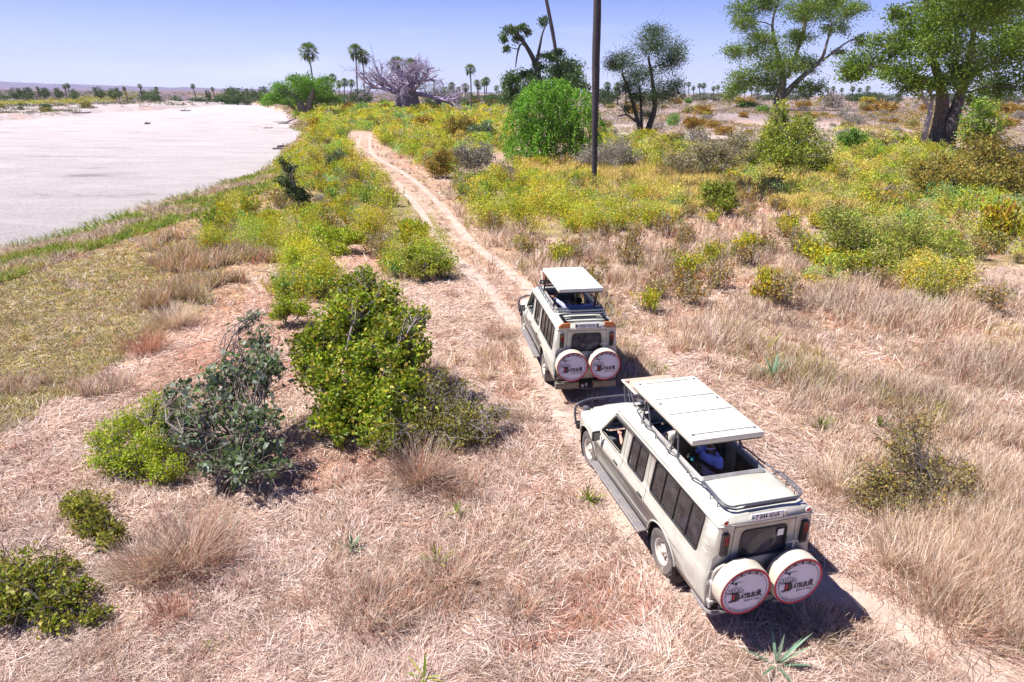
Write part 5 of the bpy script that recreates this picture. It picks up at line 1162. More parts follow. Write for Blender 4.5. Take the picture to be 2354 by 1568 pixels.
def fan_crown(n=34, r=2.6, blades=13, lo=-1.1, hi=1.35, hang=0, R=None):
    R = R or rng; VV = []; CC = []; ls = []
    for k in range(n):
        el = lo + (hi - lo) * (k / n) ** .8; az = k * 2.399; d = np.array([math.cos(az) * math.cos(el), math.sin(az) * math.cos(el), math.sin(el)])
        pl = r * (.42 + .15 * R.random()); base = d * .15; tip = base + d * pl - np.array([0, 0, .18 * pl]); ls.append((np.array([base, (base + tip) / 2 + (0, 0, .06), tip]), [.05, .035, .025]))
        side = np.cross(d, (0, 0, 1)); side /= np.linalg.norm(side) + 1e-6; upv = np.cross(side, d)
        for j in range(blades):
            a = (j / (blades - 1) - .5) * 2.7; bd = d * math.cos(a) + side * math.sin(a) + upv * (.18 * R.normal()); bd /= np.linalg.norm(bd)
            bl = r * (.52 + .1 * R.random()) * (1 - .25 * abs(a) / 1.4); e = tip + bd * bl - np.array([0, 0, 1]) * bl * (.12 + .35 * max(0, -math.sin(el)) + .15)
            wv = np.cross(bd, upv + R.normal(size=3) * .3); wv /= np.linalg.norm(wv) + 1e-6; wv *= .085 * r / 2.6
            m_ = tip + (e - tip) * .5 + (0, 0, .06); VV.append([tip, m_ + wv, e, m_ - wv]); CC.append(R.random())
    V = np.array(VV).reshape(-1, 3); Fs = np.arange(len(V)).reshape(-1, 4); return V, Fs, np.array(CC), ls
def palm_meshes(seed):
    R = np.random.default_rng(seed); V, Fs, c, ls = fan_crown(36, 2.7, 13, -.75, 1.4, R=R)
    P_ = pal((.10, .17, .08), (.14, .22, .10), (.08, .13, .07), (.22, .26, .10), (.30, .30, .12)); col = P_[(c * 4.99).astype(int)]
    tv, tf = tubes(ls, 4)
    o1 = mobj('crown', V, Fs, LEAF, None, col=col); o2 = mobj('leaf_stalks', tv, tf, TRUNK_P, None)
    # dead leaves and fruit bunches hanging below the crown
    VV = []
    for k in range(11):
        a = R.random() * 6.28; rr_ = .5 + 1.0 * R.random(); L_ = 1.4 + 1.7 * R.random(); b = np.array([math.cos(a) * rr_, math.sin(a) * rr_, -.3])
        for j in range(7):
            o = R.normal(size=3) * .10; w_ = R.normal(size=3); w_[2] = 0; w_ = w_ / np.linalg.norm(w_) * .10; VV.append([b + o, b + o + w_ - (0, 0, L_ * .55), b + o * 2 - (0, 0, L_), b + o - w_ - (0, 0, L_ * .55)])
    V = np.array(VV).reshape(-1, 3); o3 = mobj('hanging_dead_leaves', V, np.arange(len(V)).reshape(-1, 4), LEAF, None, col=pick(pal((.09, .06, .05), (.15, .10, .07), (.06, .045, .045)), len(V) // 4))
    res = (o1.data, o2.data, o3.data)
    for o in (o1, o2, o3): bpy.data.objects.remove(o)
    return res
PM = [palm_meshes(s) for s in (1, 2, 3)]
def palm(top, base, D, label, group, scale=1.0, rpx=None, small=False, wd=1.0, name='palm_tree'):
    b = px_point(D, *base); z0 = float(H(b[0], b[1])); b[2] = z0; t = px_point(D, *top); org = np.array([b[0], b[1], z0])
    mpp = np.linalg.norm(px_point(D, base[0] + 10, base[1]) - px_point(D, *base)) / 10
    s = scale if rpx is None else rpx * mpp / 3.0
    root = empty(name, tuple(org), label=label, cat='palm tree', group=group); h = t - org; k = int(rng.integers(0, 3))
    tp = np.array([-.25, -.1, 0]) * 0; n = 9; tt = np.linspace(0, 1, n)[:, None]; side = np.array([h[0], h[1], 0]) * (.0)
    P = h * tt + np.sin(tt * math.pi) * np.array([-h[0] * .12 + .1, .1, 0]); P[0, 2] = -.2
    r = np.interp(tt[:, 0], [0, .08, .45, .6, .85, 1], [.34, .26, .24, .27, .20, .16]) * wd
    V, Fs = tubes([(P, r)], 7 if small else 10); mobj('trunk', V, Fs, TRUNK_P, root, 60)
    for nm, me in zip(('crown', 'leaf_stalks', 'hanging_dead_leaves'), PM[k]):
        o = bpy.data.objects.new(nm, me); COL.objects.link(o); o.parent = root; o.location = tuple(h); o.scale = (s, s, s); o.rotation_euler = (0, 0, rng.random() * 6.28)
    return root
# the tall bare pole: its crown is above the frame
o = palm((1378, -330), (1366, 440), 53.5, 'single bare palm trunk rising like a pole out of the frame in the centre', None, 1.35, wd=1.0, name='palm_tree')
for c in o.children:
    if c.name.startswith('trunk'):
        me = c.data; V = []; zt = o.location.z; 
        pts = [(1366, 444, 14), (1366, 400, 11.5), (1367, 300, 13.5), (1369, 200, 16), (1370, 120, 16.5), (1372, 60, 16.5), (1373, 0, 15.5), (1375, -150, 15), (1378, -330, 12)]
        P = [px_point(53.5, a, b) - np.array(o.location) for a, b, _ in pts]; mpp = 53.5 / F * K * 1.02; Q = np.array(smooth_path([tuple(p) for p in P], 6)); R_ = np.interp(np.linspace(0, 1, len(Q)), np.linspace(0, 1, len(pts)), [w_ * mpp / 2 for _, _, w_ in pts])
        R_ = R_ * (1 + .05 * (np.array([float(vnoise(i * .9, 3.0, 2)) for i in range(len(Q))]) - .5)); V, Fs = tubes([(Q, R_)], 16); bpy.data.objects.remove(c); mobj('trunk', V, Fs, pole_mat(), o, 60); break
palm((1235, -95), (1300, 250), 118, 'leaning palm trunk crossing behind the tall dark tree, crown above the frame', None, 1.5, wd=1.25)
palm((709, 118), (727, 258), 236, 'tall palm at the river edge, leftmost of the three tall palms', 'tall palms near the baobab', rpx=27)
palm((817, 116), (822, 243), 250, 'tall palm of the pair left of the baobab, the left and taller one', 'tall palms near the baobab', rpx=22)
palm((834, 128), (838, 243), 262, 'tall palm of the pair left of the baobab, the right and lower one', 'tall palms near the baobab', rpx=21)
palm((912, 146), (925, 245), 285, 'palm top showing over the baobab crown, the left one', None, rpx=22); palm((944, 148), (948, 245), 290, 'palm top showing over the baobab crown, the right one', None, rpx=20)
palm((1081, 158), (1083, 243), 260, 'lone taller palm in open ground right of the baobabs', None, rpx=16)
for i, (a, b, bb, rp, D) in enumerate([(764, 178, 235, 13, 330), (792, 188, 242, 12, 320), (808, 190, 238, 11, 340), (779, 192, 240, 10, 340), (1070, 200, 232, 12, 320), (1096, 190, 236, 10, 330), (1101, 200, 236, 8, 350), (1118, 185, 236, 12, 320), (1112, 188, 236, 11, 330), (1141, 202, 232, 8, 350), (1038, 196, 238, 11, 320), (1054, 205, 235, 8, 350), (1158, 196, 244, 11, 300), (1342, 196, 236, 12, 330), (1352, 200, 236, 10, 330), (1396, 196, 246, 11, 300), (1420, 198, 246, 12, 300), (1436, 202, 244, 10, 300)]):
    palm((a, b), (a + rng.integers(-3, 4), bb), D, 'small distant palm on the plain behind the baobabs and the weeping bush', 'small distant palms behind the middle of the plain', rpx=rp, small=True)
for i, (a, b, bb, rp, D) in enumerate([(1583, 193, 225, 7, 400), (1594, 202, 226, 6, 420), (1608, 196, 226, 7, 400), (1618, 196, 226, 8, 400), (1640, 203, 226, 7, 400), (1650, 200, 226, 7, 410), (1685, 203, 226, 8, 400), (1694, 200, 226, 9, 400), (1712, 206, 226, 7, 420), (1727, 204, 226, 7, 420), (1742, 206, 228, 7, 420), (1902, 205, 224, 7, 420), (1915, 203, 224, 7, 430), (1935, 206, 224, 6, 430), (1960, 204, 222, 8, 430), (1976, 206, 222, 7, 430), (1995, 203, 222, 8, 430)]):
    palm((a, b), (a, bb), D, 'tiny palm on the skyline of the pale plain at right', 'tiny palms along the right skyline', rpx=rp, small=True)
for i, (a, b, bb, rp) in enumerate([(86, 203, 231, 5), (148, 199, 232, 6), (155, 196, 232, 6), (321, 198, 232, 6), (285, 203, 230, 5), (268, 204, 230, 4), (359, 203, 230, 5), (443, 197, 230, 6), (488, 204, 228, 5)]):
    D = 400 + (i % 3) * 15; g = px_point(D, a, bb)
    palm((a, b), (a + 7, bb), D, 'small palm on the far bank of the dry river', 'small palms on the far bank', rpx=rp + 1, small=True, wd=1.2)
# -- background trees, copied from a few prototypes
def tree_meshes(seed, palx, r=4.0, n=1500, leaf=.55, flat=.7):
    R = np.random.default_rng(seed); global rng; keep = rng; rng = R
    cl = ball(26, (r, r, r * flat), (0, 0, r * .95), .55); cl[:, 2] = np.maximum(cl[:, 2], r * .35); P = np.concatenate([c + R.normal(size=(n // 26, 3)) * np.array([r * .2, r * .2, r * .13]) for c in cl])
    V, Fs = leaves(P, leaf, .6, .2); o = mobj('crown', V, Fs, LEAF, None, col=pick(palx, len(P), .3)); m1 = o.data; bpy.data.objects.remove(o)
    V, Fs = tubes([(np.array([(0, 0, -.3), (.1, 0, r * .4), (0, .1, r * .8)]), [.3, .22, .15])] + [(bend((.05, 0, r * .4), c, 4, .08), [.14, .1, .06, .03]) for c in cl[::2]], 5); o = mobj('trunk', V, Fs, BARK_D, None); m2 = o.data; bpy.data.objects.remove(o); rng = keep
    return m1, m2
TM = [tree_meshes(11, GREEN_D), tree_meshes(12, GREEN_D * 1.5, flat=.8), tree_meshes(13, GREEN1 * .8), tree_meshes(14, pal((.12, .14, .10), (.17, .18, .13), (.10, .11, .09)), n=1100)]
def bg_tree(a, b, wpx, hpx, D, k, label, group, name='tree', cat='tree'):
    g = px_point(D, a, b); z0 = float(H(g[0], g[1])); mpp = np.linalg.norm(px_point(D, a + 10, b) - g) / 10
    zb = g[2]; root = empty(name, (g[0], g[1], z0), label=label, cat=cat, group=group)
    s = wpx * mpp / 9.0; sz = max(.2, (hpx * mpp + max(0, zb - z0)) / 7.4)
    for nm, me in zip(('crown', 'trunk'), TM[k]):
        o = bpy.data.objects.new(nm, me); COL.objects.link(o); o.parent = root; o.scale = (s, s, sz); o.rotation_euler = (0, 0, rng.random() * 6.28)
for a, b, w_, h_, k in [(268, 232, 34, 27, 0), (354, 234, 40, 26, 1), (336, 233, 26, 22, 1), (228, 214, 26, 15, 0), (135, 213, 20, 12, 0), (35, 213, 26, 12, 0), (60, 212, 30, 12, 0), (100, 213, 26, 12, 0), (170, 214, 22, 9, 1), (545, 222, 60, 22, 0), (520, 222, 40, 18, 1), (574, 216, 30, 14, 0), (602, 214, 34, 16, 0), (478, 218, 12, 12, 0), (65, 236, 28, 13, 0), (45, 234, 22, 11, 0), (18, 233, 20, 10, 0), (5, 235, 22, 10, 0), (415, 237, 14, 8, 0), (300, 238, 12, 8, 0), (470, 232, 60, 9, 1), (500, 234, 40, 8, 0), (540, 236, 34, 8, 0), (565, 232, 30, 10, 1), (590, 231, 30, 11, 0), (530, 229, 44, 8, 1), (450, 234, 26, 8, 0), (510, 228, 30, 8, 0), (400, 228, 16, 8, 1)]:
    bg_tree(a, b, w_, h_, 395 + rng.random() * 40, k, 'dark round tree on the far bank of the dry river', 'dark trees on the far bank')
for i in range(52):
    a = rng.uniform(1340, 2500) if i < 40 else rng.uniform(1020, 1180); bg_tree(a, 224 + rng.random() * 4, rng.uniform(18, 54), rng.uniform(7, 15), rng.uniform(400, 520), int(rng.choice([3, 3, 0, 1])), 'small hazy tree in the tree line along the right horizon' if i < 40 else 'small hazy tree in the tree line between the baobabs and the weeping bush', 'trees of the far tree line')
for a, b, w_, h_, k, D in [(830, 236, 56, 32, 0, 330), (800, 240, 34, 22, 1, 320), (1050, 240, 40, 30, 2, 320), (1030, 238, 44, 40, 2, 330), (1075, 240, 50, 26, 1, 300), (1135, 240, 54, 22, 1, 300), (1148, 235, 26, 14, 3, 330), (1010, 240, 34, 22, 3, 320), (990, 246, 30, 22, 0, 280), (1375, 238, 40, 34, 0, 300), (1405, 240, 44, 40, 0, 300), (1395, 246, 30, 20, 0, 290), (1620, 228, 60, 16, 3, 380), (1830, 232, 44, 26, 3, 380), (1850, 228, 34, 34, 0, 380), (1915, 228, 40, 14, 3, 420), (2010, 224, 50, 14, 3, 420), (1960, 226, 40, 12, 0, 430), (745, 232, 40, 34, 0, 300), (783, 236, 20, 20, 0, 330)]:
    bg_tree(a, b, w_, h_, D, k, 'dark rounded tree in the distance on the near side of the river', 'dark distant trees on the plain')
# ------------------------------------------------------------------ bushes close to the camera
def make_bush(name, base, D, blobs, stems, label, palx, leaf, n_leaf, bark=BARK, sr=.02, nst=7, clump=.2, up=.3, aspect=.55, twigs=14, cat='bush', bare=0, fold=.1):
    g = px_point(D, *base); z0 = float(H(g[0], g[1])); org = np.array([g[0], g[1], z0]); lines = []; LP = []
    mpp = np.linalg.norm(px_point(D, base[0] + 10, base[1]) - px_point(D, *base)) / 10; tot = sum(q[2] * q[3] for q in blobs)
    for q in blobs:
        a, b, rx, ry, dd = q; c = px_point(D, a, b, dd) - org; r = np.array([rx, rx, ry * .9]) * mpp; c[2] = max(c[2], r[2] * .75)
        root = np.array([rng.normal() * .12, rng.normal() * .12, 0]); L0 = bend(root, c, 7, .08, .04); lines.append((L0, np.linspace(sr * 1.6, sr * .6, 7)))
        twigs_ = int(twigs * 1.5); ends = c + (ball(twigs_, r * .92, c, .5) - c) * (.75 + .5 * rng.random((twigs_, 1))); per = int(n_leaf * rx * ry / tot / (twigs * 1.5) / 3) + 1
        for e in ends:
            e[2] = max(e[2], .08); st = L0[rng.integers(3, 7)]; T = bend(st, e, 6, .1, .04); lines.append((T, np.linspace(sr * .6, sr * .25, 6)))
            for k in (2, 3, 4, 5)[1:]:
                cr = r.mean() * clump * rng.uniform(.45, .95); p = T[k] + rng.normal(size=(per, 3)) * cr; LP.append(p)
        for _ in range(bare):
            d = rng.normal(size=3); d[2] = abs(d[2]) * .8; d /= np.linalg.norm(d); e = c + d * r * (1.1 + .35 * rng.random()); st = L0[rng.integers(3, 7)]; T = bend(st, e, 7, .12); lines.append((T, np.linspace(sr * .6, sr * .22, 7)))
            for _k in range(2): lines.append((bend(T[4], T[5] + rng.normal(size=3) * .22, 4, .1), [sr * .3, sr * .25, sr * .2, sr * .15]))
    LP = np.concatenate(LP); LP[:, 2] = np.abs(LP[:, 2]) + .02
    root = empty(name, tuple(org), label=label, cat=cat); V, Fs = leaves(LP, leaf, aspect, up, fold=fold)
    z_ = fbm(LP[:, 0] / .5 + 9, LP[:, 1] / .5 + LP[:, 2], 3, 2)[:, None]; mobj('foliage', V, Fs, LEAF, root, col=(palx.mean(0) * .3 + pick(palx, len(LP), .15) * .7) * (.55 + .9 * z_))
    V, Fs = tubes(lines, 5); mobj('stems', V, Fs, bark, root, 80); return root
make_bush('bush', (850, 985), 13.4, [(815, 660, 62, 44, 3.4), (860, 690, 80, 50, 2.8), (800, 720, 90, 60, 2.4), (900, 750, 80, 60, 2.0), (760, 780, 80, 60, 1.8), (860, 800, 100, 70, 1.4), (940, 800, 66, 60, 1.2), (720, 850, 56, 60, .9), (800, 880, 90, 70, .5), (900, 890, 100, 70, .3), (850, 960, 110, 60, -.4), (760, 950, 64, 50, -.2), (700, 800, 46, 50, 1.4), (840, 630, 30, 26, 3.8), (960, 730, 30, 34, 2.2)], 9,
    'largest leafy green bush of the foreground, dense and rounded, left of the two vehicles', pal((.22, .34, .03), (.32, .42, .035), (.12, .22, .02), (.42, .46, .04), (.52, .44, .05), (.08, .15, .02), (.42, .24, .05), (.36, .40, .035), (.15, .26, .025)), .115, 26000, sr=.03, clump=.17, twigs=26)
make_bush('bush', (985, 1010), 12.9, [(985, 940, 80, 60, .4), (1040, 960, 80, 54, .2), (1100, 950, 54, 34, .5), (1000, 1000, 70, 40, -.2), (920, 990, 60, 44, -.4), (1150, 950, 34, 22, .7), (1060, 1000, 60, 34, -.1), (1110, 980, 50, 30, .2), (900, 1020, 50, 36, -.5), (1010, 870, 44, 36, 1.2), (1060, 890, 30, 26, 1.3)], 7,
    'darker thinner bush with twigs sprawling right from the foot of the largest green bush', BROWNG * .85, .06, 8500, BARK_P, sr=.014, clump=.22, twigs=24, bare=9)
make_bush('bush', (520, 1120), 11.0, [(600, 780, 40, 46, 3.1), (560, 830, 60, 54, 2.4), (510, 880, 60, 50, 1.9), (600, 860, 50, 60, 2.1), (470, 930, 70, 44, 1.3), (560, 940, 70, 56, 1.2), (480, 1000, 80, 40, .7), (600, 980, 54, 50, .8), (570, 1060, 74, 48, .1), (640, 1080, 40, 30, -.1), (440, 960, 40, 30, 1.1), (500, 1050, 60, 40, .2), (590, 730, 18, 24, 3.6), (410, 900, 40, 24, 1.8), (395, 980, 34, 26, 1.0), (640, 840, 30, 44, 2.3), (610, 1020, 50, 40, .5)], 8,
    'dark blue-green large-leaved shrub with bare grey twigs, left of the largest green bush', GLAUC, .12, 2500, BARK, sr=.024, clump=.24, twigs=10, bare=8, aspect=.85, fold=.05)
make_bush('bush', (310, 1100), 11.3, [(270, 990, 60, 44, .9), (330, 960, 60, 44, 1.2), (380, 1000, 60, 50, .8), (260, 1050, 56, 44, .3), (320, 1050, 70, 50, .2), (390, 1070, 50, 44, 0), (360, 920, 40, 26, 1.6), (230, 1010, 34, 34, .7), (410, 940, 34, 34, 1.3)], 7,
    'low bright green bush behind and left of the dark blue-green shrub', YGR, .055, 11000, clump=.2, twigs=20)
make_bush('bush', (110, 1490), 7.3, [(60, 1350, 70, 46, 1.1), (130, 1340, 60, 44, 1.1), (180, 1400, 54, 44, .6), (80, 1420, 80, 46, .5), (150, 1450, 60, 40, .2), (30, 1450, 60, 44, .2), (0, 1400, 50, 46, .6), (230, 1440, 34, 26, .2)], 7,
    'yellowing olive bush at the bottom left edge of the picture', np.concatenate([BROWNG, BROWNG, YGR * .7]), .075, 5200, BARK_D, clump=.22, twigs=18, bare=6)
make_bush('bush', (240, 1270), 9.2, [(200, 1180, 50, 44, .8), (240, 1220, 46, 40, .4), (170, 1150, 40, 30, 1.1), (270, 1260, 34, 34, .1)], 5,
    'small dark olive bush above the bottom-left bush', BROWNG, .065, 4200, BARK_D, clump=.22, bare=3)
make_bush('bush', (670, 745), 20.4, [(660, 700, 44, 34, .6), (700, 710, 30, 28, .4), (640, 720, 30, 24, .3)], 5, 'small leafy green bush touching the upper left side of the largest green bush', YGR * .85, .075, 3600, clump=.2)
make_bush('bush', (700, 660), 25, [(680, 600, 46, 44, 1.2), (720, 610, 44, 40, 1.0), (700, 640, 56, 30, .3), (660, 640, 36, 26, .3)], 5, 'tall yellow-green bush above the largest green bush, left of a bare pink patch', YGR, .075, 6000, clump=.2)
make_bush('bush', (2110, 1190), 10.3, [(2010, 1080, 80, 50, .9), (2110, 1050, 90, 54, 1.1), (2200, 1100, 80, 50, .6), (2080, 1130, 100, 50, .4), (2170, 1160, 90, 40, .1), (1990, 1140, 60, 40, .3), (2260, 1160, 50, 36, .2), (2100, 980, 60, 36, 1.7), (2050, 1010, 50, 34, 1.5)], 7,
    'low rust and orange twiggy bush in dry grass right of the nearer vehicle', np.concatenate([RUSTC, TAN * .6, BROWNG]), .055, 8500, BARK_D, sr=.014, clump=.22, bare=7)
make_bush('bush', (2080, 655), 27.5, [(1960, 540, 80, 40, 2.6), (2020, 560, 80, 50, 1.8), (2100, 560, 90, 60, 1.8), (2160, 590, 80, 50, 1.0), (2060, 610, 90, 44, .5), (2140, 630, 90, 30, 0), (2200, 620, 40, 30, .4), (1930, 500, 60, 34, 3.6), (1980, 600, 60, 34, .8)], 9,
    'broad brown-green bramble mound right of centre among tall dry grass', np.concatenate([OLIV, OLIV, GREEN1, YGR]), .11, 19000, BARK_D, sr=.02, clump=.2, twigs=26, bare=2)
make_bush('bush', (2240, 445), 52, [(2180, 380, 60, 40, 2), (2240, 350, 70, 50, 3), (2300, 370, 60, 50, 2.4), (2150, 410, 60, 34, .5), (2230, 410, 80, 40, .3), (2310, 420, 70, 40, 0), (2350, 390, 50, 50, 1.5), (2120, 390, 40, 26, 1.5), (2260, 315, 50, 30, 4)], 9,
    'big rounded brown-green bush at the right edge in front of the huge tree', np.concatenate([OLIV, BROWNG, RUSTC]), .2, 16000, BARK_D, sr=.03, clump=.2, twigs=26)
make_bush('small_tree', (2255, 330), 56, [(2250, 230, 26, 18, 0), (2262, 255, 34, 22, 0), (2240, 280, 40, 24, 0), (2275, 285, 36, 24, 0), (2255, 305, 44, 20, 0)], 5, 'slender open green shoot rising above the big rounded bush at the right edge', GREEN1, .2, 2600, clump=.24, cat='small tree')
make_bush('bush', (1810, 400), 66, [(1800, 300, 44, 40, 1), (1840, 310, 54, 40, 1.5), (1760, 340, 50, 34, 1), (1870, 350, 50, 44, 0), (1810, 360, 80, 40, 0), (1880, 385, 44, 24, -1), (1790, 265, 26, 30, 2), (1740, 375, 40, 26, -1), (1845, 280, 30, 26, 2)], 8,
    'tall ragged olive bush with yellow shoots below the tall open-crowned tree', np.concatenate([OLIV, YGR, GREEN1]), .22, 15000, BARK_P, sr=.03, clump=.2, twigs=24, bare=4)
make_bush('bush', (1785, 345), 70, [(1785, 260, 14, 22, 0), (1800, 240, 12, 14, 0), (1765, 300, 16, 26, 0), (1790, 300, 26, 24, 0)], 4, 'upright yellow-leaved sapling in front of the trunk of the tall open-crowned tree', YEL, .22, 1500, clump=.25)
make_bush('bush', (1650, 482), 43, [(1635, 430, 30, 26, .8), (1665, 440, 30, 26, .6), (1650, 460, 44, 24, .2), (1680, 470, 24, 16, 0)], 5, 'dark olive bush standing alone in golden grass right of the bare palm pole', np.concatenate([BROWNG, GREEN1]), .14, 5200, BARK_D, clump=.22)
make_bush('bush', (1400, 388), 69, [(1370, 350, 40, 30, 1), (1420, 340, 44, 34, 1), (1400, 365, 60, 28, 0), (1450, 365, 30, 22, 0), (1345, 365, 26, 18, 0)], 6, 'grey twiggy bush right behind the bare palm pole', GREYC, .17, 6000, BARK_P, sr=.02, clump=.24, twigs=26, bare=6)
make_bush('bush', (1620, 405), 63, [(1560, 370, 50, 26, 0), (1620, 350, 56, 34, 1), (1680, 350, 56, 36, 1), (1660, 385, 60, 22, 0), (1590, 385, 50, 20, 0), (1700, 325, 40, 22, 3)], 7, 'wide grey-olive twiggy thicket between the palm pole and the ragged olive bush', np.concatenate([GREYC * .9, OLIV]), .18, 12000, BARK_P, sr=.02, clump=.22, twigs=26, bare=5)
make_bush('bush', (1960, 335), 92, [(1945, 318, 26, 16, 0), (1975, 310, 28, 18, 0), (1960, 325, 34, 12, 0)], 5, 'small vivid green bush left of the huge tree trunk', GREEN_B * .6, .26, 2400, clump=.22)
make_bush('bush', (1010, 408), 62, [(1000, 370, 34, 26, 0), (1025, 360, 26, 24, 0), (1010, 390, 38, 20, 0)], 5, 'rusty red bush beside the right edge of the track where it bends', np.concatenate([RUSTC, OLIV]), .17, 4200, BARK_D, clump=.23)
make_bush('bush', (1090, 392), 64, [(1070, 350, 36, 28, 0), (1110, 350, 36, 30, 0), (1090, 375, 50, 20, 0)], 5, 'grey-green twiggy bush left of the bright green weeping bush', GREYC * .8, .17, 5200, BARK_P, clump=.23, bare=4)
make_bush('bush', (1105, 318), 105, [(1090, 300, 24, 14, 0), (1120, 296, 26, 16, 0)], 5, 'dark blue-green bush close to the top left of the weeping bush', GLAUC, .3, 1600, clump=.24)
make_bush('bush', (1058, 312), 108, [(1040, 285, 30, 22, 0), (1070, 280, 28, 22, 0), (1060, 298, 36, 14, 0)], 5, 'brown-orange bush left of the small dark blue-green bush', np.concatenate([RUSTC * .8, OLIV]), .28, 3000, clump=.24)
make_bush('bush', (690, 470), 41, [(665, 385, 18, 18, 0), (655, 415, 22, 20, 0), (680, 440, 34, 20, 0), (700, 455, 24, 14, 0), (648, 370, 8, 12, 0)], 5, 'dark glossy bush on the bank between the river and the yellow-green herbs', GREEN_D * .8, .12, 3000, BARK_P, clump=.22, bare=3)
make_bush('bush', (765, 385), 62, [(755, 370, 22, 16, 0), (780, 355, 24, 12, 0)], 4, 'small dark grey-leaved bush among yellow-green herbs left of the track', GLAUC * .8, .16, 1200, clump=.24)
make_bush('bush', (950, 555), 33, [(935, 520, 26, 22, .6), (965, 525, 24, 22, .5), (950, 540, 34, 16, 0)], 5, 'round yellow-green bush at the left edge of the track, the upper of two', YGR, .10, 4000, clump=.2)
make_bush('bush', (975, 632), 26.5, [(945, 585, 32, 24, 1), (985, 595, 34, 26, .8), (1015, 610, 24, 20, .4), (965, 615, 44, 18, 0)], 5, 'round yellow-green bush at the left edge of the track, the lower of two', np.concatenate([YGR, OLIV]), .095, 5200, clump=.2, bare=2)
make_bush('bush', (780, 585), 31, [(740, 540, 40, 24, .8), (790, 545, 40, 26, .6), (825, 550, 22, 20, .4), (770, 570, 44, 14, 0), (700, 560, 34, 20, .2)], 6, 'yellow-green bush clump at the edge of the bare pink clearing', YGR, .10, 7000, clump=.2)
# ------------------------------------------------------------------ shrubs copied from prototypes
def shrub_mesh(seed, palx, n=900, leaf=.16, twig=6, h=.62, bark=BARK_D):
    R = np.random.default_rng(seed); global rng; keep = rng; rng = R
    c = ball(22, (.75, .75, h * .7), (0, 0, h * .62), .5); c[:, 2] = np.maximum(c[:, 2], .1); P = np.concatenate([q + R.normal(size=(n // 22, 3)) * np.array([.2, .2, .12]) for q in c]); P[:, 2] = np.abs(P[:, 2])
    V, Fs = leaves(P, leaf, .6, .4); o = mobj('foliage', V, Fs, LEAF, None, col=pick(palx, len(P), .3)); m1 = o.data; bpy.data.objects.remove(o)
    L_ = [(bend((0, 0, 0), q * 1.05, 5, .1), np.linspace(.035, .012, 5)) for q in c[:14]]
    for q in range(twig * 4): d = R.normal(size=3); d[2] = abs(d[2]) + .2; d /= np.linalg.norm(d); L_.append((bend(d * .3, d * np.array([1.05, 1.05, h * 1.5]), 4, .12), [.014, .012, .01, .006]))
    V, Fs = tubes(L_, 3); o = mobj('stems', V, Fs, bark, None); m2 = o.data; bpy.data.objects.remove(o); rng = keep; return m1, m2
SM = {'R': [shrub_mesh(s, RUSTC) for s in (21, 22)], 'O': [shrub_mesh(s, OLIV) for s in (23, 24)], 'G': [shrub_mesh(s, GREYC, 520, .15, 16, bark=BARK_P) for s in (25, 26)],
      'Y': [shrub_mesh(s, YEL) for s in (27, 28)], 'B': [shrub_mesh(s, GREEN_B * .8) for s in (29,)], 'D': [shrub_mesh(s, GREEN_D) for s in (30,)], 'L': [shrub_mesh(s, BLG) for s in (31,)], 'M': [shrub_mesh(33, np.concatenate([RUSTC, YEL]))]}
KN = dict(R='rust_shrub', O='olive_shrub', G='grey_shrub', Y='yellow_shrub', B='green_shrub', D='dark_shrub', L='blue_green_shrub', M='rust_yellow_shrub', H='golden_bush', K='green_bush', W='dry_bush', Q='blue_green_bush')
def shrub(x, y, r, h, k, label, group, name=None):
    name = KN[k]
    z = float(H(x, y)); root = empty(name, (x, y, z - .02), rng.random() * 6.28, label=label, cat='shrub', group=group); ms = SM[k][int(rng.integers(0, len(SM[k])))]
    for nm, me in zip(('foliage', 'stems'), ms): o = bpy.data.objects.new(nm, me); COL.objects.link(o); o.parent = root; o.scale = (r, r, h / .95)
    return root
NM = {'R': 'rust orange', 'O': 'olive brown', 'G': 'pale grey twiggy', 'Y': 'yellow', 'B': 'bright green', 'D': 'dark green', 'L': 'blue-green', 'M': 'yellow and rust'}
def shrub_px(a, b, w_, h_, k, where):
    x, y, z = at(a, b); m = math.hypot(y * _c + (CAMH - z) * _s, 0) / F * K
    shrub(x, y + w_ * m * .4, w_ * m / 2, h_ * m * 1.05, k, NM[k] + ' rounded shrub ' + where, None)
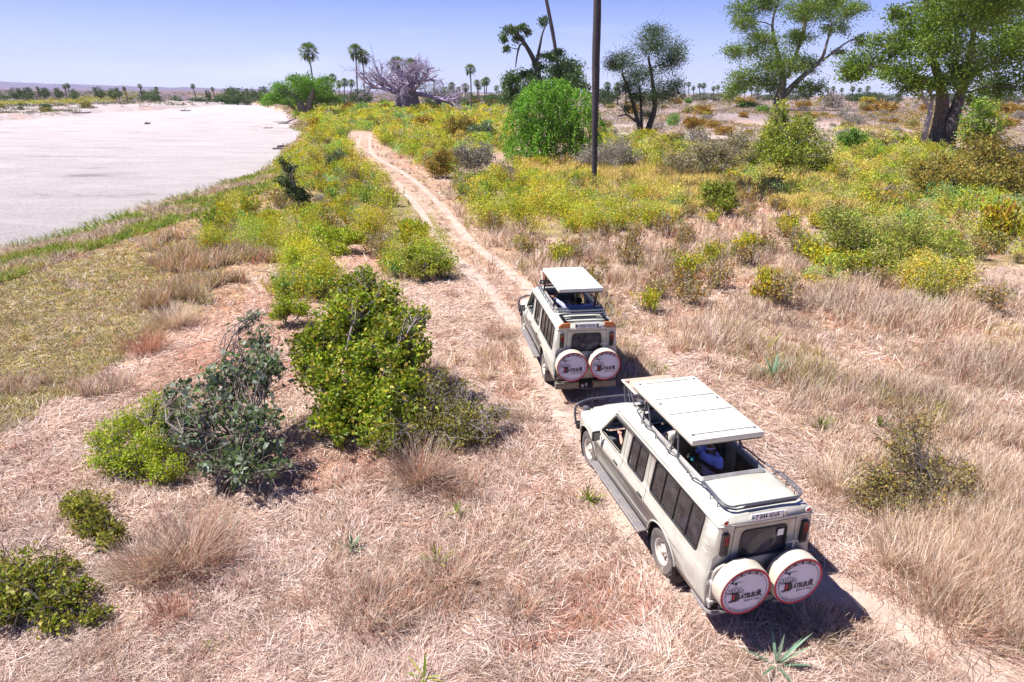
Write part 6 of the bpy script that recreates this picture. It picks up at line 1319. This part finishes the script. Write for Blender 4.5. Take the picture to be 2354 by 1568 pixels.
for a, b, w_, h_, k, wh in [(797, 262, 32, 24, 'R', 'just right of the tallest river-edge palm foot'), (830, 263, 36, 26, 'L', 'below the foot of the pair of tall palms'), (881, 247, 28, 17, 'B', 'left of the big baobab trunk'), (959, 270, 44, 30, 'Y', 'in front of the big baobab trunk, on its right'),
    (883, 258, 26, 20, 'R', 'between the vivid green shrub and the baobab'), (748, 252, 28, 18, 'O', 'right behind the leftmost tall palm foot'), (1002, 262, 28, 18, 'M', 'under the smaller baobab'), (910, 285, 44, 24, 'L', 'on the plain below the big baobab, blue-tinged'), (855, 292, 40, 22, 'O', 'beside the far end of the track'),
    (975, 300, 54, 34, 'R', 'midway between track and weeping bush'), (720, 300, 40, 26, 'M', 'on the river bank above the track bend'), (1621, 268, 46, 22, 'R', 'on the pale plain below the small skyline palms'), (1725, 250, 58, 15, 'B', 'flat, on the pale plain left of the tall tree trunk'), (1757, 266, 38, 16, 'B', 'flat, in front of the tall tree trunk'),
    (1548, 290, 32, 28, 'L', 'right of the multi-stemmed tree'), (1557, 240, 30, 13, 'R', 'right behind the crown edge of the multi-stemmed tree'), (1583, 238, 22, 12, 'B', 'small, on the pale plain by the skyline palms'), (1724, 240, 34, 14, 'R', 'far, above the flat bright green shrub'), (1700, 239, 26, 15, 'M', 'far, left of a rust shrub near the skyline'),
    (1853, 248, 40, 16, 'R', 'right of the tall tree trunk'), (1922, 250, 66, 36, 'G', 'largest dome near the right skyline'), (1895, 238, 30, 16, 'M', 'beside the grey dome near the skyline'), (1590, 300, 40, 30, 'R', 'tall, right of the multi-stemmed tree base'), (1455, 262, 36, 22, 'R', 'left under the multi-stemmed tree crown'), (1180, 248, 40, 18, 'M', 'left of the weeping bush top'), (1135, 250, 46, 20, 'R', 'on the plain under the cluster of distant palms'), (1090, 246, 30, 16, 'R', 'below the lone taller palm'),
    (2045, 260, 60, 26, 'R', 'left of the huge tree trunk on the plain'), (2000, 240, 40, 16, 'M', 'far left of the huge tree'), (2290, 270, 60, 30, 'O', 'right of the huge trunk'), (2340, 262, 50, 26, 'R', 'at the right edge behind the huge tree'), (1720, 590, 70, 50, 'Y', 'in tall dry grass right of the farther vehicle'), (1580, 650, 46, 40, 'M', 'small, in dry grass above the farther vehicle'), (1770, 700, 80, 60, 'M', 'amid tall dry grass above the raised roof'), (1920, 620, 90, 50, 'Y', 'at the left foot of the bramble mound'), (2310, 560, 90, 90, 'M', 'right of the bramble mound at the edge')]:
    shrub_px(a, b, w_, h_, k, wh)
n = 0; tries = 0; placed = []
while n < 270 and tries < 6000:
    tries += 1; a = rng.uniform(-150, 2600); b = 226 + 270 * rng.random() ** 1.9; a = a if rng.random() < .55 else rng.uniform(1350, 2600)
    x, y, z = at(a, b)
    if river_d(x, y) > -6 or abs(float(track_d(x, y))) < 3.2 + y * .012 or y > 420: continue
    left = x < np.interp(y, FAR_Y, FAR_X)
    if any((x - p) ** 2 + (y - q) ** 2 < (s_ * 1.6) ** 2 for p, q, s_ in placed): continue
    if left: k = rng.choice(['O', 'D', 'G', 'O']); r = rng.uniform(1.0, 2.6)
    elif a > 1350 and b < 340: k = rng.choice(['R', 'G', 'R', 'O', 'G', 'G', 'G', 'M', 'O']); r = rng.uniform(.9, 2.3)
    elif b < 300: k = rng.choice(['R', 'O', 'Y', 'M', 'L', 'G', 'Y']); r = rng.uniform(.9, 2.4)
    else: k = rng.choice(['Y', 'O', 'Y', 'L', 'M', 'G', 'O']); r = rng.uniform(.5, 1.15)
    if b > 400 and not zone('herb', np.array([a * K]), np.array([b * K]))[0]: continue
    placed.append((x, y, r)); side = 'on the far bank of the dry river' if left else ('scattered on the pale plain at right' if a > 1350 and b < 340 else ('on the plain around the baobabs' if b < 300 else 'among the yellow-green herbs of the middle ground'))
    shrub(x, y, r, r * rng.uniform(.75, 1.05), k, NM[k] + ' low shrub ' + side, NM[k] + ' low shrubs ' + side); n += 1
def herb_bush_mesh(seed, palx, n=1000):
    R = np.random.default_rng(seed); global rng; keep = rng; rng = R; st = 60; az = R.random(st) * 6.28; el = R.uniform(.75, 1.5, st); L_ = R.uniform(.6, 1.15, st); base = R.normal(size=(st, 2)) * .28
    d = np.stack([np.cos(az) * np.cos(el), np.sin(az) * np.cos(el), np.sin(el)], 1); b3 = np.stack([base[:, 0], base[:, 1], np.zeros(st)], 1); k = R.integers(0, st, n); t = R.random(n) ** .6
    P = b3[k] + d[k] * (L_[k] * (.25 + .75 * t))[:, None] + R.normal(size=(n, 3)) * .045; V, Fs = leaves(P, .115, .5, .5); tone = .75 + .5 * R.random(st); o = mobj('foliage', V, Fs, HERB, None, col=np.minimum(pick(palx, st, .15)[k] * tone[k][:, None] * (.8 + .4 * R.random((n, 1))), .85)); m1 = o.data; bpy.data.objects.remove(o)
    V, Fs = tubes([(np.array([b, b + q * l * .5, b + q * l * .95]), [.010, .008, .005]) for b, q, l in zip(b3, d, L_)], 3); o = mobj('stems', V, Fs, BARK, None); m2 = o.data; bpy.data.objects.remove(o); rng = keep; return m1, m2
SM['H'] = [herb_bush_mesh(s, np.concatenate([YEL, YEL, YGR])) for s in (41, 42, 43)]; SM['K'] = [herb_bush_mesh(s, np.concatenate([YGR, GREEN1])) for s in (44, 45)]; SM['W'] = [herb_bush_mesh(s, np.concatenate([OLIV * 1.2, TAN * .7, RUSTC]), 700) for s in (46, 47)]; SM['Q'] = [herb_bush_mesh(48, np.concatenate([BLG, YGR]))]
NM.update(H='golden yellow leafy', K='fresh green leafy', W='dry brownish leafy', Q='blue-tinged leafy')
cnt = {}; placed = []; tries = 0
while sum(cnt.values()) < 620 and tries < 20000:
    tries += 1; y = 22 + 95 * rng.random() ** 1.5; x = rng.uniform(-.8, .9) * (y + 8); z = float(H(x, y)); px, py = project(x, y, z); a1, b1 = np.array([px]), np.array([py])
    if px < -60 or px > 1090 or river_d(x, y) > -4 or abs(float(track_d(x, y))) < 2.3 + y * .006: continue
    hz_ = bool(zone('herb', a1, b1)[0]); tl_ = bool(zone('tall', a1, b1)[0]) and py < 340 and px > 470; gd_ = bool(zone('gold', a1, b1)[0])
    if not (hz_ or tl_ or gd_): continue
    if tl_ and not hz_ and rng.random() < (.45 if py < 270 else .9): continue
    r_ = rng.uniform(.40, .85) * (1 + y / 160)
    if any((x - p) ** 2 + (y - q) ** 2 < (.75 * (r_ + s_)) ** 2 for p, q, s_ in placed): continue
    k = (rng.choice(['H', 'H', 'H', 'K', 'Q', 'W']) if px < 640 else rng.choice(['H', 'W', 'W', 'O', 'K', 'H'])) if hz_ else rng.choice(['W', 'W', 'W', 'H'])
    if cnt.get(k, 0) >= 270: continue
    cnt[k] = cnt.get(k, 0) + 1; placed.append((x, y, r_)); sd = 'left of the track' if track_d(x, y) < 0 else ('between track and bare palm pole' if px < 597 else 'right of the bare palm pole'); zz = 'in the herb cover ' if hz_ else 'in the dry grass '
    shrub(x, y, r_, r_ * rng.uniform(1.0, 1.45), k, NM[k] + ' bush ' + zz + sd, NM[k] + ' bushes ' + zz + sd, 'herb_bush' if k in 'HKWQ' else 'shrub')
print('herb bushes', cnt)
# ------------------------------------------------------------------ spiky plants, logs
def spiky(a, b, hgt, n_, palx, label):
    x, y, z = at(a, b); V = []; Fs = []; C = []
    for i in range(n_):
        az = rng.random() * 6.28; el = rng.uniform(.35, 1.45); L_ = hgt * rng.uniform(.7, 1.1); d = np.array([math.cos(az) * math.cos(el), math.sin(az) * math.cos(el), math.sin(el)]); w_ = np.cross(d, (0, 0, 1)); w_ /= np.linalg.norm(w_); w_ *= .014 + .012 * hgt; b0 = len(V)
        for t in (0, .35, .7, 1): p = d * L_ * t - np.array([0, 0, 1]) * (t * t * L_ * .18); q = w_ * (1 - t ** 2) * (.6 + t); V += [p + q, p - q]
        for k in range(3): Fs.append((b0 + 2 * k, b0 + 2 * k + 1, b0 + 2 * k + 3, b0 + 2 * k + 2)); C.append(palx[i % len(palx)] * (.8 + .4 * rng.random()))
    o = mobj('spiky_plant', np.array(V), np.array(Fs), LEAF, None, col=np.array(C), label=label, cat='plant'); o.location = (x, y, z)
SPB = pal((.20, .32, .22), (.14, .26, .16), (.28, .38, .26)); SPY = pal((.30, .36, .06), (.22, .32, .05), (.42, .40, .12))
for a, b, h, n_, p, l in [(1775, 868, .95, 26, SPB, 'blue-green spiky plant in dry grass right of the farther vehicle'), (1355, 1152, .42, 30, SPY, 'yellow-green spiky tuft in straw left of the nearer vehicle'), (810, 1262, .40, 20, SPB, 'small blue-green spiky tuft in straw below the largest bush'), (1785, 1530, .75, 12, SPB, 'tall spiky leaves at the bottom edge behind the nearer vehicle'), (1888, 985, .5, 26, SPY * .6, 'dark spiky tuft in dry grass right of the raised roof'), (1050, 1180, .35, 14, SPY, 'small green blades in straw left of the nearer vehicle, below the sprawling bush'), (1005, 1290, .45, 12, SPY, 'thin green grass tuft in the straw at bottom centre'), (480, 1492, .22, 10, SPY, 'tiny green sprout near the bottom edge'), (2020, 980, .4, 20, SPY * .7, 'low green tuft beside the dark spiky tuft at right'), (975, 1560, .4, 8, SPY, 'green blade tuft on the bottom edge'), (1530, 850, .25, 14, SPY, 'tiny yellow-green tuft at the shadow edge of the farther vehicle')]: spiky(a, b, h, n_, p, l)
def dry_tuft(a, b, hgt, wid, n_, palx, label):
    x, y, z = at(a, b); V = []; Fs = []; C = []
    for i in range(n_):
        q = rng.normal(size=2) * wid * .35; az = math.atan2(q[1], q[0]) + rng.normal() * .6; el = rng.uniform(.75, 1.5); L_ = hgt * rng.uniform(.45, 1.15); d = np.array([math.cos(az) * math.cos(el), math.sin(az) * math.cos(el), math.sin(el)]); w_ = np.array([-math.sin(az + rng.normal()), math.cos(az), 0]); w_ *= .0045 / np.linalg.norm(w_); b0 = len(V)
        for t in (0, .5, 1): c = np.array([q[0], q[1], 0]) + d * L_ * t - np.array([0, 0, 1]) * (t * t * L_ * .22) + np.array([math.cos(az), math.sin(az), 0]) * t * t * L_ * .15; V += [c + w_ * (1.3 - t), c - w_ * (1.3 - t)]
        for k in range(2): Fs.append((b0 + 2 * k, b0 + 2 * k + 1, b0 + 2 * k + 3, b0 + 2 * k + 2)); C.append(palx[i % len(palx)] * (.7 + .6 * rng.random()))
    o = mobj('grass_tuft', np.array(V), np.array(Fs), STRAW, None, col=np.array(C), label=label, cat='grass tuft'); o.location = (x, y, z)
RB = np.concatenate([REDG * 1.1, TAN * .8, PINK[4:]])
for a, b, h, w_, n_, p, l in [(965, 1100, .95, .7, 800, RB, 'tall reddish-tan grass tuft in front of the foot of the largest green bush'), (430, 1290, .8, 1.0, 1500, RB, 'wide reddish-brown grass tuft between the bottom-left bushes and the dark blue-green shrub'), (330, 1310, .6, .7, 800, TAN, 'tan grass tuft on the left of the wide reddish-brown one'), (850, 1410, .5, .9, 900, RB, 'low brown grass tuft at bottom centre'), (1040, 1330, .45, .8, 600, RB, 'brown grass tuft right of the low brown one at bottom centre'), (1200, 1410, .4, .4, 300, RB, 'small brown grass tuft at bottom centre right'), (390, 1420, .35, .4, 300, REDG, 'small red-brown tuft near the bottom left'), (340, 800, .7, 1.0, 700, REDG, 'dark rust grass tuft on the left slope'), (400, 745, .9, 1.0, 900, TAN, 'tall tan tuft just above the rust tuft on the left slope'), (640, 560, 1.2, .6, 500, TAN, 'tall feathery tan tuft on the bank above the small leafy bush'), (1150, 770, .5, 1.0, 700, RB, 'brown grass tuft left of the farther vehicle'), (1010, 880, .4, .8, 500, RB, 'brown grass tuft right of the largest green bush'), (1050, 1120, .5, .8, 700, RB, 'brown grass tuft right of the tall tan tuft'), (1880, 1450, .35, .7, 500, TAN, 'straw tuft in the shadow behind the nearer vehicle'), (2110, 1300, .7, 1.1, 1100, TAN, 'tan grass tuft under the rust twiggy bush'), (640, 660, .6, .8, 500, RB, 'brown tuft left of the small leafy bush'), (1420, 640, .6, .9, 600, TAN, 'tan tuft right of the track near the farther vehicle bonnet'), (2200, 1440, .6, 1.2, 900, RB, 'brown grass tuft by the track at the lower right'), (1930, 1120, .6, 1.0, 900, TAN, 'tan grass tuft right of the nearer vehicle roof')]: dry_tuft(a, b, h, w_, n_, p, l)
LOG = mat('log_grey', (.16, .13, .15), .9, noise=.4, nscale=3, bump=.5, bscale=8)
def log(a, b, L_, r, ang, label):
    x, y, z = at(a, b); P = [(0, 0, r * .6), (L_ * .35, L_ * .03, r * .8), (L_ * .7, -.02, r * .7), (L_, L_ * .06, r * 1.3)]; V, Fs = tubes([(np.array(smooth_path(P, 3)), np.linspace(r, r * .6, 10)), (np.array([(L_ * .3, 0, r), (L_ * .4, L_ * .12, r * 2.5), (L_ * .45, L_ * .2, r * 3)]), [r * .4, r * .3, r * .15])], 7)
    o = mobj('log', V, Fs, LOG, None, 50, label=label, cat='log'); o.location = (x, y, max(z, RIVER_Z)); o.rotation_euler = (0, 0, ang)
log(640, 348, 3.2, .22, .9, 'grey driftwood log standing out of the river sand near the bank'); log(628, 352, 2.4, .16, .1, 'low dark driftwood lying beside the grey log'); log(640, 290, 6, .12, .05, 'long thin dead branch lying on the sand from the bank')
log(416, 259, 4, .3, .0, 'dark drift log far out on the river sand'); log(335, 291, 1.6, .25, 1.2, 'tiny dark stump on the open river sand'); log(166, 258, 6, .3, .05, 'dark drift wood near the far shore at left'); log(606, 301, 2.2, .12, .4, 'small crooked stick on the sand off the riverside tree')
# ------------------------------------------------------------------ ground cover that nobody could count
def dist_of(x, y, z): return y * _c + (CAMH - z) * _s
def sample(n, y0=88, y1=790, x0=-110, x1=1134, pw=1.0):
    px = rng.uniform(x0, x1, n); py = y0 + (y1 - y0) * rng.random(n) ** pw; x, y, z = hit(px, py); ok = (y > .5) & (np.hypot(x, y) < 1300); return px[ok], py[ok], x[ok], y[ok], z[ok]
def footprint(x, y):      # True under the wheels and bodies of the vehicles
    r = np.zeros(x.shape, bool)
    for v in (VEH1, VEH2):
        a = v.rotation_euler.z; dx = x - v.location.x; dy = y - v.location.y; u = dx * math.cos(a) + dy * math.sin(a); w_ = -dx * math.sin(a) + dy * math.cos(a); r |= (u > -1.45) & (u < 4.2) & (np.abs(w_) < .8)
    return r
def blade_mesh(name, x, y, z, L_, el, az, wd, col, label=None, curve=.25, seg=2, mat_=None):
    n = len(x); d = np.stack([np.cos(az) * np.cos(el), np.sin(az) * np.cos(el), np.sin(el)], 1); side = np.stack([-np.sin(az + rng.normal(size=n) * .9), np.cos(az), np.zeros(n)], 1); side /= np.linalg.norm(side, axis=1, keepdims=True)
    tw = rng.normal(size=n) * .5; side[:, 2] = tw * np.cos(el); side /= np.linalg.norm(side, axis=1, keepdims=True)
    P0 = np.stack([x, y, z - .01], 1); drop = np.zeros((n, 3)); rows = []
    for k in range(seg + 1):
        t = k / seg; out = d.copy(); p = P0 + d * (L_ * t)[:, None]; p[:, 2] -= curve * L_ * t * t; p[:, :2] += (np.stack([np.cos(az), np.sin(az)], 1) * (curve * L_ * t * t * .6)[:, None])
        w_ = wd * (1 - .75 * t) * .5; rows += [p + side * w_[:, None], p - side * w_[:, None]]
    V = np.stack(rows, 1).reshape(-1, 3); m = 2 * (seg + 1); base = (np.arange(n) * m)[:, None, None]; q = np.array([[2 * k, 2 * k + 1, 2 * k + 3, 2 * k + 2] for k in range(seg)])[None]
    Fs = (base + q).reshape(-1, 4); return mobj(name, V, Fs, mat_ or STRAW, None, col=np.repeat(col, seg, 0), label=label, cat=None, kind='stuff')
def tufts(px, py, x, y, z, per, spread):
    k = np.repeat(np.arange(len(x)), per); s = spread[k] if hasattr(spread, '__len__') else spread
    X = x[k] + rng.normal(size=len(k)) * s; Y = y[k] + rng.normal(size=len(k)) * s; return k, X, Y, H(X, Y)
# straw litter
px, py, x, y, z = sample(620000, 150, 800, pw=.85); D = dist_of(x, y, z); td = np.abs(np.abs(track_d(x, y)) - .82)
isr = river_d(x, y) > -.3; hz_ = zone('herb', px, py) | zone('gold', px, py)
keep = ~isr & ~(hz_ & (rng.random(len(x)) < .6)) & ~(footprint(x, y) & (rng.random(len(x)) < .7))
rutd = np.where((y < 9.8), np.where(track_d(x, y) < 0, .35, .985), np.where(td < .12, .9, .68)); keep &= ~((td < .26 + y * .003 + .2 * (y < 9.8)) & (rng.random(len(x)) < rutd))
keep &= rng.random(len(x)) < (.45 + .75 * fbm(x * .9, y * .9, 71, 3))
px, py, x, y, z, D = [q[keep] for q in (px, py, x, y, z, D)]; n = len(x)
az = fbm(x * .55, y * .55, 73, 2) * 12 + rng.normal(size=n) * .9; col = pick(PINK, n, .3); ol = zone('olive', px, py) | zone('bank', px, py); col[ol] = pick(np.concatenate([OLIV * 1.5, TAN]), int(ol.sum()), .3)
bl = fbm(x * .25, y * .25, 75, 3); redm = (bl > .70) & (rng.random(n) < .6) & ~ol; col[redm] = pick(REDG, int(redm.sum()), .25)
brn = (fbm(x * .8 + 3, y * .8, 79, 3) > .54) & (rng.random(n) < .35) & ~ol; col[brn] = pick(pal((.36, .24, .17), (.46, .32, .22), (.28, .18, .13)), int(brn.sum()), .25); col *= (.78 + .44 * fbm(x * 1.3, y * 1.3, 76, 2))[:, None]
blade_mesh('straw_litter', x, y, z + rng.random(n) * .05, rng.uniform(.06, .30, n) * (1 + D / 50), np.clip(rng.normal(.10, .22, n), -.05, 1.1), az, np.maximum(.0075, .75 * D / F) * rng.uniform(.6, 1.3, n), col, curve=.08, seg=1, label='pale pinkish dry straw lying flat over the ground')
# short broken tufts over the litter
px, py, x, y, z = sample(15000, 230, 800, pw=.8); D = dist_of(x, y, z); keep = (river_d(x, y) < -1) & (fbm(x * .7, y * .7, 81, 3) > .5) & (np.abs(np.abs(track_d(x, y)) - .82) > .34) & ~footprint(x, y) & ~zone('herb', px, py)
x, y, z, D, px, py = [q[keep] for q in (x, y, z, D, px, py)]; k, X_, Y_, Z_ = tufts(px, py, x, y, z, 14, .06 + .05 * rng.random(len(x))); n = len(k); Dk = D[k]; hh = (.12 + .33 * rng.random(len(x)) ** 2)[k]; tc_ = pick(np.concatenate([PINK, TAN, REDG]), len(x), .2)[k]
blade_mesh('dry_grass_tufts', X_, Y_, Z_, hh * rng.uniform(.5, 1.2, n), rng.uniform(.5, 1.5, n), rng.random(n) * 6.28, np.maximum(.006, .6 * Dk / F), tc_ * (.75 + .5 * rng.random((n, 1))), label='short broken tufts of dry grass standing in the straw', curve=.2)
# tall dry grass
px, py, x, y, z = sample(80000, 135, 800, pw=.95); D = dist_of(x, y, z); tl = zone('tall', px, py); md = (np.abs(track_d(x, y)) < .42) & (y > 20) & (y < 100); eg = (np.abs(np.abs(track_d(x, y)) - 1.8) < .8) & (y > 14); cl = fbm(x * .45, y * .45, 83, 3)
keep = (river_d(x, y) < -2) & ~footprint(x, y) & (np.abs(np.abs(track_d(x, y)) - .82) > np.where(y < 10, .62, .38)) & ((tl & (cl > .27)) | (eg & (cl > .45)) | (md & (cl > .5)) | ((cl > .74) & (py > 300)) | ((cl > .60) & zone('herb', px, py)))
x, y, z, D, px, py, tl, md, cl = [q[keep] for q in (x, y, z, D, px, py, tl, md, cl)]; per = 9; k, X_, Y_, Z_ = tufts(px, py, x, y, z, per, np.maximum(.07, .9 * D / F)); n = len(k)
hb = np.where(tl, .25 + .62 * sstep(.30, .72, cl), .4); hb = np.where(md, .22, hb); tcol = pick(np.concatenate([TAN, TAN, TAN * .9, PINK[:5], REDG[:1]]), len(x), .22); tcol = tcol * (.65 + .7 * fbm(x * .3, y * .3, 85, 3))[:, None]
grn = (fbm(x * .35, y * .35, 87, 3) > .64) & (rng.random(len(x)) < .35); tcol[grn] = pick(OLIV * 1.3, int(grn.sum()), .3)
blade_mesh('tall_dry_grass', X_, Y_, Z_, hb[k] * rng.uniform(.55, 1.25, n), np.clip(rng.normal(1.2, .22, n), .5, 1.55), rng.random(n) * 6.28, np.maximum(.006, .6 * D[k] / F), tcol[k] * (.75 + .5 * rng.random((n, 1))), label='tall tan dry grass standing right of the vehicles', curve=.14)
# golden grass
px, py, x, y, z = sample(26000, 155, 220, x0=480, x1=900); D = dist_of(x, y, z); keep = zone('gold', px, py) | (zone('herb', px, py) & (fbm(x * .1, y * .1, 88, 2) > .62)); x, y, z, D, px, py = [q[keep] for q in (x, y, z, D, px, py)]
k, X_, Y_, Z_ = tufts(px, py, x, y, z, 6, .16); n = len(k); gc = pick(GOLD, len(x), .2) * (.8 + .4 * fbm(x * .3, y * .3, 89, 2))[:, None]
blade_mesh('golden_grass', X_, Y_, Z_, rng.uniform(.5, 1.15, n), np.clip(rng.normal(1.25, .2, n), .5, 1.55), rng.random(n) * 6.28, np.maximum(.01, .8 * D[k] / F), gc[k] * (.8 + .4 * rng.random((n, 1))), label='golden tall grass behind the herbs around the bare palm pole', curve=.12)
# river bank and mown slope grass
px, py, x, y, z = sample(80000, 120, 480, x0=-110, x1=330); D = dist_of(x, y, z); bk = (river_d(x, y) < .1) & (river_d(x, y) > -8.5 - 3 * fbm(x * .1, y * .1, 90, 2)) & (x > -60); ov = zone('olive', px, py); keep = (bk | (ov & (rng.random(len(x)) < .75))) & (river_d(x, y) < .1)
x, y, z, D, px, py, bk = [q[keep] for q in (x, y, z, D, px, py, bk)]; k, X_, Y_, Z_ = tufts(px, py, x, y, z, 7, np.maximum(.08, .9 * D / F)); n = len(k); pn = fbm(x * .28, y * .28, 91, 3)
gc = np.where((bk & (pn < .60))[:, None], pick(np.concatenate([GREEN1, GREEN1, YGR * .7, OLIV]), len(x), .3), pick(np.concatenate([OLIV * 1.4, TAN * .9, OLIV * 1.2]), len(x), .3)); gc[pn > .66] = pick(TAN * .85, int((pn > .66).sum()), .2)
hgt = np.where(bk, .22 + .45 * pn, .09 + .14 * pn); edge = river_d(x, y) > -1.8; hgt[edge & bk] += .25
blade_mesh('bank_grass', X_, Y_, Z_, hgt[k] * rng.uniform(.5, 1.3, n), rng.uniform(.55, 1.5, n), rng.random(n) * 6.28, np.maximum(.012, .8 * D[k] / F), gc[k] * (.7 + .6 * rng.random((n, 1))), label='green and ochre grass on the slope down to the dry river', curve=.25)
# rusty grasses
px, py, x, y, z = sample(30000, 110, 420, x0=120, x1=500); keep = zone('rustg', px, py) & (river_d(x, y) < -.5) & (fbm(x * .4, y * .4, 93, 3) > .55); x, y, z, px, py = [q[keep] for q in (x, y, z, px, py)]; D = dist_of(x, y, z)
k, X_, Y_, Z_ = tufts(px, py, x, y, z, 9, np.maximum(.1, .9 * D / F)); n = len(k); gc = pick(np.concatenate([REDG * 1.2, TAN * .9, TAN * .8, OLIV * 1.3]), len(x), .2)
blade_mesh('rusty_grass', X_, Y_, Z_, rng.uniform(.3, .95, n), np.clip(rng.normal(1.2, .25, n), .4, 1.55), rng.random(n) * 6.28, np.maximum(.008, .75 * D[k] / F), gc[k] * (.75 + .5 * rng.random((n, 1))), label='reddish dry grass along the top of the river bank', curve=.2)
# yellow-green herbs
nn_ = 64000; y = 24 + 300 * rng.random(nn_) ** 1.7; x = rng.uniform(-.95, .95, nn_) * (y + 12); z = H(x, y); px, py = project(x, y, z); D = dist_of(x, y, z); hb = zone('herb', px, py) & (px > -150) & (px < 1180)
keep = hb & (river_d(x, y) < -3.5) & (rng.random(nn_) < np.where(px > 650, .6, 1)) & (np.abs(np.abs(track_d(x, y))) > 1.6 + y * .002) & (fbm(x * .42, y * .42, 96, 3) > .50)
x, y, z, D = [q[keep] for q in (x, y, z, D)]; m = len(x); big = fbm(x * .3, y * .3, 98, 2); rad = rng.uniform(.28, .62, m) * (1 + D / 150); hi_ = sstep(.34, .62, fbm(x * .62, y * .62, 98, 2)); hgt = (.14 + 1.25 * hi_ + .2 * rng.random(m)) * (1 + D / 300); rad *= .75 + .5 * hi_
per_ = np.clip(12000 / D * rad, 70, 320).astype(int); k = np.repeat(np.arange(m), per_); n = len(k); print('herb plants', m, 'leaves', n); d3 = ball(n, 1, (0, 0, 0), .6); d3[:, 2] = np.abs(d3[:, 2]) ** .8
d3[:, :2] *= (1 + .35 * np.sin(np.arctan2(d3[:, 1], d3[:, 0]) * 5 + k))[:, None]; P = np.stack([x, y, z], 1)[k] + d3 * np.stack([rad, rad, hgt], 1)[k]
u = rng.random(m); hc = pick(YEL, m, .15); s1 = fbm(x * .2, y * .2, 95, 3)
q = u < .18 + .30 * (s1 < .48); hc[q] = pick(YGR, int(q.sum()), .15); q = (u > np.where(x > 14, .5, .8)); hc[q] = pick(OLIV * 1.5, int(q.sum()), .2); q = (fbm(x * .11 + 7, y * .11, 97, 2) > .62) & (rng.random(m) < .4); hc[q] = pick(BLG, int(q.sum()), .15); q = (u < .05); hc[q] = pick(RUSTC * 1.2, int(q.sum()), .2); q = (rng.random(m) < .07); hc[q] = pick(GREYC, int(q.sum()), .2)
V, Fs = leaves(P, np.maximum(.06, 1.2 * D[k] / F), .62, .6); mobj('yellow_green_herbs', V, Fs, HERB, None, col=np.minimum(hc[k] * (.75 + .9 * rng.random((n, 1))), .85), kind='stuff', label='mass of low yellow-green herbs covering the middle ground on both sides of the track')
# low scrub of the far plain
px, py, x, y, z = sample(80000, 88, 175); D = dist_of(x, y, z); left = x < np.interp(y, FAR_Y, FAR_X); keep = (river_d(x, y) < -1.5) & (left | zone('scrub', px, py) | (y > 150)) & (fbm(x * .09, y * .09, 101, 3) > np.where(left & (np.interp(y, FAR_Y, FAR_X) - x < 34), .58, np.where(left, .30, .38))) & (np.abs(track_d(x, y)) > 2.5)
x, y, z, D, px, py, left = [q[keep] for q in (x, y, z, D, px, py, left)]; rad = rng.uniform(.3, .8, len(x)) * (1 + D / 500); per = 9; k = np.repeat(np.arange(len(x)), per); n = len(k); d3 = ball(n, 1, (0, 0, 0), .5); d3[:, 2] = np.abs(d3[:, 2]); P = np.stack([x, y, z], 1)[k] + d3 * np.stack([rad * 1.4, rad * 1.4, rad * .8], 1)[k]
sc = pick(np.concatenate([GREYC, GREYC, GREYC, TAN * .8, PINK * .7, RUSTC]), len(x), .2); m_ = fbm(x * .05, y * .05, 103, 2) > .6; sc[m_] = pick(np.concatenate([RUSTC, OLIV]), int(m_.sum()), .2); m_ = left; sc[m_] = pick(np.concatenate([GREYC * .6, OLIV * .8, GREYC * .7, GREEN_D * 1.3, pal((.2, .14, .2), (.16, .12, .17))]), int(m_.sum()), .2)
dl = np.interp(y, FAR_Y, FAR_X) - x; m_ = left & (dl > 55) & (dl < 100); sc[m_] = pick(YEL * .8, int(m_.sum()), .2)
V, Fs = leaves(P, np.maximum(.15, 1.1 * D[k] / F), .6, .6); mobj('low_scrub', V, Fs, LEAF, None, col=sc[k] * (.7 + .6 * rng.random((n, 1))), kind='stuff', label='pale grey and rust low scrub covering the distant plain')

# ------------------------------------------------------------------ air
hz = MB().box((0, 0, 60), (9600, 9600, 140)).obj('haze', None, None, None, label='thin pale blue haze over the far plain', kind='stuff')
hz.location.z = 0
hmt = bpy.data.materials.new('haze_air'); hmt.use_nodes = True; t = hmt.node_tree; t.nodes.remove(t.nodes['Principled BSDF']); pv = t.nodes.new('ShaderNodeVolumePrincipled')
pv.inputs['Color'].default_value = (.95, .97, 1, 1); pv.inputs['Density'].default_value = .00006; pv.inputs['Anisotropy'].default_value = .1; t.links.new(pv.outputs[0], t.nodes['Material Output'].inputs['Volume']); hz.data.materials.clear(); hz.data.materials.append(hmt)

# ------------------------------------------------------------------ rows of look-alikes told apart by their order along the horizon
def ordn(i): return ['leftmost', 'second', 'third', 'fourth', 'fifth', 'sixth', 'seventh', 'eighth', 'ninth', 'tenth', 'eleventh', 'twelfth', 'thirteenth', 'fourteenth', 'fifteenth', 'sixteenth', 'seventeenth', 'eighteenth', 'nineteenth', 'twentieth', 'twenty-first', 'twenty-second', 'twenty-third', 'twenty-fourth', 'twenty-fifth', 'twenty-sixth', 'twenty-seventh', 'twenty-eighth', 'twenty-ninth', 'thirtieth'][i]
for gname, what in (('dark trees on the far bank', 'dark round trees on the far bank'), ('small palms on the far bank', 'small palms on the far river bank'), ('small distant palms behind the middle of the plain', 'small distant palms on the middle plain'), ('tiny palms along the right skyline', 'tiny palms on the right skyline'), ('dark distant trees on the plain', 'dark distant trees on the near side plain')):
    gs = [o for o in bpy.data.objects if o.get('group') == gname]; gs.sort(key=lambda o: float(project(o.location.x, o.location.y, o.location.z)[0]))
    for i, o in enumerate(gs[:30]): o['label'] = (ordn(i) + (' of the ' if i == 0 else ' from the left of the ') + what)
